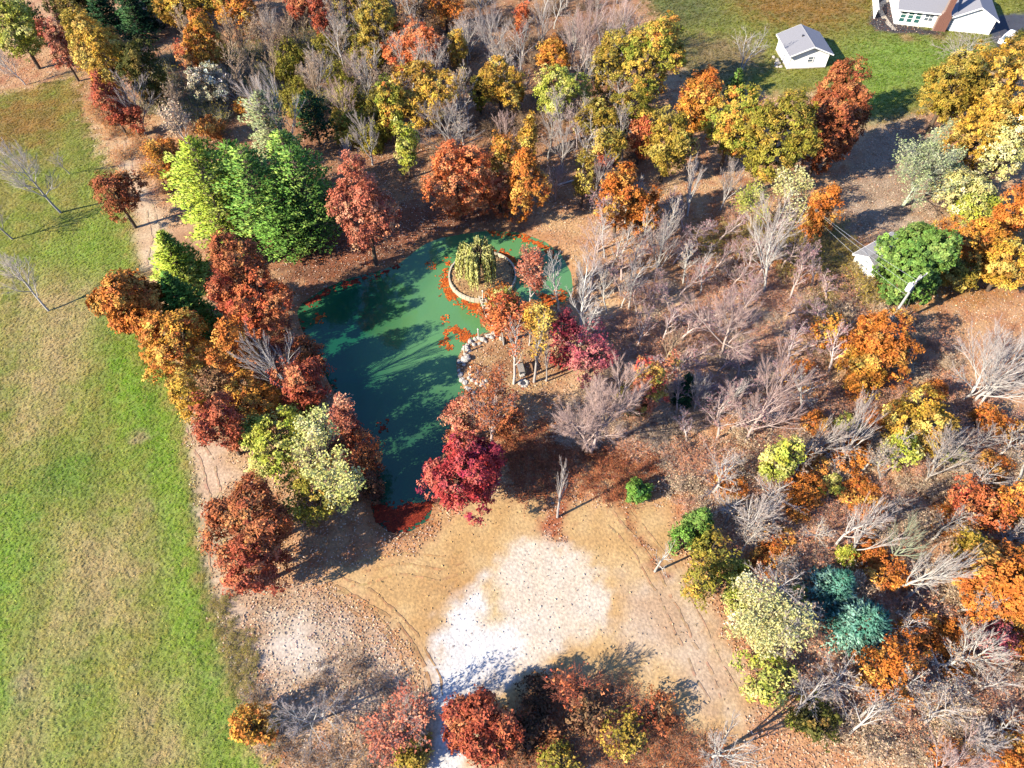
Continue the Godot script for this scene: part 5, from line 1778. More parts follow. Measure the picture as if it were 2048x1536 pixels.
const TREES := [
	{"style": "leafy", "name": "autumn_tree", "cat": "tree", "label": "yellow green tree in the far corner over the field's shaded end", "seed": 1000, "x": -71.83, "z": -101.71, "hc": 6.51, "r": 3.47, "b": 4.31, "pal": "yellow_green"},
	{"style": "conifer", "name": "pine_tree", "cat": "tree", "label": "dark pine standing between yellow green tree and dusky pink tree", "seed": 1001, "x": -74.30, "z": -108.34, "h": 6.00, "r": 3.36, "pal": "pine_dark"},
	{"style": "conifer", "name": "pine_tree", "cat": "tree", "label": "dark blue green pine behind the big ochre tree", "seed": 1002, "x": -63.86, "z": -111.32, "h": 8.00, "r": 3.42, "pal": "pine_dark", "form": "spruce"},
	{"style": "conifer", "name": "pine_tree", "cat": "tree", "label": "tallest dark pine at the top, beside an ochre crown", "seed": 1003, "x": -58.21, "z": -109.82, "h": 9.30, "r": 3.16, "pal": "pine_dark", "form": "spruce"},
	{"style": "bare", "name": "bare_tree", "cat": "tree", "label": "grey bare tree in shade at the field's top corner", "seed": 1004, "x": -72.11, "z": -97.29, "h": 6.00, "r": 2.35, "bark": "bark_grey", "form": "oak"},
	{"style": "leafy", "name": "autumn_tree", "cat": "tree", "label": "dusky pink narrow tree at the field's top edge", "seed": 1005, "x": -64.61, "z": -98.28, "hc": 5.72, "r": 1.71, "b": 3.77, "pal": "rust_pink", "shape": "column"},
	{"style": "leafy", "name": "autumn_tree", "cat": "tree", "label": "dull gold tree wedged between dusky pink tree and ochre tree", "seed": 1006, "x": -60.64, "z": -97.74, "hc": 6.60, "r": 2.40, "b": 4.37, "pal": "olive_gold"},
	{"style": "leafy", "name": "shade_dark_brush", "cat": "tree", "label": "big ochre tree at the top of the field edge", "seed": 1007, "x": -54.21, "z": -90.61, "hc": 7.89, "r": 3.35, "b": 5.27, "pal": "gold", "rise": 0.20},
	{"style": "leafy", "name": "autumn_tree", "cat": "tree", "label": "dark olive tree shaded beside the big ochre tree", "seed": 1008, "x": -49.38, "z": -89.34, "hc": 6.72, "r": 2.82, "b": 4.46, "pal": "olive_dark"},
	{"style": "bare", "name": "bare_tree", "cat": "tree", "label": "grey bare tree leaning over the sandy track's head", "seed": 1009, "x": -50.87, "z": -85.36, "h": 9.60, "r": 3.09, "bark": "bark_grey", "form": "vase"},
	{"style": "leafy", "name": "autumn_tree", "cat": "tree", "label": "reddish brown tree hanging below the big ochre tree", "seed": 1010, "x": -52.90, "z": -84.62, "hc": 5.31, "r": 1.58, "b": 3.48, "pal": "rust_red"},
	{"style": "leafy", "name": "autumn_tree", "cat": "tree", "label": "low russet tree at the head of the sandy track", "seed": 1011, "x": -51.45, "z": -84.69, "hc": 3.26, "r": 1.88, "b": 2.06, "pal": "rust_red"},
	{"style": "leafy", "name": "shade_dark_brush", "cat": "tree", "label": "ochre crown cut by the top edge beside dark pines", "seed": 1012, "x": -53.11, "z": -112.63, "hc": 3.92, "r": 3.28, "b": 2.51, "pal": "gold"},
	{"style": "leafy", "name": "maple_tree", "cat": "tree", "label": "bright gold orange tree standing out in the north wood", "seed": 1013, "x": -44.14, "z": -98.62, "hc": 5.98, "r": 2.57, "b": 3.94, "pal": "orange_gold"},
	{"style": "leafy", "name": "autumn_tree", "cat": "tree", "label": "cream leaved tree below the bright gold orange tree", "seed": 1014, "x": -41.73, "z": -90.43, "hc": 4.38, "r": 2.48, "b": 2.84, "pal": "cream", "per": 9, "cover": 0.50},
	{"style": "leafy", "name": "maple_tree", "cat": "tree", "label": "orange crown cut by the top edge over grey saplings", "seed": 1015, "x": -42.82, "z": -110.93, "hc": 4.31, "r": 2.78, "b": 2.78, "pal": "orange_gold"},
	{"style": "leafy", "name": "autumn_tree", "cat": "tree", "label": "small salmon red tree tucked beside the bright gold orange tree", "seed": 1016, "x": -47.30, "z": -99.14, "hc": 3.59, "r": 1.75, "b": 2.29, "pal": "red_orange", "per": 8},
	{"style": "bare", "name": "bare_tree", "cat": "tree", "label": "tall grey bare tree at the top between two orange crowns", "seed": 1017, "x": -37.13, "z": -105.46, "h": 7.85, "r": 2.60, "bark": "bark_grey", "form": "vase"},
	{"style": "leafy", "name": "autumn_tree", "cat": "tree", "label": "narrow red and gold tree at the top edge", "seed": 1018, "x": -28.86, "z": -106.76, "hc": 5.06, "r": 1.50, "b": 3.31, "pal": "rust_red", "shape": "column"},
	{"style": "bare", "name": "bare_tree", "cat": "tree", "label": "grey bare tree beside the narrow red and gold tree", "seed": 1019, "x": -26.29, "z": -108.34, "h": 8.15, "r": 2.64, "bark": "bark_grey", "form": "vase"},
	{"style": "leafy", "name": "shade_dark_brush", "cat": "tree", "label": "olive gold oak near the top edge of the north wood", "seed": 1020, "x": -19.58, "z": -102.56, "hc": 6.21, "r": 3.20, "b": 4.10, "pal": "olive_gold"},
	{"style": "leafy", "name": "autumn_tree", "cat": "tree", "label": "thin brown tree at the top edge right of the olive gold oak", "seed": 1021, "x": -14.84, "z": -109.63, "hc": 4.81, "r": 2.75, "b": 3.13, "pal": "brown", "per": 7, "cover": 0.50},
	{"style": "leafy", "name": "autumn_tree", "cat": "tree", "label": "yellow olive tree just below the olive gold oak", "seed": 1022, "x": -21.16, "z": -99.62, "hc": 3.32, "r": 2.49, "b": 2.10, "pal": "olive", "per": 8, "cover": 0.50},
	{"style": "bare", "name": "bare_tree", "cat": "tree", "label": "slim grey bare tree behind the salmon topped oak", "seed": 1023, "x": -12.28, "z": -101.28, "h": 8.95, "r": 2.26, "bark": "bark_grey", "form": "tall"},
	{"style": "bare", "name": "bare_tree", "cat": "tree", "label": "big grey fan shaped bare tree left of the red column tree", "seed": 1024, "x": -2.95, "z": -101.01, "h": 9.95, "r": 3.38, "bark": "bark_grey", "form": "vase", "dense": 1.30},
	{"style": "leafy", "name": "autumn_tree", "cat": "tree", "label": "narrow brick red column tree between grey bare trees", "seed": 1025, "x": 1.59, "z": -106.65, "hc": 4.37, "r": 1.28, "b": 2.82, "pal": "red_orange", "shape": "column"},
	{"style": "bare", "name": "bare_tree", "cat": "tree", "label": "grey bare tree just right of the red column tree", "seed": 1026, "x": 4.34, "z": -105.46, "h": 9.05, "r": 2.31, "bark": "bark_grey", "form": "vase"},
	{"style": "bare", "name": "bare_tree", "cat": "tree", "label": "broad pinkish grey bare tree at the top of the wood", "seed": 1027, "x": 9.35, "z": -97.29, "h": 12.30, "r": 4.55, "bark": "bark_pink", "form": "vase", "dense": 1.40},
	{"style": "bare", "name": "bare_tree", "cat": "tree", "label": "pinkish bare tree at the lawn's corner by the big olive oak", "seed": 1028, "x": 15.47, "z": -104.04, "h": 11.05, "r": 3.58, "bark": "bark_pink", "form": "vase", "dense": 1.30},
	{"style": "bare", "name": "bare_tree", "cat": "tree", "label": "grey bare tree squeezed behind the gold tipped tree", "seed": 1029, "x": 13.43, "z": -97.29, "h": 8.85, "r": 2.76, "bark": "bark_grey", "form": "vase"},
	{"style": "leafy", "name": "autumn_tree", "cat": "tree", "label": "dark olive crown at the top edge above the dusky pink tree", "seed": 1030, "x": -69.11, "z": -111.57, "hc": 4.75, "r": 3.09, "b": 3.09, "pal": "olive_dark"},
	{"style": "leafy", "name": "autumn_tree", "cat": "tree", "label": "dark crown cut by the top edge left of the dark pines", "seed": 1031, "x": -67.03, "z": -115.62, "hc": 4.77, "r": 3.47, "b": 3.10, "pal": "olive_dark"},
	{"style": "conifer", "name": "pine_tree", "cat": "tree", "label": "dark pine right of the tallest dark pine, cut by the top edge", "seed": 1032, "x": -56.78, "z": -115.97, "h": 9.60, "r": 3.58, "pal": "pine_dark", "form": "spruce"},
	{"style": "conifer", "name": "pine_tree", "cat": "tree", "label": "dark pine cut by the top edge behind the bright gold orange tree", "seed": 1033, "x": -52.29, "z": -119.19, "h": 8.70, "r": 3.48, "pal": "pine_dark", "form": "spruce"},
	{"style": "leafy", "name": "autumn_tree", "cat": "tree", "label": "dull gold crown at the top edge beside orange crown", "seed": 1034, "x": -47.40, "z": -114.55, "hc": 4.82, "r": 3.14, "b": 3.14, "pal": "olive_gold"},
	{"style": "leafy", "name": "autumn_tree", "cat": "tree", "label": "russet crown cut by the top edge beside the narrow red tree", "seed": 1035, "x": -32.83, "z": -112.88, "hc": 5.48, "r": 3.41, "b": 3.59, "pal": "rust_red"},
	{"style": "leafy", "name": "autumn_tree", "cat": "tree", "label": "mustard crown cut by the top edge left of the olive gold oak", "seed": 1036, "x": -25.31, "z": -114.29, "hc": 5.25, "r": 3.44, "b": 3.44, "pal": "olive_gold"},
	{"style": "leafy", "name": "autumn_tree", "cat": "tree", "label": "orange crown at the top edge behind slim grey trees", "seed": 1037, "x": -10.39, "z": -112.16, "hc": 4.77, "r": 3.10, "b": 3.10, "pal": "orange", "per": 9},
	{"style": "bare", "name": "bare_tree", "cat": "tree", "label": "tan bare tree left of the narrow red and gold tree", "seed": 1038, "x": -33.15, "z": -102.65, "h": 7.80, "r": 2.84, "bark": "bark_tan", "form": "vase"},
	{"style": "bare", "name": "bare_tree", "cat": "tree", "label": "tan bare tree below the orange crown at the top", "seed": 1039, "x": -42.31, "z": -102.65, "h": 7.05, "r": 2.84, "bark": "bark_tan", "form": "vase"},
	{"style": "bare", "name": "bare_tree", "cat": "tree", "label": "greyish bare tree between cream tree and white bare tree", "seed": 1040, "x": -39.09, "z": -91.61, "h": 6.65, "r": 2.94, "bark": "bark_grey", "form": "vase"},
	{"style": "bare", "name": "bare_tree", "cat": "tree", "label": "grey bare tree left of the pinkish bare tree by the oak", "seed": 1041, "x": -27.89, "z": -93.46, "h": 7.55, "r": 3.11, "bark": "bark_grey", "form": "vase"},
	{"style": "bare", "name": "bare_tree", "cat": "tree", "label": "pinkish grey bare tree above the pines' pond end", "seed": 1042, "x": -22.73, "z": -87.44, "h": 7.30, "r": 2.61, "bark": "bark_pink", "form": "vase"},
	{"style": "bare", "name": "bare_tree", "cat": "tree", "label": "pinkish bare tree right of the gold maple", "seed": 1043, "x": 1.51, "z": -91.61, "h": 7.50, "r": 2.67, "bark": "bark_pink", "form": "vase"},
	{"style": "bare", "name": "bare_tree", "cat": "tree", "label": "grey bare tree behind the small gold tree", "seed": 1044, "x": -6.46, "z": -104.04, "h": 6.90, "r": 2.43, "bark": "bark_grey", "form": "vase"},
	{"style": "bare", "name": "bare_tree", "cat": "tree", "label": "grey bare tree between cone tree and big orange maple", "seed": 1045, "x": 9.81, "z": -69.68, "h": 8.80, "r": 2.69, "bark": "bark_grey", "form": "vase"},
	{"style": "bare", "name": "bare_tree", "cat": "tree", "label": "pale bare tree on the bank behind the cone tree", "seed": 1046, "x": 5.48, "z": -71.58, "h": 7.50, "r": 2.37, "bark": "bark_pink", "form": "vase"},
	{"style": "leafy", "name": "shade_dark_brush", "cat": "tree", "label": "big olive green oak at the lawn's near corner", "seed": 1047, "x": 18.89, "z": -92.33, "hc": 7.32, "r": 4.35, "b": 4.88, "pal": "green_gold", "hue": 0.70},
	{"style": "leafy", "name": "shade_dark_brush", "cat": "tree", "label": "gold tipped tree leaning on the big olive green oak", "seed": 1048, "x": 13.55, "z": -92.07, "hc": 6.33, "r": 2.46, "b": 4.19, "pal": "olive_gold"},
	{"style": "leafy", "name": "maple_tree", "cat": "tree", "label": "orange tipped tree over yellow green foliage", "seed": 1049, "x": 5.76, "z": -97.79, "hc": 4.21, "r": 2.16, "b": 2.72, "pal": "orange_gold"},
	{"style": "leafy", "name": "autumn_tree", "cat": "tree", "label": "yellow green tree under the orange tipped tree", "seed": 1050, "x": 6.39, "z": -88.51, "hc": 4.53, "r": 3.13, "b": 2.94, "pal": "yellow_green", "per": 12},
	{"style": "leafy", "name": "shade_dark_brush", "cat": "tree", "label": "salmon red topped oak over the great gold oak", "seed": 1051, "x": -13.83, "z": -98.31, "hc": 4.52, "r": 4.32, "b": 2.93, "pal": "salmon"},
	{"style": "leafy", "name": "shade_dark_brush", "cat": "tree", "label": "great gold oak in the middle of the north wood", "seed": 1052, "x": -12.02, "z": -87.20, "hc": 5.06, "r": 5.10, "b": 3.31, "pal": "gold"},
	{"style": "leafy", "name": "autumn_tree", "cat": "tree", "label": "green and rust tree on the great gold oak's left flank", "seed": 1053, "x": -15.89, "z": -83.04, "hc": 5.61, "r": 1.82, "b": 3.69, "pal": "green_gold"},
	{"style": "leafy", "name": "autumn_tree", "cat": "tree", "label": "narrow yellow green tree hanging below the great gold oak", "seed": 1054, "x": -13.26, "z": -75.91, "hc": 5.06, "r": 1.50, "b": 3.30, "pal": "yellow_green", "shape": "column"},
	{"style": "leafy", "name": "autumn_tree", "cat": "tree", "label": "small gold tree right of the salmon red topped oak", "seed": 1055, "x": -8.13, "z": -99.57, "hc": 4.41, "r": 1.60, "b": 2.86, "pal": "gold"},
	{"style": "leafy", "name": "maple_tree", "cat": "tree", "label": "gold maple alone in the middle of grey saplings", "seed": 1056, "x": -1.50, "z": -89.60, "hc": 4.89, "r": 3.00, "b": 3.19, "pal": "gold"},
	{"style": "leafy", "name": "autumn_tree", "cat": "tree", "label": "green gold tree on the gold maple's left side", "seed": 1057, "x": -4.42, "z": -89.81, "hc": 3.49, "r": 1.66, "b": 2.22, "pal": "olive"},
	{"style": "bare", "name": "bare_tree", "cat": "tree", "label": "wide grey bare tree above the big salmon orange maple", "seed": 1058, "x": -8.78, "z": -79.86, "h": 7.65, "r": 4.12, "bark": "bark_grey", "form": "vase", "dense": 1.30},
	{"style": "bare", "name": "bare_tree", "cat": "tree", "label": "pinkish bare tree left of the great gold oak", "seed": 1059, "x": -21.87, "z": -94.72, "h": 7.35, "r": 1.90, "bark": "bark_pink", "form": "vase"},
	{"style": "bare", "name": "bare_tree", "cat": "tree", "label": "grey bare tree rising behind the rust pink oak", "seed": 1060, "x": -18.57, "z": -78.60, "h": 9.00, "r": 2.60, "bark": "bark_grey", "form": "vase"},
	{"style": "bare", "name": "bare_tree", "cat": "tree", "label": "pale mauve bare tree over the small gold yellow maple", "seed": 1061, "x": -0.96, "z": -82.90, "h": 6.45, "r": 2.03, "bark": "bark_pink", "form": "vase"},
	{"style": "leafy", "name": "autumn_tree", "cat": "tree", "label": "narrow gold spire above the brown orange cone tree", "seed": 1062, "x": 2.19, "z": -79.76, "hc": 4.39, "r": 1.29, "b": 2.84, "pal": "gold", "shape": "cone"},
	{"style": "leafy", "name": "maple_tree", "cat": "tree", "label": "brown orange cone shaped tree at the pond's north bank", "seed": 1063, "x": 1.63, "z": -67.78, "hc": 6.72, "r": 2.56, "b": 4.46, "pal": "orange", "shape": "cone"},
	{"style": "leafy", "name": "maple_tree", "cat": "tree", "label": "small gold yellow maple above the north bank", "seed": 1064, "x": -1.37, "z": -73.91, "hc": 4.47, "r": 1.99, "b": 2.90, "pal": "orange_gold"},
	{"style": "leafy", "name": "maple_tree", "cat": "tree", "label": "big salmon orange maple on the pond's north bank", "seed": 1065, "x": -6.44, "z": -68.22, "hc": 5.65, "r": 3.90, "b": 4.46, "pal": "salmon"},
	{"style": "leafy", "name": "maple_tree", "cat": "tree", "label": "russet maple between salmon orange maple and cone tree", "seed": 1066, "x": -1.47, "z": -69.71, "hc": 2.73, "r": 2.45, "b": 2.03, "pal": "salmon"},
	{"style": "bare", "name": "bare_tree", "cat": "tree", "label": "grey bare tree right of the brown orange cone tree", "seed": 1067, "x": 6.66, "z": -77.04, "h": 8.85, "r": 2.45, "bark": "bark_grey", "form": "vase"},
	{"style": "bare", "name": "bare_tree", "cat": "tree", "label": "pale bare tree below the yellow green tree", "seed": 1068, "x": 8.89, "z": -81.80, "h": 6.35, "r": 2.15, "bark": "bark_pink", "form": "tall"},
	{"style": "leafy", "name": "shade_dark_brush", "cat": "tree", "label": "dull gold oak below the gold tipped tree", "seed": 1069, "x": 11.77, "z": -84.20, "hc": 3.36, "r": 2.94, "b": 2.13, "pal": "olive_gold"},
	{"style": "leafy", "name": "shade_dark_brush", "cat": "tree", "label": "olive crown just below the big olive green oak", "seed": 1070, "x": 16.38, "z": -86.66, "hc": 3.24, "r": 2.86, "b": 2.04, "pal": "olive"},
	{"style": "leafy", "name": "shade_dark_brush", "cat": "tree", "label": "mustard brown tree in the middle of the wood", "seed": 1071, "x": 12.05, "z": -76.09, "hc": 4.19, "r": 2.15, "b": 2.70, "pal": "olive_gold"},
	{"style": "leafy", "name": "maple_tree", "cat": "tree", "label": "brick red tree in the middle of the wood", "seed": 1072, "x": 16.64, "z": -78.76, "hc": 4.12, "r": 1.93, "b": 2.65, "pal": "red_orange"},
	{"style": "leafy", "name": "maple_tree", "cat": "tree", "label": "orange crown touching the lawn beside the dark green cedar", "seed": 1073, "x": 26.38, "z": -90.34, "hc": 3.69, "r": 2.35, "b": 2.35, "pal": "orange"},
	{"style": "leafy", "name": "maple_tree", "cat": "tree", "label": "orange gold tree left of the huge olive oak", "seed": 1074, "x": 24.29, "z": -83.31, "hc": 5.22, "r": 2.88, "b": 3.42, "pal": "orange_gold"},
	{"style": "leafy", "name": "shade_dark_brush", "cat": "tree", "label": "mustard oak between brick red tree and huge olive oak", "seed": 1075, "x": 19.36, "z": -75.23, "hc": 6.13, "r": 2.84, "b": 4.05, "pal": "olive_gold"},
	{"style": "conifer", "name": "cedar_tree", "cat": "tree", "label": "small dark green cedar at the lawn's edge", "seed": 1076, "x": 32.14, "z": -94.09, "h": 4.35, "r": 1.38, "pal": "cedar", "form": "spruce"},
	{"style": "leafy", "name": "shade_dark_brush", "cat": "tree", "label": "olive oak with orange tips, left half of the huge pair", "seed": 1077, "x": 27.77, "z": -78.20, "hc": 6.69, "r": 3.25, "b": 4.44, "pal": "green_gold", "hue": 0.80},
	{"style": "leafy", "name": "shade_dark_brush", "cat": "tree", "label": "huge olive oak beside the rust oak", "seed": 1078, "x": 31.64, "z": -73.46, "hc": 7.89, "r": 3.95, "b": 5.27, "pal": "olive", "hue": 0.90},
	{"style": "leafy", "name": "shade_dark_brush", "cat": "tree", "label": "rust red top of the tall oak below the garage", "seed": 1079, "x": 43.97, "z": -87.20, "hc": 5.65, "r": 3.34, "b": 3.34, "pal": "rust"},
	{"style": "leafy", "name": "shade_dark_brush", "cat": "tree", "label": "dark rust oak shading the bare clearing", "seed": 1080, "x": 38.70, "z": -75.83, "hc": 7.13, "r": 3.43, "b": 4.74, "pal": "rust", "leaf": 0.18},
	{"style": "leafy", "name": "shade_dark_brush", "cat": "tree", "label": "rust oak crown on the clearing's side of the dark rust oak", "seed": 1081, "x": 42.09, "z": -79.28, "hc": 6.32, "r": 2.40, "b": 4.18, "pal": "rust"},
	{"style": "leafy", "name": "shade_dark_brush", "cat": "tree", "label": "big golden olive oak nearest the white car", "seed": 1082, "x": 57.83, "z": -85.81, "hc": 6.72, "r": 3.81, "b": 4.46, "pal": "olive_gold"},
	{"style": "leafy", "name": "shade_dark_brush", "cat": "tree", "label": "big gold oak at the top right edge", "seed": 1083, "x": 63.94, "z": -87.52, "hc": 6.38, "r": 4.39, "b": 4.22, "pal": "gold"},
	{"style": "leafy", "name": "shade_dark_brush", "cat": "tree", "label": "lower gold oak hanging over the pale green tree", "seed": 1084, "x": 58.92, "z": -77.42, "hc": 6.01, "r": 4.13, "b": 3.97, "pal": "gold"},
	{"style": "leafy", "name": "shade_dark_brush", "cat": "tree", "label": "gold oak cut by the right edge", "seed": 1085, "x": 62.53, "z": -77.08, "hc": 7.10, "r": 2.47, "b": 4.73, "pal": "gold"},
	{"style": "leafy", "name": "shade_dark_brush", "cat": "tree", "label": "dark olive crown at the right edge beside the car", "seed": 1086, "x": 74.80, "z": -101.62, "hc": 3.57, "r": 1.92, "b": 2.27, "pal": "olive_dark"},
	{"style": "bare", "name": "bare_tree", "cat": "tree", "label": "spreading grey bare tree in front of the white house", "seed": 1087, "x": 67.18, "z": -101.28, "h": 7.75, "r": 5.08, "bark": "bark_grey", "form": "crooked", "stems": 3},
	{"style": "bare", "name": "bare_tree", "cat": "tree", "label": "white bare tree on the lawn beside the garage", "seed": 1088, "x": 34.57, "z": -100.47, "h": 7.50, "r": 3.09, "bark": "bark_white", "form": "crooked", "stems": 2},
	{"style": "bare", "name": "autumn_tree", "cat": "tree", "label": "pale green thin leaved tree standing on the bare clearing", "seed": 1089, "x": 49.36, "z": -70.44, "h": 10.15, "r": 4.47, "bark": "bark_green", "form": "oak", "stems": 3, "pal": "pale_green", "leafy": 0.23, "per": 4},
	{"style": "leafy", "name": "autumn_tree", "cat": "tree", "label": "pale yellow tree right of the pale green tree", "seed": 1090, "x": 55.00, "z": -70.02, "hc": 3.46, "r": 3.66, "b": 2.20, "pal": "pale_yellow", "per": 9, "cover": 0.60},
	{"style": "leafy", "name": "autumn_tree", "cat": "tree", "label": "pale lemon tree at the right edge below gold oaks", "seed": 1091, "x": 60.35, "z": -73.41, "hc": 6.15, "r": 2.68, "b": 4.07, "pal": "pale_yellow", "per": 8, "cover": 0.55},
	{"style": "leafy", "name": "autumn_tree", "cat": "tree", "label": "yellow green low tree above the gold brown oak", "seed": 1092, "x": 56.25, "z": -66.83, "hc": 2.84, "r": 2.88, "b": 1.77, "pal": "yellow_green", "per": 9, "cover": 0.60},
	{"style": "leafy", "name": "shade_dark_brush", "cat": "tree", "label": "orange oak at the right edge above the gold brown oak", "seed": 1093, "x": 57.58, "z": -63.18, "hc": 5.23, "r": 2.06, "b": 3.43, "pal": "orange"},
	{"style": "leafy", "name": "shade_dark_brush", "cat": "tree", "label": "gold brown oak right of the green cedar", "seed": 1094, "x": 52.20, "z": -59.24, "hc": 3.93, "r": 3.61, "b": 2.52, "pal": "orange_gold"},
	{"style": "leafy", "name": "shade_dark_brush", "cat": "tree", "label": "mustard oak at the right edge beside the cedar", "seed": 1095, "x": 54.51, "z": -56.01, "hc": 4.02, "r": 2.75, "b": 2.58, "pal": "gold"},
	{"style": "leafy", "name": "shade_dark_brush", "cat": "tree", "label": "low dull gold tree below the gold brown oak", "seed": 1096, "x": 50.13, "z": -56.61, "hc": 2.24, "r": 2.25, "b": 1.35, "pal": "olive_gold"},
	{"style": "leafy", "name": "cedar_tree", "cat": "tree", "label": "big bright green cedar beside the white shed", "seed": 1097, "x": 43.58, "z": -55.51, "hc": 4.82, "r": 3.59, "b": 4.26, "pal": "cedar", "leaf": 0.17, "clump": 0.30, "cover": 0.70, "lobes": 12},
	{"style": "bare", "name": "bare_tree", "cat": "tree", "label": "slim white bare tree below the orange gold tree", "seed": 1098, "x": 21.92, "z": -68.57, "h": 8.55, "r": 1.74, "bark": "bark_white", "form": "vase"},
	{"style": "bare", "name": "bare_tree", "cat": "tree", "label": "grey bare tree under the huge olive oak", "seed": 1099, "x": 26.16, "z": -69.68, "h": 7.00, "r": 2.34, "bark": "bark_grey", "form": "vase"},
	{"style": "bare", "name": "autumn_tree", "cat": "tree", "label": "thin pale yellow tree under the huge olive oak", "seed": 1100, "x": 31.22, "z": -66.74, "h": 7.90, "r": 3.56, "bark": "bark_tan", "form": "oak", "pal": "pale_yellow", "leafy": 0.27, "per": 4},
	{"style": "bare", "name": "autumn_tree", "cat": "tree", "label": "thin yellow tree left of the pale yellow one", "seed": 1101, "x": 29.05, "z": -65.14, "h": 6.45, "r": 2.50, "bark": "bark_tan", "form": "oak", "pal": "yellow_green", "leafy": 0.21, "per": 4},
	{"style": "leafy", "name": "shade_dark_brush", "cat": "tree", "label": "orange brown tree at the bare clearing's left edge", "seed": 1102, "x": 35.07, "z": -62.65, "hc": 5.69, "r": 1.70, "b": 3.75, "pal": "orange"},
	{"style": "bare", "name": "bare_tree", "cat": "tree", "label": "large whitish bare tree left of the white shed", "seed": 1103, "x": 28.75, "z": -55.65, "h": 12.05, "r": 4.36, "bark": "bark_white", "form": "vase", "dense": 1.40},
	{"style": "leafy", "name": "maple_tree", "cat": "tree", "label": "big orange maple right of the pond's north bank", "seed": 1104, "x": 12.45, "z": -64.81, "hc": 5.67, "r": 2.54, "b": 4.13, "pal": "orange"},
	{"style": "leafy", "name": "shade_dark_brush", "cat": "tree", "label": "dark orange oak behind the big orange maple", "seed": 1105, "x": 15.19, "z": -64.48, "hc": 4.48, "r": 1.98, "b": 2.90, "pal": "orange"},
	{"style": "leafy", "name": "autumn_tree", "cat": "tree", "label": "small olive tree left of the big orange maple", "seed": 1106, "x": 8.72, "z": -70.41, "hc": 4.65, "r": 1.45, "b": 3.02, "pal": "olive_gold", "per": 9},
	{"style": "leafy", "name": "autumn_tree", "cat": "tree", "label": "red top poking above the big orange maple", "seed": 1107, "x": 11.54, "z": -74.25, "hc": 2.94, "r": 1.64, "b": 1.83, "pal": "rust_red"},
	{"style": "bare", "name": "bare_tree", "cat": "tree", "label": "pinkish slim bare tree on the sandy north east bank", "seed": 1108, "x": 10.23, "z": -62.12, "h": 8.50, "r": 2.22, "bark": "bark_pink", "form": "tall", "pal": "mauve", "leafy": 0.07, "per": 3},
	{"style": "bare", "name": "bare_tree", "cat": "tree", "label": "grey bare tree on the slope right of the pond", "seed": 1109, "x": 16.50, "z": -57.45, "h": 9.90, "r": 2.26, "bark": "bark_grey", "form": "vase"},
	{"style": "bare", "name": "bare_tree", "cat": "tree", "label": "short grey bare tree above the pond's east slope", "seed": 1110, "x": 18.93, "z": -64.70, "h": 5.65, "r": 1.47, "bark": "bark_grey", "form": "vase"},
	{"style": "bare", "name": "bare_tree", "cat": "tree", "label": "thin grey tree on the pond's east slope", "seed": 1111, "x": 13.79, "z": -57.61, "h": 6.80, "r": 1.29, "bark": "bark_grey", "form": "tall"},
	{"style": "bare", "name": "bare_tree", "cat": "tree", "label": "large white bare tree rising above the pines", "seed": 1112, "x": -28.53, "z": -79.65, "h": 13.40, "r": 4.48, "bark": "bark_white", "form": "vase", "dense": 1.20},
	{"style": "conifer", "name": "pine_tree", "cat": "tree", "label": "pale grey green pine behind the large white bare tree", "seed": 1113, "x": -30.88, "z": -78.60, "h": 10.85, "r": 3.16, "pal": "pale_green"},
	{"style": "conifer", "name": "pine_tree", "cat": "tree", "label": "dark pine behind the large white bare tree", "seed": 1114, "x": -26.23, "z": -82.90, "h": 7.85, "r": 2.60, "pal": "pine_dark"},
	{"style": "bare", "name": "bare_tree", "cat": "tree", "label": "greyish bare tree right of the sandy track", "seed": 1115, "x": -43.56, "z": -81.80, "h": 7.10, "r": 2.02, "bark": "bark_grey", "form": "vase", "pal": "tan", "leafy": 0.18, "per": 3},
	{"style": "bare", "name": "shrub", "cat": "shrub", "label": "pale orange thin bush on the sandy track's right side", "seed": 1116, "x": -44.42, "z": -73.52, "h": 7.65, "r": 2.04, "bark": "bark_tan", "form": "oak", "pal": "orange_gold", "leafy": 0.30, "per": 4},
	{"style": "leafy", "name": "shrub", "cat": "shrub", "label": "bright orange bush between sandy track and pines", "seed": 1117, "x": -42.92, "z": -75.07, "hc": 3.30, "r": 2.02, "b": 2.88, "pal": "orange", "per": 10, "cover": 0.60},
	{"style": "leafy", "name": "shrub", "cat": "shrub", "label": "orange bush above the yellow green larch", "seed": 1118, "x": -40.67, "z": -84.35, "hc": 1.73, "r": 1.77, "b": 1.37, "pal": "orange", "per": 10},
	{"style": "leafy", "name": "shrub", "cat": "shrub", "label": "small gold bush beside the large white bare tree", "seed": 1119, "x": -37.80, "z": -90.65, "hc": 1.18, "r": 1.42, "b": 0.85, "pal": "orange_gold"},
	{"style": "leafy", "name": "shade_dark_brush", "cat": "tree", "label": "round brown orange tree by the sandy track", "seed": 1120, "x": -46.33, "z": -66.48, "hc": 5.38, "r": 2.34, "b": 2.67, "pal": "rust"},
	{"style": "bare", "name": "bare_tree", "cat": "tree", "label": "tallest bare white tree standing alone in the field", "seed": 1121, "x": -56.56, "z": -69.22, "h": 12.35, "r": 4.32, "bark": "bark_white", "form": "oak", "dense": 1.20},
	{"style": "bare", "name": "bare_tree", "cat": "tree", "label": "small bare tree alone lowest in the field", "seed": 1122, "x": -51.86, "z": -52.84, "h": 8.85, "r": 2.60, "bark": "bark_grey", "form": "oak", "dense": 1.00},
	{"style": "bare", "name": "bare_tree", "cat": "tree", "label": "bare tree at the field's far left edge", "seed": 1123, "x": -60.63, "z": -64.44, "h": 7.10, "r": 2.82, "bark": "bark_grey", "form": "oak", "dense": 1.00},
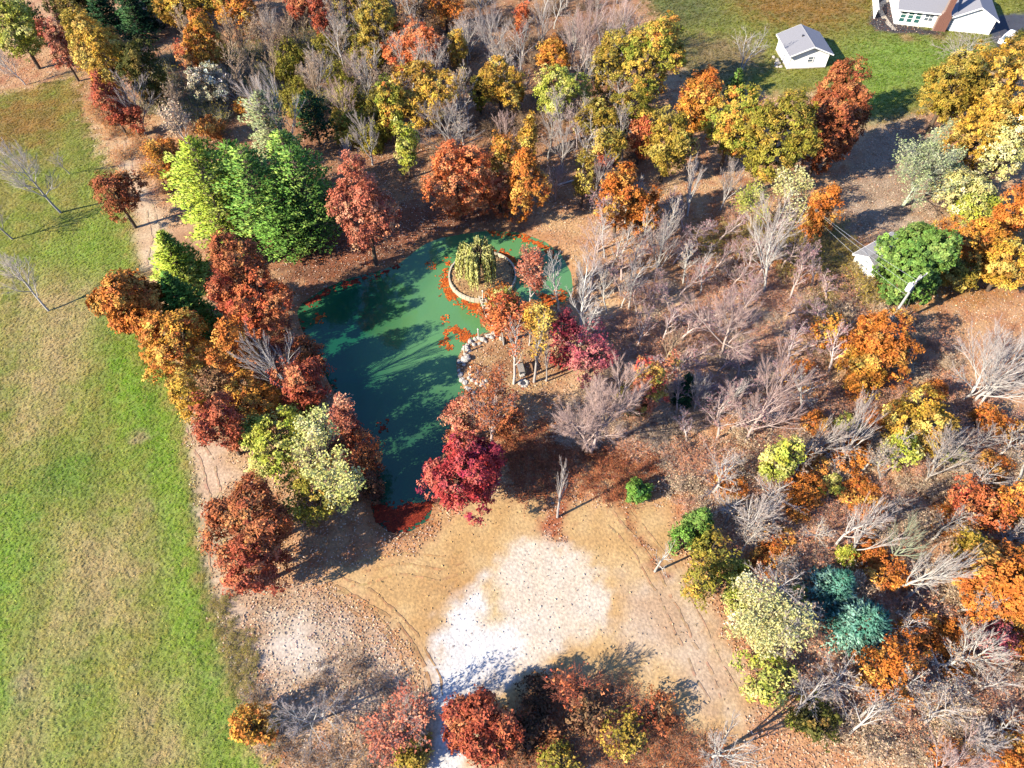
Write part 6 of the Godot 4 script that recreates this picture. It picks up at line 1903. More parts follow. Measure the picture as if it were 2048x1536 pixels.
	{"style": "bare", "name": "bare_tree", "cat": "tree", "label": "low grey bare tree beside the tallest field tree", "seed": 1124, "x": -58.15, "z": -76.73, "h": 4.45, "r": 1.59, "bark": "bark_grey", "form": "sapling"},
	{"style": "conifer", "name": "larch_tree", "cat": "tree", "label": "bright yellow green larch at the pine group's left", "seed": 1125, "x": -34.14, "z": -64.44, "h": 14.05, "r": 4.85, "pal": "pine_yellow", "needle": 0.36, "clear": 0.02},
	{"style": "conifer", "name": "pine_tree", "cat": "tree", "label": "tall green pine in the middle of the pine group", "seed": 1126, "x": -28.44, "z": -63.23, "h": 14.00, "r": 4.58, "pal": "pine", "clear": 0.03},
	{"style": "conifer", "name": "pine_tree", "cat": "tree", "label": "green pine at the pine group's pond side", "seed": 1127, "x": -23.46, "z": -63.74, "h": 13.55, "r": 4.37, "pal": "pine", "clear": 0.04},
	{"style": "conifer", "name": "pine_tree", "cat": "tree", "label": "shorter green pine in front of the pine group", "seed": 1128, "x": -25.83, "z": -62.12, "h": 10.50, "r": 3.64, "pal": "pine", "clear": 0.03},
	{"style": "conifer", "name": "pine_tree", "cat": "tree", "label": "dark pine at the back of the pine group", "seed": 1129, "x": -27.00, "z": -71.58, "h": 10.25, "r": 2.78, "pal": "pine"},
	{"style": "conifer", "name": "pine_tree", "cat": "tree", "label": "shaded pine between larch and tall green pine", "seed": 1130, "x": -32.64, "z": -69.68, "h": 10.20, "r": 2.75, "pal": "pine"},
	{"style": "bare", "name": "bare_tree", "cat": "tree", "label": "grey bare tree behind the pines' right end", "seed": 1131, "x": -21.15, "z": -75.51, "h": 6.90, "r": 1.58, "bark": "bark_grey", "form": "vase"},
	{"style": "leafy", "name": "shade_dark_brush", "cat": "tree", "label": "rust pink oak right of the pines by the pond", "seed": 1132, "x": -16.08, "z": -60.17, "hc": 8.19, "r": 3.15, "b": 5.48, "pal": "rust_pink", "rise": -0.20},
	{"style": "conifer", "name": "juniper", "cat": "tree", "label": "yellow green juniper at the wood's field edge", "seed": 1133, "x": -37.55, "z": -57.13, "h": 7.80, "r": 3.62, "pal": "pine_yellow", "form": "spruce", "clear": 0.02},
	{"style": "conifer", "name": "juniper", "cat": "tree", "label": "deep green juniper below the yellow green juniper", "seed": 1134, "x": -34.68, "z": -50.08, "h": 8.80, "r": 3.44, "pal": "pine", "form": "spruce", "clear": 0.02},
	{"style": "leafy", "name": "shade_dark_brush", "cat": "tree", "label": "rust brown oak right of the junipers", "seed": 1135, "x": -27.95, "z": -52.13, "hc": 7.89, "r": 2.35, "b": 4.00, "pal": "rust"},
	{"style": "leafy", "name": "maple_tree", "cat": "tree", "label": "brick red maple overhanging the pond's west corner", "seed": 1136, "x": -26.02, "z": -48.65, "hc": 5.53, "r": 3.17, "b": 2.75, "pal": "red_orange"},
	{"style": "leafy", "name": "shade_dark_brush", "cat": "tree", "label": "russet tree squeezed between juniper and brick red maple", "seed": 1137, "x": -29.36, "z": -49.59, "hc": 6.15, "r": 1.33, "b": 2.93, "pal": "rust_red"},
	{"style": "leafy", "name": "shade_dark_brush", "cat": "tree", "label": "round orange brown oak standing out into the field", "seed": 1138, "x": -38.79, "z": -48.60, "hc": 5.89, "r": 3.36, "b": 3.88, "pal": "orange", "leaf": 0.18, "clump": 0.36},
	{"style": "leafy", "name": "maple_tree", "cat": "tree", "label": "golden orange maple at the field edge below the round oak", "seed": 1139, "x": -32.83, "z": -43.96, "hc": 4.86, "r": 3.37, "b": 3.17, "pal": "orange_gold"},
	{"style": "leafy", "name": "maple_tree", "cat": "tree", "label": "yellow tree hanging at the field edge above the track", "seed": 1140, "x": -30.28, "z": -37.45, "hc": 5.33, "r": 1.59, "b": 3.49, "pal": "gold", "per": 11},
	{"style": "leafy", "name": "shade_dark_brush", "cat": "tree", "label": "orange tree joining the round oak to the golden maple", "seed": 1141, "x": -36.11, "z": -46.15, "hc": 4.07, "r": 1.73, "b": 2.62, "pal": "orange"},
	{"style": "bare", "name": "bare_tree", "cat": "tree", "label": "white bare tree standing among red maples on the west bank", "seed": 1142, "x": -21.53, "z": -40.05, "h": 11.45, "r": 3.49, "bark": "bark_white", "form": "vase"},
	{"style": "leafy", "name": "maple_tree", "cat": "tree", "label": "orange maple behind the white bank tree", "seed": 1143, "x": -26.35, "z": -41.51, "hc": 6.95, "r": 1.90, "b": 3.33, "pal": "orange"},
	{"style": "leafy", "name": "maple_tree", "cat": "tree", "label": "yellow orange low maple under the white bank tree", "seed": 1144, "x": -25.00, "z": -38.66, "hc": 3.56, "r": 3.18, "b": 2.26, "pal": "orange_gold"},
	{"style": "leafy", "name": "maple_tree", "cat": "tree", "label": "dark crimson maple at the water behind the white bank tree", "seed": 1145, "x": -19.32, "z": -38.60, "hc": 6.13, "r": 2.05, "b": 2.91, "pal": "rust_red"},
	{"style": "leafy", "name": "maple_tree", "cat": "tree", "label": "red orange bush at the white bank tree's foot", "seed": 1146, "x": -20.63, "z": -39.12, "hc": 2.01, "r": 1.48, "b": 1.19, "pal": "red_orange"},
	{"style": "leafy", "name": "maple_tree", "cat": "tree", "label": "red maple leaning over the sandy track", "seed": 1147, "x": -26.42, "z": -34.47, "hc": 5.68, "r": 1.99, "b": 3.74, "pal": "rust_red"},
	{"style": "leafy", "name": "shade_dark_brush", "cat": "tree", "label": "brown thin oak beside the yellow field edge tree", "seed": 1148, "x": -29.26, "z": -40.74, "hc": 3.14, "r": 1.97, "b": 1.97, "pal": "brown", "per": 8, "cover": 0.50},
	{"style": "bare", "name": "bare_tree", "cat": "tree", "label": "pinkish bare bush over the pond's narrow west side", "seed": 1149, "x": -16.45, "z": -36.32, "h": 7.80, "r": 1.92, "bark": "bark_pink", "form": "oak", "pal": "rust_pink", "leafy": 0.18, "per": 4},
	{"style": "leafy", "name": "willow_tree", "cat": "tree", "label": "yellow green feathery tree by the sandy track", "seed": 1150, "x": -21.84, "z": -33.65, "hc": 3.98, "r": 3.30, "b": 2.55, "pal": "yellow_green", "per": 13},
	{"style": "bare", "name": "autumn_tree", "cat": "tree", "label": "pale olive half bare tree over the pond's south west shore", "seed": 1151, "x": -16.92, "z": -29.55, "h": 10.50, "r": 3.37, "bark": "bark_tan", "form": "oak", "pal": "willow", "leafy": 0.16, "per": 5, "stems": 2},
	{"style": "leafy", "name": "autumn_tree", "cat": "tree", "label": "drab olive tree under the pale half bare tree", "seed": 1152, "x": -16.72, "z": -28.21, "hc": 4.19, "r": 2.70, "b": 2.70, "pal": "olive", "per": 9, "cover": 0.55},
	{"style": "leafy", "name": "shade_dark_brush", "cat": "tree", "label": "big rust oak between sandy track and the pond's south tip", "seed": 1153, "x": -21.97, "z": -25.29, "hc": 4.90, "r": 3.69, "b": 3.20, "pal": "rust", "rise": -0.10},
	{"style": "leafy", "name": "shade_dark_brush", "cat": "tree", "label": "reddish lower oak in front of the big rust oak", "seed": 1154, "x": -21.04, "z": -21.94, "hc": 3.98, "r": 2.71, "b": 2.56, "pal": "rust_red"},
	{"style": "leafy", "name": "shrub", "cat": "shrub", "label": "rust bush along the pond's narrow west shore", "seed": 1155, "x": -13.28, "z": -32.75, "hc": 3.24, "r": 1.29, "b": 2.83, "pal": "rust", "per": 8},
	{"style": "leafy", "name": "shrub", "cat": "shrub", "label": "dark brown bush shading the pond's south west tip", "seed": 1156, "x": -12.56, "z": -29.53, "hc": 2.57, "r": 0.99, "b": 2.18, "pal": "dark_brown", "per": 8},
	{"style": "willow", "name": "willow_tree", "cat": "tree", "label": "yellow green weeping willow on the round island", "seed": 1157, "x": -3.81, "z": -56.97, "h": 6.70, "r": 2.63, "pal": "willow"},
	{"style": "bare", "name": "autumn_tree", "cat": "tree", "label": "salmon leaved half bare tree on the island's right side", "seed": 1158, "x": 1.91, "z": -53.14, "h": 8.65, "r": 1.88, "bark": "bark_grey", "form": "oak", "pal": "rust_pink", "leafy": 0.24, "per": 5},
	{"style": "leafy", "name": "maple_tree", "cat": "tree", "label": "orange tree on the island beside the footbridge", "seed": 1159, "x": -1.31, "z": -53.18, "hc": 2.66, "r": 1.64, "b": 1.64, "pal": "orange", "per": 10, "cover": 0.60},
	{"style": "leafy", "name": "maple_tree", "cat": "tree", "label": "salmon orange tree crown over the footbridge on slim trunks", "seed": 1160, "x": -0.62, "z": -48.30, "hc": 4.38, "r": 2.48, "b": 1.70, "pal": "salmon", "per": 10, "cover": 0.60},
	{"style": "leafy", "name": "maple_tree", "cat": "tree", "label": "yellow leaved tree on slim trunk right of the footbridge tree", "seed": 1161, "x": 2.74, "z": -47.20, "hc": 5.03, "r": 1.52, "b": 1.97, "pal": "gold", "per": 9, "cover": 0.50},
	{"style": "leafy", "name": "maple_tree", "cat": "tree", "label": "yellow green crown in the middle of the salmon orange trees", "seed": 1162, "x": -0.73, "z": -49.93, "hc": 4.26, "r": 1.36, "b": 1.80, "pal": "yellow_green", "per": 9, "cover": 0.50},
	{"style": "bare", "name": "bare_tree", "cat": "tree", "label": "tall slim pale trunk left of the garden bench", "seed": 1163, "x": 0.16, "z": -42.80, "h": 11.00, "r": 1.06, "bark": "bark_grey", "form": "tall", "dense": 0.70, "pal": "red_orange", "leafy": 0.12, "per": 3},
	{"style": "bare", "name": "bare_tree", "cat": "tree", "label": "tall slim pale trunk right of the garden bench", "seed": 1164, "x": 2.29, "z": -43.05, "h": 11.90, "r": 1.06, "bark": "bark_grey", "form": "tall", "dense": 0.70, "pal": "gold", "leafy": 0.18, "per": 4},
	{"style": "bare", "name": "bare_tree", "cat": "tree", "label": "short slim trunk right of the fire ring", "seed": 1165, "x": 3.59, "z": -43.18, "h": 7.35, "r": 0.68, "bark": "bark_grey", "form": "sapling", "dense": 0.70},
	{"style": "bare", "name": "bare_tree", "cat": "tree", "label": "slim trunk at the footbridge's shore end", "seed": 1166, "x": -0.86, "z": -47.97, "h": 6.45, "r": 0.90, "bark": "bark_grey", "form": "tall", "dense": 0.70, "pal": "red_orange", "leafy": 0.24, "per": 4},
	{"style": "bare", "name": "bare_tree", "cat": "tree", "label": "slim trunk under the yellow leaved tree", "seed": 1167, "x": 1.84, "z": -47.97, "h": 6.45, "r": 0.90, "bark": "bark_grey", "form": "tall", "dense": 0.70, "pal": "orange", "leafy": 0.24, "per": 4},
	{"style": "bare", "name": "bare_tree", "cat": "tree", "label": "white slim bare tree against the pond's right arm", "seed": 1168, "x": 5.21, "z": -52.84, "h": 9.80, "r": 1.98, "bark": "bark_white", "form": "tall", "dense": 1.10},
	{"style": "bare", "name": "bare_tree", "cat": "tree", "label": "pale bare tree at the pond's right shore", "seed": 1169, "x": 7.79, "z": -53.89, "h": 7.85, "r": 1.26, "bark": "bark_white", "form": "tall"},
	{"style": "bare", "name": "bare_tree", "cat": "tree", "label": "tallest slim white tree on the pond's east shore", "seed": 1170, "x": 7.35, "z": -47.97, "h": 12.65, "r": 2.01, "bark": "bark_white", "form": "tall", "stems": 2},
	{"style": "bare", "name": "bare_tree", "cat": "tree", "label": "slim bare tree casting long shadow on the east slope", "seed": 1171, "x": 13.13, "z": -53.14, "h": 8.75, "r": 1.77, "bark": "bark_grey", "form": "tall"},
	{"style": "bare", "name": "bare_tree", "cat": "tree", "label": "pinkish white bare tree on the pale north east bank", "seed": 1172, "x": 8.56, "z": -54.49, "h": 11.75, "r": 2.32, "bark": "bark_pink", "form": "tall", "dense": 1.10},
	{"style": "leafy", "name": "maple_tree", "cat": "tree", "label": "rose red thin maple above the pink bare tree", "seed": 1173, "x": 7.89, "z": -44.32, "hc": 3.36, "r": 2.93, "b": 2.12, "pal": "pink_red", "per": 7, "cover": 0.60},
	{"style": "leafy", "name": "maple_tree", "cat": "tree", "label": "wine red bush by the slim white trees", "seed": 1174, "x": 5.39, "z": -47.50, "hc": 3.49, "r": 1.35, "b": 2.21, "pal": "wine", "per": 8, "cover": 0.60},
	{"style": "leafy", "name": "maple_tree", "cat": "tree", "label": "crimson low bush left of the rose red maple", "seed": 1175, "x": 4.94, "z": -44.88, "hc": 2.23, "r": 1.34, "b": 1.34, "pal": "crimson", "per": 7, "cover": 0.50},
	{"style": "bare", "name": "bare_tree", "cat": "tree", "label": "big pink bare tree in the middle of the scene", "seed": 1176, "x": 7.58, "z": -34.63, "h": 13.50, "r": 4.15, "bark": "bark_pink", "form": "oak", "dense": 1.60, "stems": 3},
	{"style": "leafy", "name": "maple_tree", "cat": "tree", "label": "red, yellow and green tree right of the pink bare tree", "seed": 1177, "x": 13.14, "z": -38.76, "hc": 5.49, "r": 1.88, "b": 3.61, "pal": "mixed", "hue": 1.60, "per": 11},
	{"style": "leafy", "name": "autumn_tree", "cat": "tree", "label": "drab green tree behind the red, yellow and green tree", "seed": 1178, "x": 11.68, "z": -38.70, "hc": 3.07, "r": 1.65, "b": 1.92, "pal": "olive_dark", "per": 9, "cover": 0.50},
	{"style": "bare", "name": "autumn_tree", "cat": "tree", "label": "half bare rust tree over the shore rocks", "seed": 1179, "x": -1.89, "z": -34.63, "h": 11.35, "r": 2.71, "bark": "bark_pink", "form": "oak", "pal": "rust", "leafy": 0.16, "per": 5},
	{"style": "leafy", "name": "autumn_tree", "cat": "tree", "label": "rust pink tree leaning over the water below the rocks", "seed": 1180, "x": -4.72, "z": -36.88, "hc": 3.20, "r": 1.72, "b": 2.02, "pal": "rust_pink", "per": 9, "cover": 0.60},
	{"style": "leafy", "name": "autumn_tree", "cat": "tree", "label": "low rust tree below the garden bench", "seed": 1181, "x": -0.67, "z": -36.96, "hc": 2.38, "r": 1.73, "b": 1.44, "pal": "rust", "per": 8, "cover": 0.60},
	{"style": "leafy", "name": "shrub", "cat": "shrub", "label": "red bush at the waterline above the crimson maple", "seed": 1182, "x": -5.02, "z": -35.86, "hc": 1.42, "r": 1.25, "b": 1.07, "pal": "red_orange", "per": 9},
	{"style": "leafy", "name": "maple_tree", "cat": "tree", "label": "big crimson maple at the pond's south east shore", "seed": 1183, "x": -4.02, "z": -29.62, "hc": 4.93, "r": 3.41, "b": 3.21, "pal": "crimson", "hue": 1.20},
	{"style": "leafy", "name": "maple_tree", "cat": "tree", "label": "magenta top of the big crimson maple", "seed": 1184, "x": -2.84, "z": -30.75, "hc": 4.50, "r": 1.95, "b": 2.92, "pal": "wine"},
	{"style": "bare", "name": "bare_tree", "cat": "tree", "label": "large pinkish bare tree alone on the pale slope", "seed": 1185, "x": 22.22, "z": -46.47, "h": 12.00, "r": 4.57, "bark": "bark_pink", "form": "vase", "dense": 1.60},
	{"style": "bare", "name": "bare_tree", "cat": "tree", "label": "large grey pink bare tree in the middle of the thicket", "seed": 1186, "x": 22.84, "z": -35.75, "h": 12.30, "r": 3.83, "bark": "bark_pink", "form": "vase", "dense": 1.50},
	{"style": "bare", "name": "bare_tree", "cat": "tree", "label": "grey bare bush left of the grey pink thicket tree", "seed": 1187, "x": 18.39, "z": -39.45, "h": 6.65, "r": 1.60, "bark": "bark_grey", "form": "vase"},
	{"style": "bare", "name": "bare_tree", "cat": "tree", "label": "slim grey tree between two large pink bare trees", "seed": 1188, "x": 20.77, "z": -38.84, "h": 8.10, "r": 1.50, "bark": "bark_grey", "form": "tall"},
	{"style": "bare", "name": "bare_tree", "cat": "tree", "label": "thin tan tree left of the large pinkish bare tree", "seed": 1189, "x": 16.27, "z": -45.93, "h": 5.50, "r": 1.38, "bark": "bark_tan", "form": "vase"},
	{"style": "conifer", "name": "pine_tree", "cat": "tree", "label": "small dark pine behind the red, yellow and green tree", "seed": 1190, "x": 17.08, "z": -40.18, "h": 5.05, "r": 1.06, "pal": "pine_dark", "form": "spruce"},
	{"style": "leafy", "name": "maple_tree", "cat": "tree", "label": "round bright orange maple below the utility pole", "seed": 1191, "x": 37.32, "z": -44.71, "hc": 3.68, "r": 3.44, "b": 2.60, "pal": "orange"},
	{"style": "leafy", "name": "maple_tree", "cat": "tree", "label": "lower gold orange side of the round bright maple", "seed": 1192, "x": 34.79, "z": -41.86, "hc": 3.28, "r": 2.28, "b": 2.07, "pal": "orange_gold"},
	{"style": "leafy", "name": "autumn_tree", "cat": "tree", "label": "loose yellow orange bush left of the round bright maple", "seed": 1193, "x": 33.57, "z": -47.95, "hc": 2.14, "r": 2.11, "b": 1.67, "pal": "orange_gold", "per": 8, "cover": 0.50},
	{"style": "bare", "name": "bare_tree", "cat": "tree", "label": "leftmost white trunk of the big bare clump", "seed": 1194, "x": 46.02, "z": -40.79, "h": 9.25, "r": 3.80, "bark": "bark_white", "form": "vase", "dense": 1.30},
	{"style": "bare", "name": "bare_tree", "cat": "tree", "label": "tall leaning white tree of the big bare clump", "seed": 1195, "x": 46.91, "z": -40.42, "h": 13.05, "r": 3.98, "bark": "bark_white", "form": "vase", "dense": 1.30},
	{"style": "bare", "name": "bare_tree", "cat": "tree", "label": "lower white tree of the big bare clump at the right edge", "seed": 1196, "x": 47.21, "z": -39.87, "h": 10.65, "r": 3.30, "bark": "bark_white", "form": "vase", "dense": 1.20},
	{"style": "leafy", "name": "maple_tree", "cat": "tree", "label": "round golden maple below the big bare clump", "seed": 1197, "x": 38.63, "z": -36.07, "hc": 3.15, "r": 3.03, "b": 2.38, "pal": "gold"},
	{"style": "leafy", "name": "autumn_tree", "cat": "tree", "label": "yellow lower flank of the round golden maple", "seed": 1198, "x": 36.28, "z": -33.31, "hc": 2.74, "r": 1.49, "b": 1.70, "pal": "yellow_green", "per": 10},
	{"style": "bare", "name": "bare_tree", "cat": "tree", "label": "grey bare tree left of the golden maple", "seed": 1199, "x": 28.42, "z": -34.07, "h": 8.65, "r": 2.16, "bark": "bark_grey", "form": "vase"},
	{"style": "bare", "name": "bare_tree", "cat": "tree", "label": "leaning grey tree touching the golden maple", "seed": 1200, "x": 31.61, "z": -33.36, "h": 10.50, "r": 2.32, "bark": "bark_grey", "form": "vase"},
	{"style": "leafy", "name": "autumn_tree", "cat": "tree", "label": "bright yellow green tree in the middle of the thicket", "seed": 1201, "x": 24.07, "z": -31.40, "hc": 3.79, "r": 1.44, "b": 3.17, "pal": "yellow_green"},
	{"style": "leafy", "name": "shrub", "cat": "shrub", "label": "bright green round bush alone at the yard's top", "seed": 1202, "x": 11.50, "z": -29.80, "hc": 1.33, "r": 1.10, "b": 1.03, "pal": "green", "leaf": 0.13, "clump": 0.26},
	{"style": "conifer", "name": "cedar_tree", "cat": "tree", "label": "bright green cedar bush at the yard's right edge", "seed": 1203, "x": 16.23, "z": -25.84, "h": 5.45, "r": 1.79, "pal": "cedar", "form": "spruce", "clear": 0.02},
	{"style": "leafy", "name": "shrub", "cat": "shrub", "label": "small lime bush against the green cedar bush", "seed": 1204, "x": 14.63, "z": -24.69, "hc": 2.13, "r": 0.87, "b": 1.83, "pal": "green", "leaf": 0.13},
	{"style": "bare", "name": "bare_tree", "cat": "tree", "label": "grey bare tree right of the green cedar bush", "seed": 1205, "x": 20.73, "z": -25.84, "h": 9.05, "r": 1.92, "bark": "bark_grey", "form": "vase"},
	{"style": "leafy", "name": "shrub", "cat": "shrub", "label": "olive bush below the green cedar bush", "seed": 1206, "x": 17.08, "z": -23.26, "hc": 2.30, "r": 1.87, "b": 1.89, "pal": "olive", "per": 8, "cover": 0.50},
	{"style": "leafy", "name": "shrub", "cat": "shrub", "label": "second olive bush lower at the yard's right edge", "seed": 1207, "x": 15.43, "z": -20.41, "hc": 2.98, "r": 1.40, "b": 2.53, "pal": "olive", "per": 8, "cover": 0.50},
	{"style": "conifer", "name": "spruce_tree", "cat": "tree", "label": "smaller darker blue green spruce of the pair", "seed": 1208, "x": 27.02, "z": -20.60, "h": 4.75, "r": 2.36, "pal": "spruce", "form": "spruce", "clear": 0.03},
	{"style": "conifer", "name": "spruce_tree", "cat": "tree", "label": "larger pale tipped blue green spruce of the pair", "seed": 1209, "x": 28.13, "z": -17.32, "h": 5.65, "r": 3.07, "pal": "spruce", "form": "spruce", "clear": 0.03},
	{"style": "bare", "name": "autumn_tree", "cat": "tree", "label": "large lemon leaved half bare tree at the yard's edge", "seed": 1210, "x": 20.17, "z": -16.35, "h": 5.50, "r": 3.97, "bark": "bark_tan", "form": "oak", "pal": "pale_yellow", "leafy": 0.20, "per": 7, "leaf": 0.11, "spread": 0.55, "stems": 3},
	{"style": "bare", "name": "bare_tree", "cat": "tree", "label": "white bare tree inside the lemon leaved tree", "seed": 1211, "x": 20.93, "z": -17.04, "h": 6.50, "r": 2.31, "bark": "bark_white", "form": "vase"},
	{"style": "leafy", "name": "autumn_tree", "cat": "tree", "label": "yellow green low tree below the lemon leaved tree", "seed": 1212, "x": 19.77, "z": -13.55, "hc": 1.50, "r": 2.19, "b": 1.20, "pal": "yellow_green", "per": 9, "cover": 0.55},
	{"style": "leafy", "name": "maple_tree", "cat": "tree", "label": "loose amber tree below the blue green spruces", "seed": 1213, "x": 29.19, "z": -13.61, "hc": 2.80, "r": 2.30, "b": 2.30, "pal": "orange", "per": 9, "cover": 0.60},
	{"style": "leafy", "name": "shade_dark_brush", "cat": "tree", "label": "big orange oak at the right edge below the red bush", "seed": 1214, "x": 39.08, "z": -20.18, "hc": 4.20, "r": 3.38, "b": 2.71, "pal": "orange", "leaf": 0.17},
	{"style": "leafy", "name": "shade_dark_brush", "cat": "tree", "label": "golden olive tree on the big orange oak's upper side", "seed": 1215, "x": 38.99, "z": -22.99, "hc": 2.97, "r": 1.85, "b": 1.85, "pal": "olive_gold"},
	{"style": "leafy", "name": "shrub", "cat": "shrub", "label": "red bush at the right edge above the orange oak", "seed": 1216, "x": 41.47, "z": -27.89, "hc": 2.19, "r": 2.49, "b": 1.72, "pal": "red_orange", "per": 8, "cover": 0.60},
	{"style": "leafy", "name": "autumn_tree", "cat": "tree", "label": "orange tree at the right edge beside the red bush", "seed": 1217, "x": 44.34, "z": -28.02, "hc": 3.11, "r": 1.59, "b": 1.95, "pal": "orange", "per": 9},
	{"style": "leafy", "name": "shrub", "cat": "shrub", "label": "pinkish red bush below the big orange oak", "seed": 1218, "x": 38.65, "z": -16.56, "hc": 1.66, "r": 1.61, "b": 1.24, "pal": "pink_red", "per": 7, "cover": 0.50},
	{"style": "bare", "name": "bare_tree", "cat": "tree", "label": "leaning white bare tree right of the spruces", "seed": 1219, "x": 32.91, "z": -20.95, "h": 10.15, "r": 2.32, "bark": "bark_white", "form": "vase", "dense": 1.10},
	{"style": "bare", "name": "bare_tree", "cat": "tree", "label": "grey tree leaning away above the smaller spruce", "seed": 1220, "x": 29.94, "z": -24.19, "h": 9.10, "r": 2.06, "bark": "bark_grey", "form": "vase"},
	{"style": "bare", "name": "bare_tree", "cat": "tree", "label": "greenish grey tree leaning above the white bare tree", "seed": 1221, "x": 33.05, "z": -23.50, "h": 8.65, "r": 2.13, "bark": "bark_green", "form": "vase"},
	{"style": "bare", "name": "bare_tree", "cat": "tree", "label": "thin grey tree rising behind the smaller spruce", "seed": 1222, "x": 28.80, "z": -24.89, "h": 8.85, "r": 1.91, "bark": "bark_grey", "form": "tall"},
	{"style": "bare", "name": "bare_tree", "cat": "tree", "label": "grey tree leaning below the golden maple", "seed": 1223, "x": 38.77, "z": -31.37, "h": 8.35, "r": 2.20, "bark": "bark_grey", "form": "vase"},
	{"style": "bare", "name": "bare_tree", "cat": "tree", "label": "leaning white tree at the bottom edge of the yard", "seed": 1224, "x": 15.15, "z": -8.27, "h": 10.50, "r": 2.53, "bark": "bark_white", "form": "vase", "dense": 1.10},
	{"style": "bare", "name": "bare_tree", "cat": "tree", "label": "shaded grey tree behind the leaning white yard tree", "seed": 1225, "x": 22.05, "z": -11.13, "h": 8.75, "r": 1.81, "bark": "bark_grey", "form": "crooked"},
	{"style": "bare", "name": "bare_tree", "cat": "tree", "label": "white bare tree in the lower right corner", "seed": 1226, "x": 35.27, "z": -9.02, "h": 5.30, "r": 2.20, "bark": "bark_white", "form": "vase"},
	{"style": "bare", "name": "bare_tree", "cat": "tree", "label": "pinkish bare tree at the bottom edge by the corner", "seed": 1227, "x": 31.27, "z": -7.33, "h": 4.75, "r": 2.92, "bark": "bark_pink", "form": "vase", "dense": 1.20},
	{"style": "bare", "name": "bare_tree", "cat": "tree", "label": "low white leaning tree below the pinkish red bush", "seed": 1228, "x": 36.06, "z": -14.86, "h": 7.00, "r": 1.96, "bark": "bark_white", "form": "vase"},
	{"style": "bare", "name": "bare_tree", "cat": "tree", "label": "crooked grey tree below the loose amber tree", "seed": 1229, "x": 25.94, "z": -9.71, "h": 8.10, "r": 1.86, "bark": "bark_grey", "form": "crooked"},
	{"style": "bare", "name": "bare_tree", "cat": "tree", "label": "small white bare tree alone at the yard's edge", "seed": 1230, "x": 12.50, "z": -22.73, "h": 8.25, "r": 1.14, "bark": "bark_white", "form": "crooked", "dense": 0.70},
	{"style": "bare", "name": "bare_tree", "cat": "tree", "label": "slim tree in the russet leaf patch above the yard", "seed": 1231, "x": 4.16, "z": -27.79, "h": 10.15, "r": 0.94, "bark": "bark_grey", "form": "sapling"},
	{"style": "leafy", "name": "autumn_tree", "cat": "tree", "label": "dark green low tree in shade below the lemon tree", "seed": 1232, "x": 23.16, "z": -10.52, "hc": 1.40, "r": 1.97, "b": 1.20, "pal": "olive_dark", "per": 9, "cover": 0.55},
	{"style": "leafy", "name": "shrub", "cat": "shrub", "label": "tan brown bush below the coral twigged tree", "seed": 1233, "x": 5.78, "z": -11.10, "hc": 1.10, "r": 1.69, "b": 1.00, "pal": "brown", "per": 7, "cover": 0.45},
	{"style": "leafy", "name": "shrub", "cat": "shrub", "label": "mustard brown bush at the bottom edge under the yard", "seed": 1234, "x": 8.51, "z": -9.53, "hc": 1.10, "r": 1.73, "b": 1.00, "pal": "olive_gold", "per": 7, "cover": 0.45},
	{"style": "leafy", "name": "shrub", "cat": "shrub", "label": "rusty bush at the yard's lower rim", "seed": 1235, "x": 11.38, "z": -11.29, "hc": 1.00, "r": 1.54, "b": 0.90, "pal": "rust", "per": 7, "cover": 0.45},
	{"style": "leafy", "name": "shrub", "cat": "shrub", "label": "rusty bush beside the low brush painted shade-dark", "seed": 1236, "x": 2.32, "z": -10.24, "hc": 1.00, "r": 1.52, "b": 0.90, "pal": "rust", "per": 7, "cover": 0.45},
	{"style": "leafy", "name": "shrub", "cat": "shrub", "label": "rust bush at the water's edge behind the white bank tree", "seed": 1237, "x": -21.19, "z": -45.27, "hc": 2.56, "r": 1.34, "b": 2.18, "pal": "rust", "per": 9},
	{"style": "leafy", "name": "shrub", "cat": "shrub", "label": "russet bush on the pond's narrow west waterline", "seed": 1238, "x": -15.47, "z": -35.88, "hc": 2.29, "r": 1.15, "b": 1.91, "pal": "rust_red", "per": 9},
	{"style": "bare", "name": "bare_tree", "cat": "tree", "label": "dense silvery bare tree by the amber bush at the field edge", "seed": 1239, "x": -14.98, "z": -10.77, "h": 5.00, "r": 2.67, "bark": "bark_white", "form": "oak", "dense": 0.85, "stems": 2},
	{"style": "leafy", "name": "shrub", "cat": "shrub", "label": "amber bush at the field's edge", "seed": 1240, "x": -19.48, "z": -10.05, "hc": 1.70, "r": 1.50, "b": 1.50, "pal": "orange_gold"},
	{"style": "bare", "name": "autumn_tree", "cat": "tree", "label": "mauve and russet half bare tree beside the gravel drive", "seed": 1241, "x": -9.04, "z": -10.34, "h": 5.00, "r": 2.87, "bark": "bark_pink", "form": "oak", "pal": "rust_pink", "leafy": 0.08, "per": 4, "stems": 3, "dense": 0.90},
	{"style": "leafy", "name": "shade_dark_brush", "cat": "tree", "label": "brick rust oak standing on the gravel drive's right side", "seed": 1242, "x": -2.17, "z": -9.74, "hc": 2.90, "r": 2.79, "b": 2.10, "pal": "rust_red", "per": 18},
	{"style": "leafy", "name": "shade_dark_brush", "cat": "tree", "label": "dark brown shaded tree right of the brick rust oak", "seed": 1243, "x": 0.41, "z": -9.47, "hc": 1.50, "r": 1.65, "b": 1.20, "pal": "dark_brown", "per": 9},  # low brush; the brick oak's cast shade is put into its dark brown
	{"style": "bare", "name": "bare_tree", "cat": "tree", "label": "coral twigged thin tree at the gravel's lower edge", "seed": 1244, "x": 5.02, "z": -13.33, "h": 4.20, "r": 2.45, "bark": "bark_rust", "form": "oak", "dense": 0.90, "stems": 2, "pal": "red_orange", "leafy": 0.02, "per": 2},
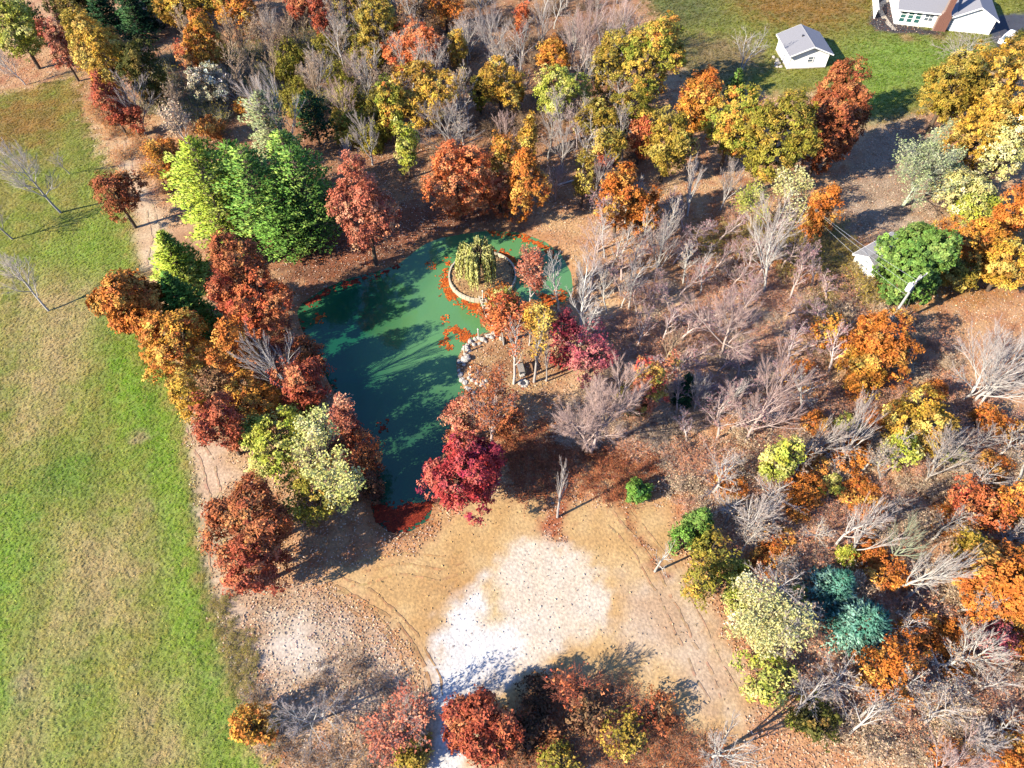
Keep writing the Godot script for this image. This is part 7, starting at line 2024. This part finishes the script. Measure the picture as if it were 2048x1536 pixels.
	{"style": "leafy", "name": "autumn_tree", "cat": "tree", "label": "dark russet tree between brick oak and coral tree", "seed": 1245, "x": 2.18, "z": -12.70, "hc": 1.20, "r": 1.71, "b": 0.90, "pal": "dark_brown", "per": 8, "cover": 0.60},  # brush under the brick oak's shadow, with that shade painted into its palette
	{"style": "leafy", "name": "shrub", "cat": "shrub", "label": "mustard green bush beside the gravel drive's end", "seed": 1246, "x": -7.38, "z": -8.12, "hc": 1.10, "r": 1.48, "b": 1.00, "pal": "olive_gold", "leaf": 0.15},
	{"style": "leafy", "name": "shrub", "cat": "shrub", "label": "drab olive bush at the bottom edge below the brick rust oak", "seed": 1247, "x": 3.55, "z": -7.70, "hc": 1.00, "r": 1.63, "b": 0.90, "pal": "olive", "per": 8, "cover": 0.50},
]
const ZONES := [
	{"kind": "sapling", "pal": "mauve", "bark": "bark_pink", "count": 60, "apart": 1.90, "h": [3.0, 6.5], "w": [8.0, 13.0], "name": "sapling", "cat": "sapling", "label": "pinkish bare sapling on the open slope between pond and utility pole", "group": "pinkish saplings of the east slope", "poly": [13.11, -64.26, 28.34, -67.83, 36.45, -56.03, 36.33, -47.29, 26.09, -34.91, 15.04, -36.04, 12.55, -45.93, 11.68, -54.49], "say": "pinkish bare sapling", "seed": 500},
	{"kind": "brush", "pal": "litter_tan", "bark": "bark_pink", "count": 60, "apart": 1.50, "h": [1.0, 2.4], "w": [2.0, 3.6], "name": "shrub", "cat": "shrub", "label": "rosy tan shrub on the open slope between pond and utility pole", "group": "rosy shrubs of the east slope", "poly": [9.62, -57.61, 28.34, -67.83, 38.74, -56.03, 39.64, -40.79, 26.09, -34.91, 14.48, -31.63, 9.28, -31.63, 5.21, -36.04, 11.49, -45.93], "say": "rosy tan shrub", "seed": 501},
	{"kind": "sapling", "pal": "tan", "bark": "bark_tan", "count": 44, "apart": 1.40, "h": [4.0, 8.0], "w": [7.0, 12.0], "name": "sapling", "cat": "sapling", "label": "tan bare sapling in the tangle between sandy track and gold oak", "group": "tan saplings of the north west wood", "poly": [-55.3, -102.65, -46.23, -112.85, -26.94, -119.19, -17.24, -96.0, -18.9, -78.6, -25.54, -87.44, -38.96, -91.0, -42.09, -86.28, -50.09, -87.44], "say": "tan bare sapling", "seed": 502},
	{"kind": "sapling", "pal": "tan", "bark": "bark_grey", "count": 86, "apart": 1.30, "h": [6.0, 10.0], "w": [8.0, 12.0], "name": "sapling", "cat": "sapling", "label": "slender bare grey sapling in the wood north of the pond", "group": "grey saplings of the north wood", "poly": [-46.17, -131.32, 20.35, -131.32, 18.98, -84.01, 9.81, -69.68, 1.74, -79.65, -14.91, -78.6, -24.09, -92.23], "say": "slender bare grey sapling", "seed": 503},
	{"kind": "brush", "pal": "brown", "bark": "bark_tan", "count": 66, "apart": 1.50, "h": [2.0, 3.8], "w": [2.4, 4.0], "name": "shrub", "cat": "shrub", "label": "low twiggy brown shrub under the trees of the north wood", "group": "undergrowth of the north wood", "poly": [-46.56, -133.17, 20.53, -133.17, 18.73, -81.8, 9.75, -68.75, 1.72, -77.56, -14.72, -76.53, -23.75, -89.8], "say": "low twiggy brown shrub", "seed": 504},
	{"kind": "bush", "pal": "olive", "bark": "bark_tan", "count": 20, "apart": 2.20, "h": [2.2, 4.2], "w": [1.6, 2.6], "name": "shrub", "cat": "shrub", "label": "grey olive shrub between the white bare tree and the gold oak", "group": "olive shrubs of the north west wood", "poly": [-44.94, -104.04, -26.1, -112.85, -17.97, -96.0, -17.57, -78.6, -23.81, -85.14, -39.51, -93.46], "say": "grey olive shrub", "seed": 505},
	{"kind": "brush", "pal": "olive", "bark": "bark_grey", "count": 44, "apart": 1.60, "h": [2.6, 4.8], "w": [2.6, 4.0], "name": "shrub", "cat": "shrub", "label": "twiggy grey shrub in the wood left of the gold oak", "group": "grey shrubs of the north west wood", "poly": [-55.3, -102.65, -44.5, -105.46, -26.1, -112.85, -17.24, -96.0, -18.9, -78.6, -33.7, -93.46, -42.09, -86.28, -50.79, -87.44], "say": "twiggy grey shrub", "seed": 506},
	{"kind": "brush", "pal": "orange", "bark": "bark_tan", "count": 16, "apart": 1.50, "h": [1.4, 2.6], "w": [1.6, 2.6], "name": "brush_clump", "cat": "brush", "label": "straggling orange shrub along the sandy track", "group": "orange shrubs along the sandy track", "poly": [-61.29, -93.46, -56.08, -88.61, -47.72, -84.01, -40.82, -89.8, -40.19, -78.6, -44.19, -71.58, -50.17, -78.6, -55.6, -82.9], "say": "straggling orange shrub", "seed": 507},
	{"kind": "sapling", "pal": "tan", "bark": "bark_white", "count": 16, "apart": 1.80, "h": [5.0, 8.0], "w": [6.0, 9.0], "name": "sapling", "cat": "sapling", "label": "thin pale sapling on the slope east of the pond", "group": "thin saplings east of the pond", "poly": [11.63, -68.75, 23.09, -66.03, 22.95, -57.61, 16.44, -47.29, 10.21, -50.08, 10.2, -57.61], "say": "thin pale sapling", "seed": 508},
	{"kind": "brush", "pal": "tan", "bark": "bark_pink", "count": 34, "apart": 1.60, "h": [1.0, 2.2], "w": [1.6, 3.0], "name": "brush_clump", "cat": "brush", "label": "low pinkish brush on the slope east of the pond", "group": "pinkish brush east of the pond", "poly": [10.43, -60.86, 23.75, -62.54, 30.38, -54.49, 27.93, -43.31, 13.43, -34.91, 4.72, -36.04, 9.36, -45.93], "say": "low pinkish brush", "seed": 509},
	{"kind": "brush", "pal": "litter_tan", "bark": "bark_pink", "count": 66, "apart": 1.50, "h": [1.2, 2.8], "w": [1.8, 3.4], "name": "brush_clump", "cat": "brush", "label": "tangled russet shrub in the wide thicket below the utility pole", "group": "russet shrubs of the thicket", "poly": [16.97, -51.52, 38.74, -56.03, 45.82, -51.52, 50.91, -36.04, 38.8, -7.47, 23.45, -7.47, 18.27, -23.27, 13.43, -34.91], "say": "tangled russet shrub", "seed": 510},
	{"kind": "brush", "pal": "tan", "bark": "bark_tan", "count": 56, "apart": 1.50, "h": [1.4, 3.0], "w": [2.0, 3.6], "name": "brush_clump", "cat": "brush", "label": "tangled grey tan shrub in the wide thicket below the utility pole", "group": "grey tan shrubs of the thicket", "poly": [16.97, -51.52, 38.74, -56.03, 45.82, -51.52, 50.91, -36.04, 38.8, -7.47, 23.45, -7.47, 18.27, -23.27, 13.43, -34.91], "say": "tangled grey tan shrub", "seed": 511},
	{"kind": "bush", "pal": "orange", "bark": "bark_tan", "count": 34, "apart": 1.80, "h": [1.0, 2.4], "w": [1.3, 2.4], "name": "shrub", "cat": "shrub", "label": "leafy orange shrub in the wide thicket below the utility pole", "group": "orange shrubs of the thicket", "poly": [17.66, -37.19, 36.71, -48.67, 50.43, -34.91, 38.8, -7.47, 25.32, -7.47, 18.27, -23.27], "say": "leafy orange shrub", "seed": 512},
	{"kind": "bush", "pal": "yellow_green", "bark": "bark_tan", "count": 34, "apart": 2.00, "h": [0.9, 2.0], "w": [0.9, 1.8], "name": "shrub", "cat": "shrub", "label": "small yellow green shrub in the wide thicket below the utility pole", "group": "yellow green shrubs of the thicket", "poly": [18.55, -43.31, 37.5, -51.52, 50.43, -34.91, 38.8, -7.47, 22.02, -9.36, 18.27, -23.27], "say": "small yellow green shrub", "seed": 513},
	{"kind": "sapling", "pal": "tan", "bark": "bark_grey", "count": 84, "apart": 1.60, "h": [3.5, 7.0], "w": [7.0, 12.5], "name": "sapling", "cat": "sapling", "label": "bare grey sapling in the wide thicket below the utility pole", "group": "bare saplings of the thicket", "poly": [27.65, -42.04, 37.77, -34.91, 50.91, -36.04, 38.8, -7.47, 23.38, -8.68, 18.83, -26.56, 18.48, -36.04], "say": "bare grey sapling", "seed": 514},
	{"kind": "brush", "pal": "olive_gold", "bark": "bark_tan", "count": 30, "apart": 1.50, "h": [1.6, 3.2], "w": [2.0, 3.4], "name": "brush_clump", "cat": "brush", "label": "brown olive brush between the shed and the large pinkish bare tree", "group": "olive brush by the shed", "poly": [19.29, -65.14, 39.52, -67.83, 40.34, -57.61, 41.93, -51.52, 33.81, -50.08, 30.22, -53.74, 21.79, -57.61], "say": "brown olive brush", "seed": 515},
	{"kind": "brush", "pal": "brown", "bark": "bark_grey", "count": 12, "apart": 1.60, "h": [0.7, 1.4], "w": [1.5, 2.4], "name": "brush_clump", "cat": "brush", "label": "dry grey brown shrub between the field and the gravel drive", "group": "dry shrubs by the gravel drive", "poly": [-21.68, -13.33, -18.42, -12.96, -13.11, -14.86, -6.85, -12.22, -6.14, -7.47, -18.13, -7.47], "say": "dry grey brown shrub", "seed": 516},
	{"kind": "brush", "pal": "rust", "bark": "bark_tan", "count": 26, "apart": 1.40, "h": [0.7, 1.5], "w": [1.6, 2.8], "name": "brush_clump", "cat": "brush", "label": "dark tangled shrub at the bottom edge below the yard", "group": "dark shrubs below the yard", "poly": [-0.55, -12.22, 3.05, -14.09, 10.96, -12.96, 15.03, -8.68, 14.7, -6.68, -0.15, -6.68], "say": "dark tangled shrub", "seed": 517},
	{"kind": "brush", "pal": "rust_red", "bark": "bark_rust", "count": 18, "apart": 1.40, "h": [1.4, 2.6], "w": [1.6, 2.8], "name": "brush_clump", "cat": "brush", "label": "rust red shrub on the pond's wooded west bank", "group": "rust shrubs of the west bank", "poly": [-32.77, -50.79, -25.74, -51.52, -19.81, -42.04, -14.8, -34.91, -13.67, -29.55, -20.64, -34.91, -28.3, -40.79], "say": "rust red shrub", "seed": 518},
	{"kind": "brush", "pal": "rust", "bark": "bark_rust", "count": 22, "apart": 1.50, "h": [1.0, 2.0], "w": [1.6, 2.8], "name": "brush_clump", "cat": "brush", "label": "rust brush between the crimson maple and the pink bare tree", "group": "rust brush south of the bench", "poly": [-2.18, -37.19, 4.76, -37.19, 13.43, -34.91, 14.76, -30.06, 8.18, -29.55, 0.75, -30.58], "say": "rust brush", "seed": 519},
	{"kind": "brush", "pal": "olive", "bark": "bark_tan", "count": 16, "apart": 0.90, "h": [0.35, 0.7], "w": [0.7, 1.2], "name": "brush_clump", "cat": "brush", "label": "dark weedy tuft along the field's lower edge", "group": "weedy tufts along the field edge", "poly": [-25.6, -20.38, -24.32, -20.38, -21.05, -16.03, -20.4, -12.96, -21.99, -12.96, -24.01, -16.43], "say": "dark weedy tuft", "seed": 520},
]
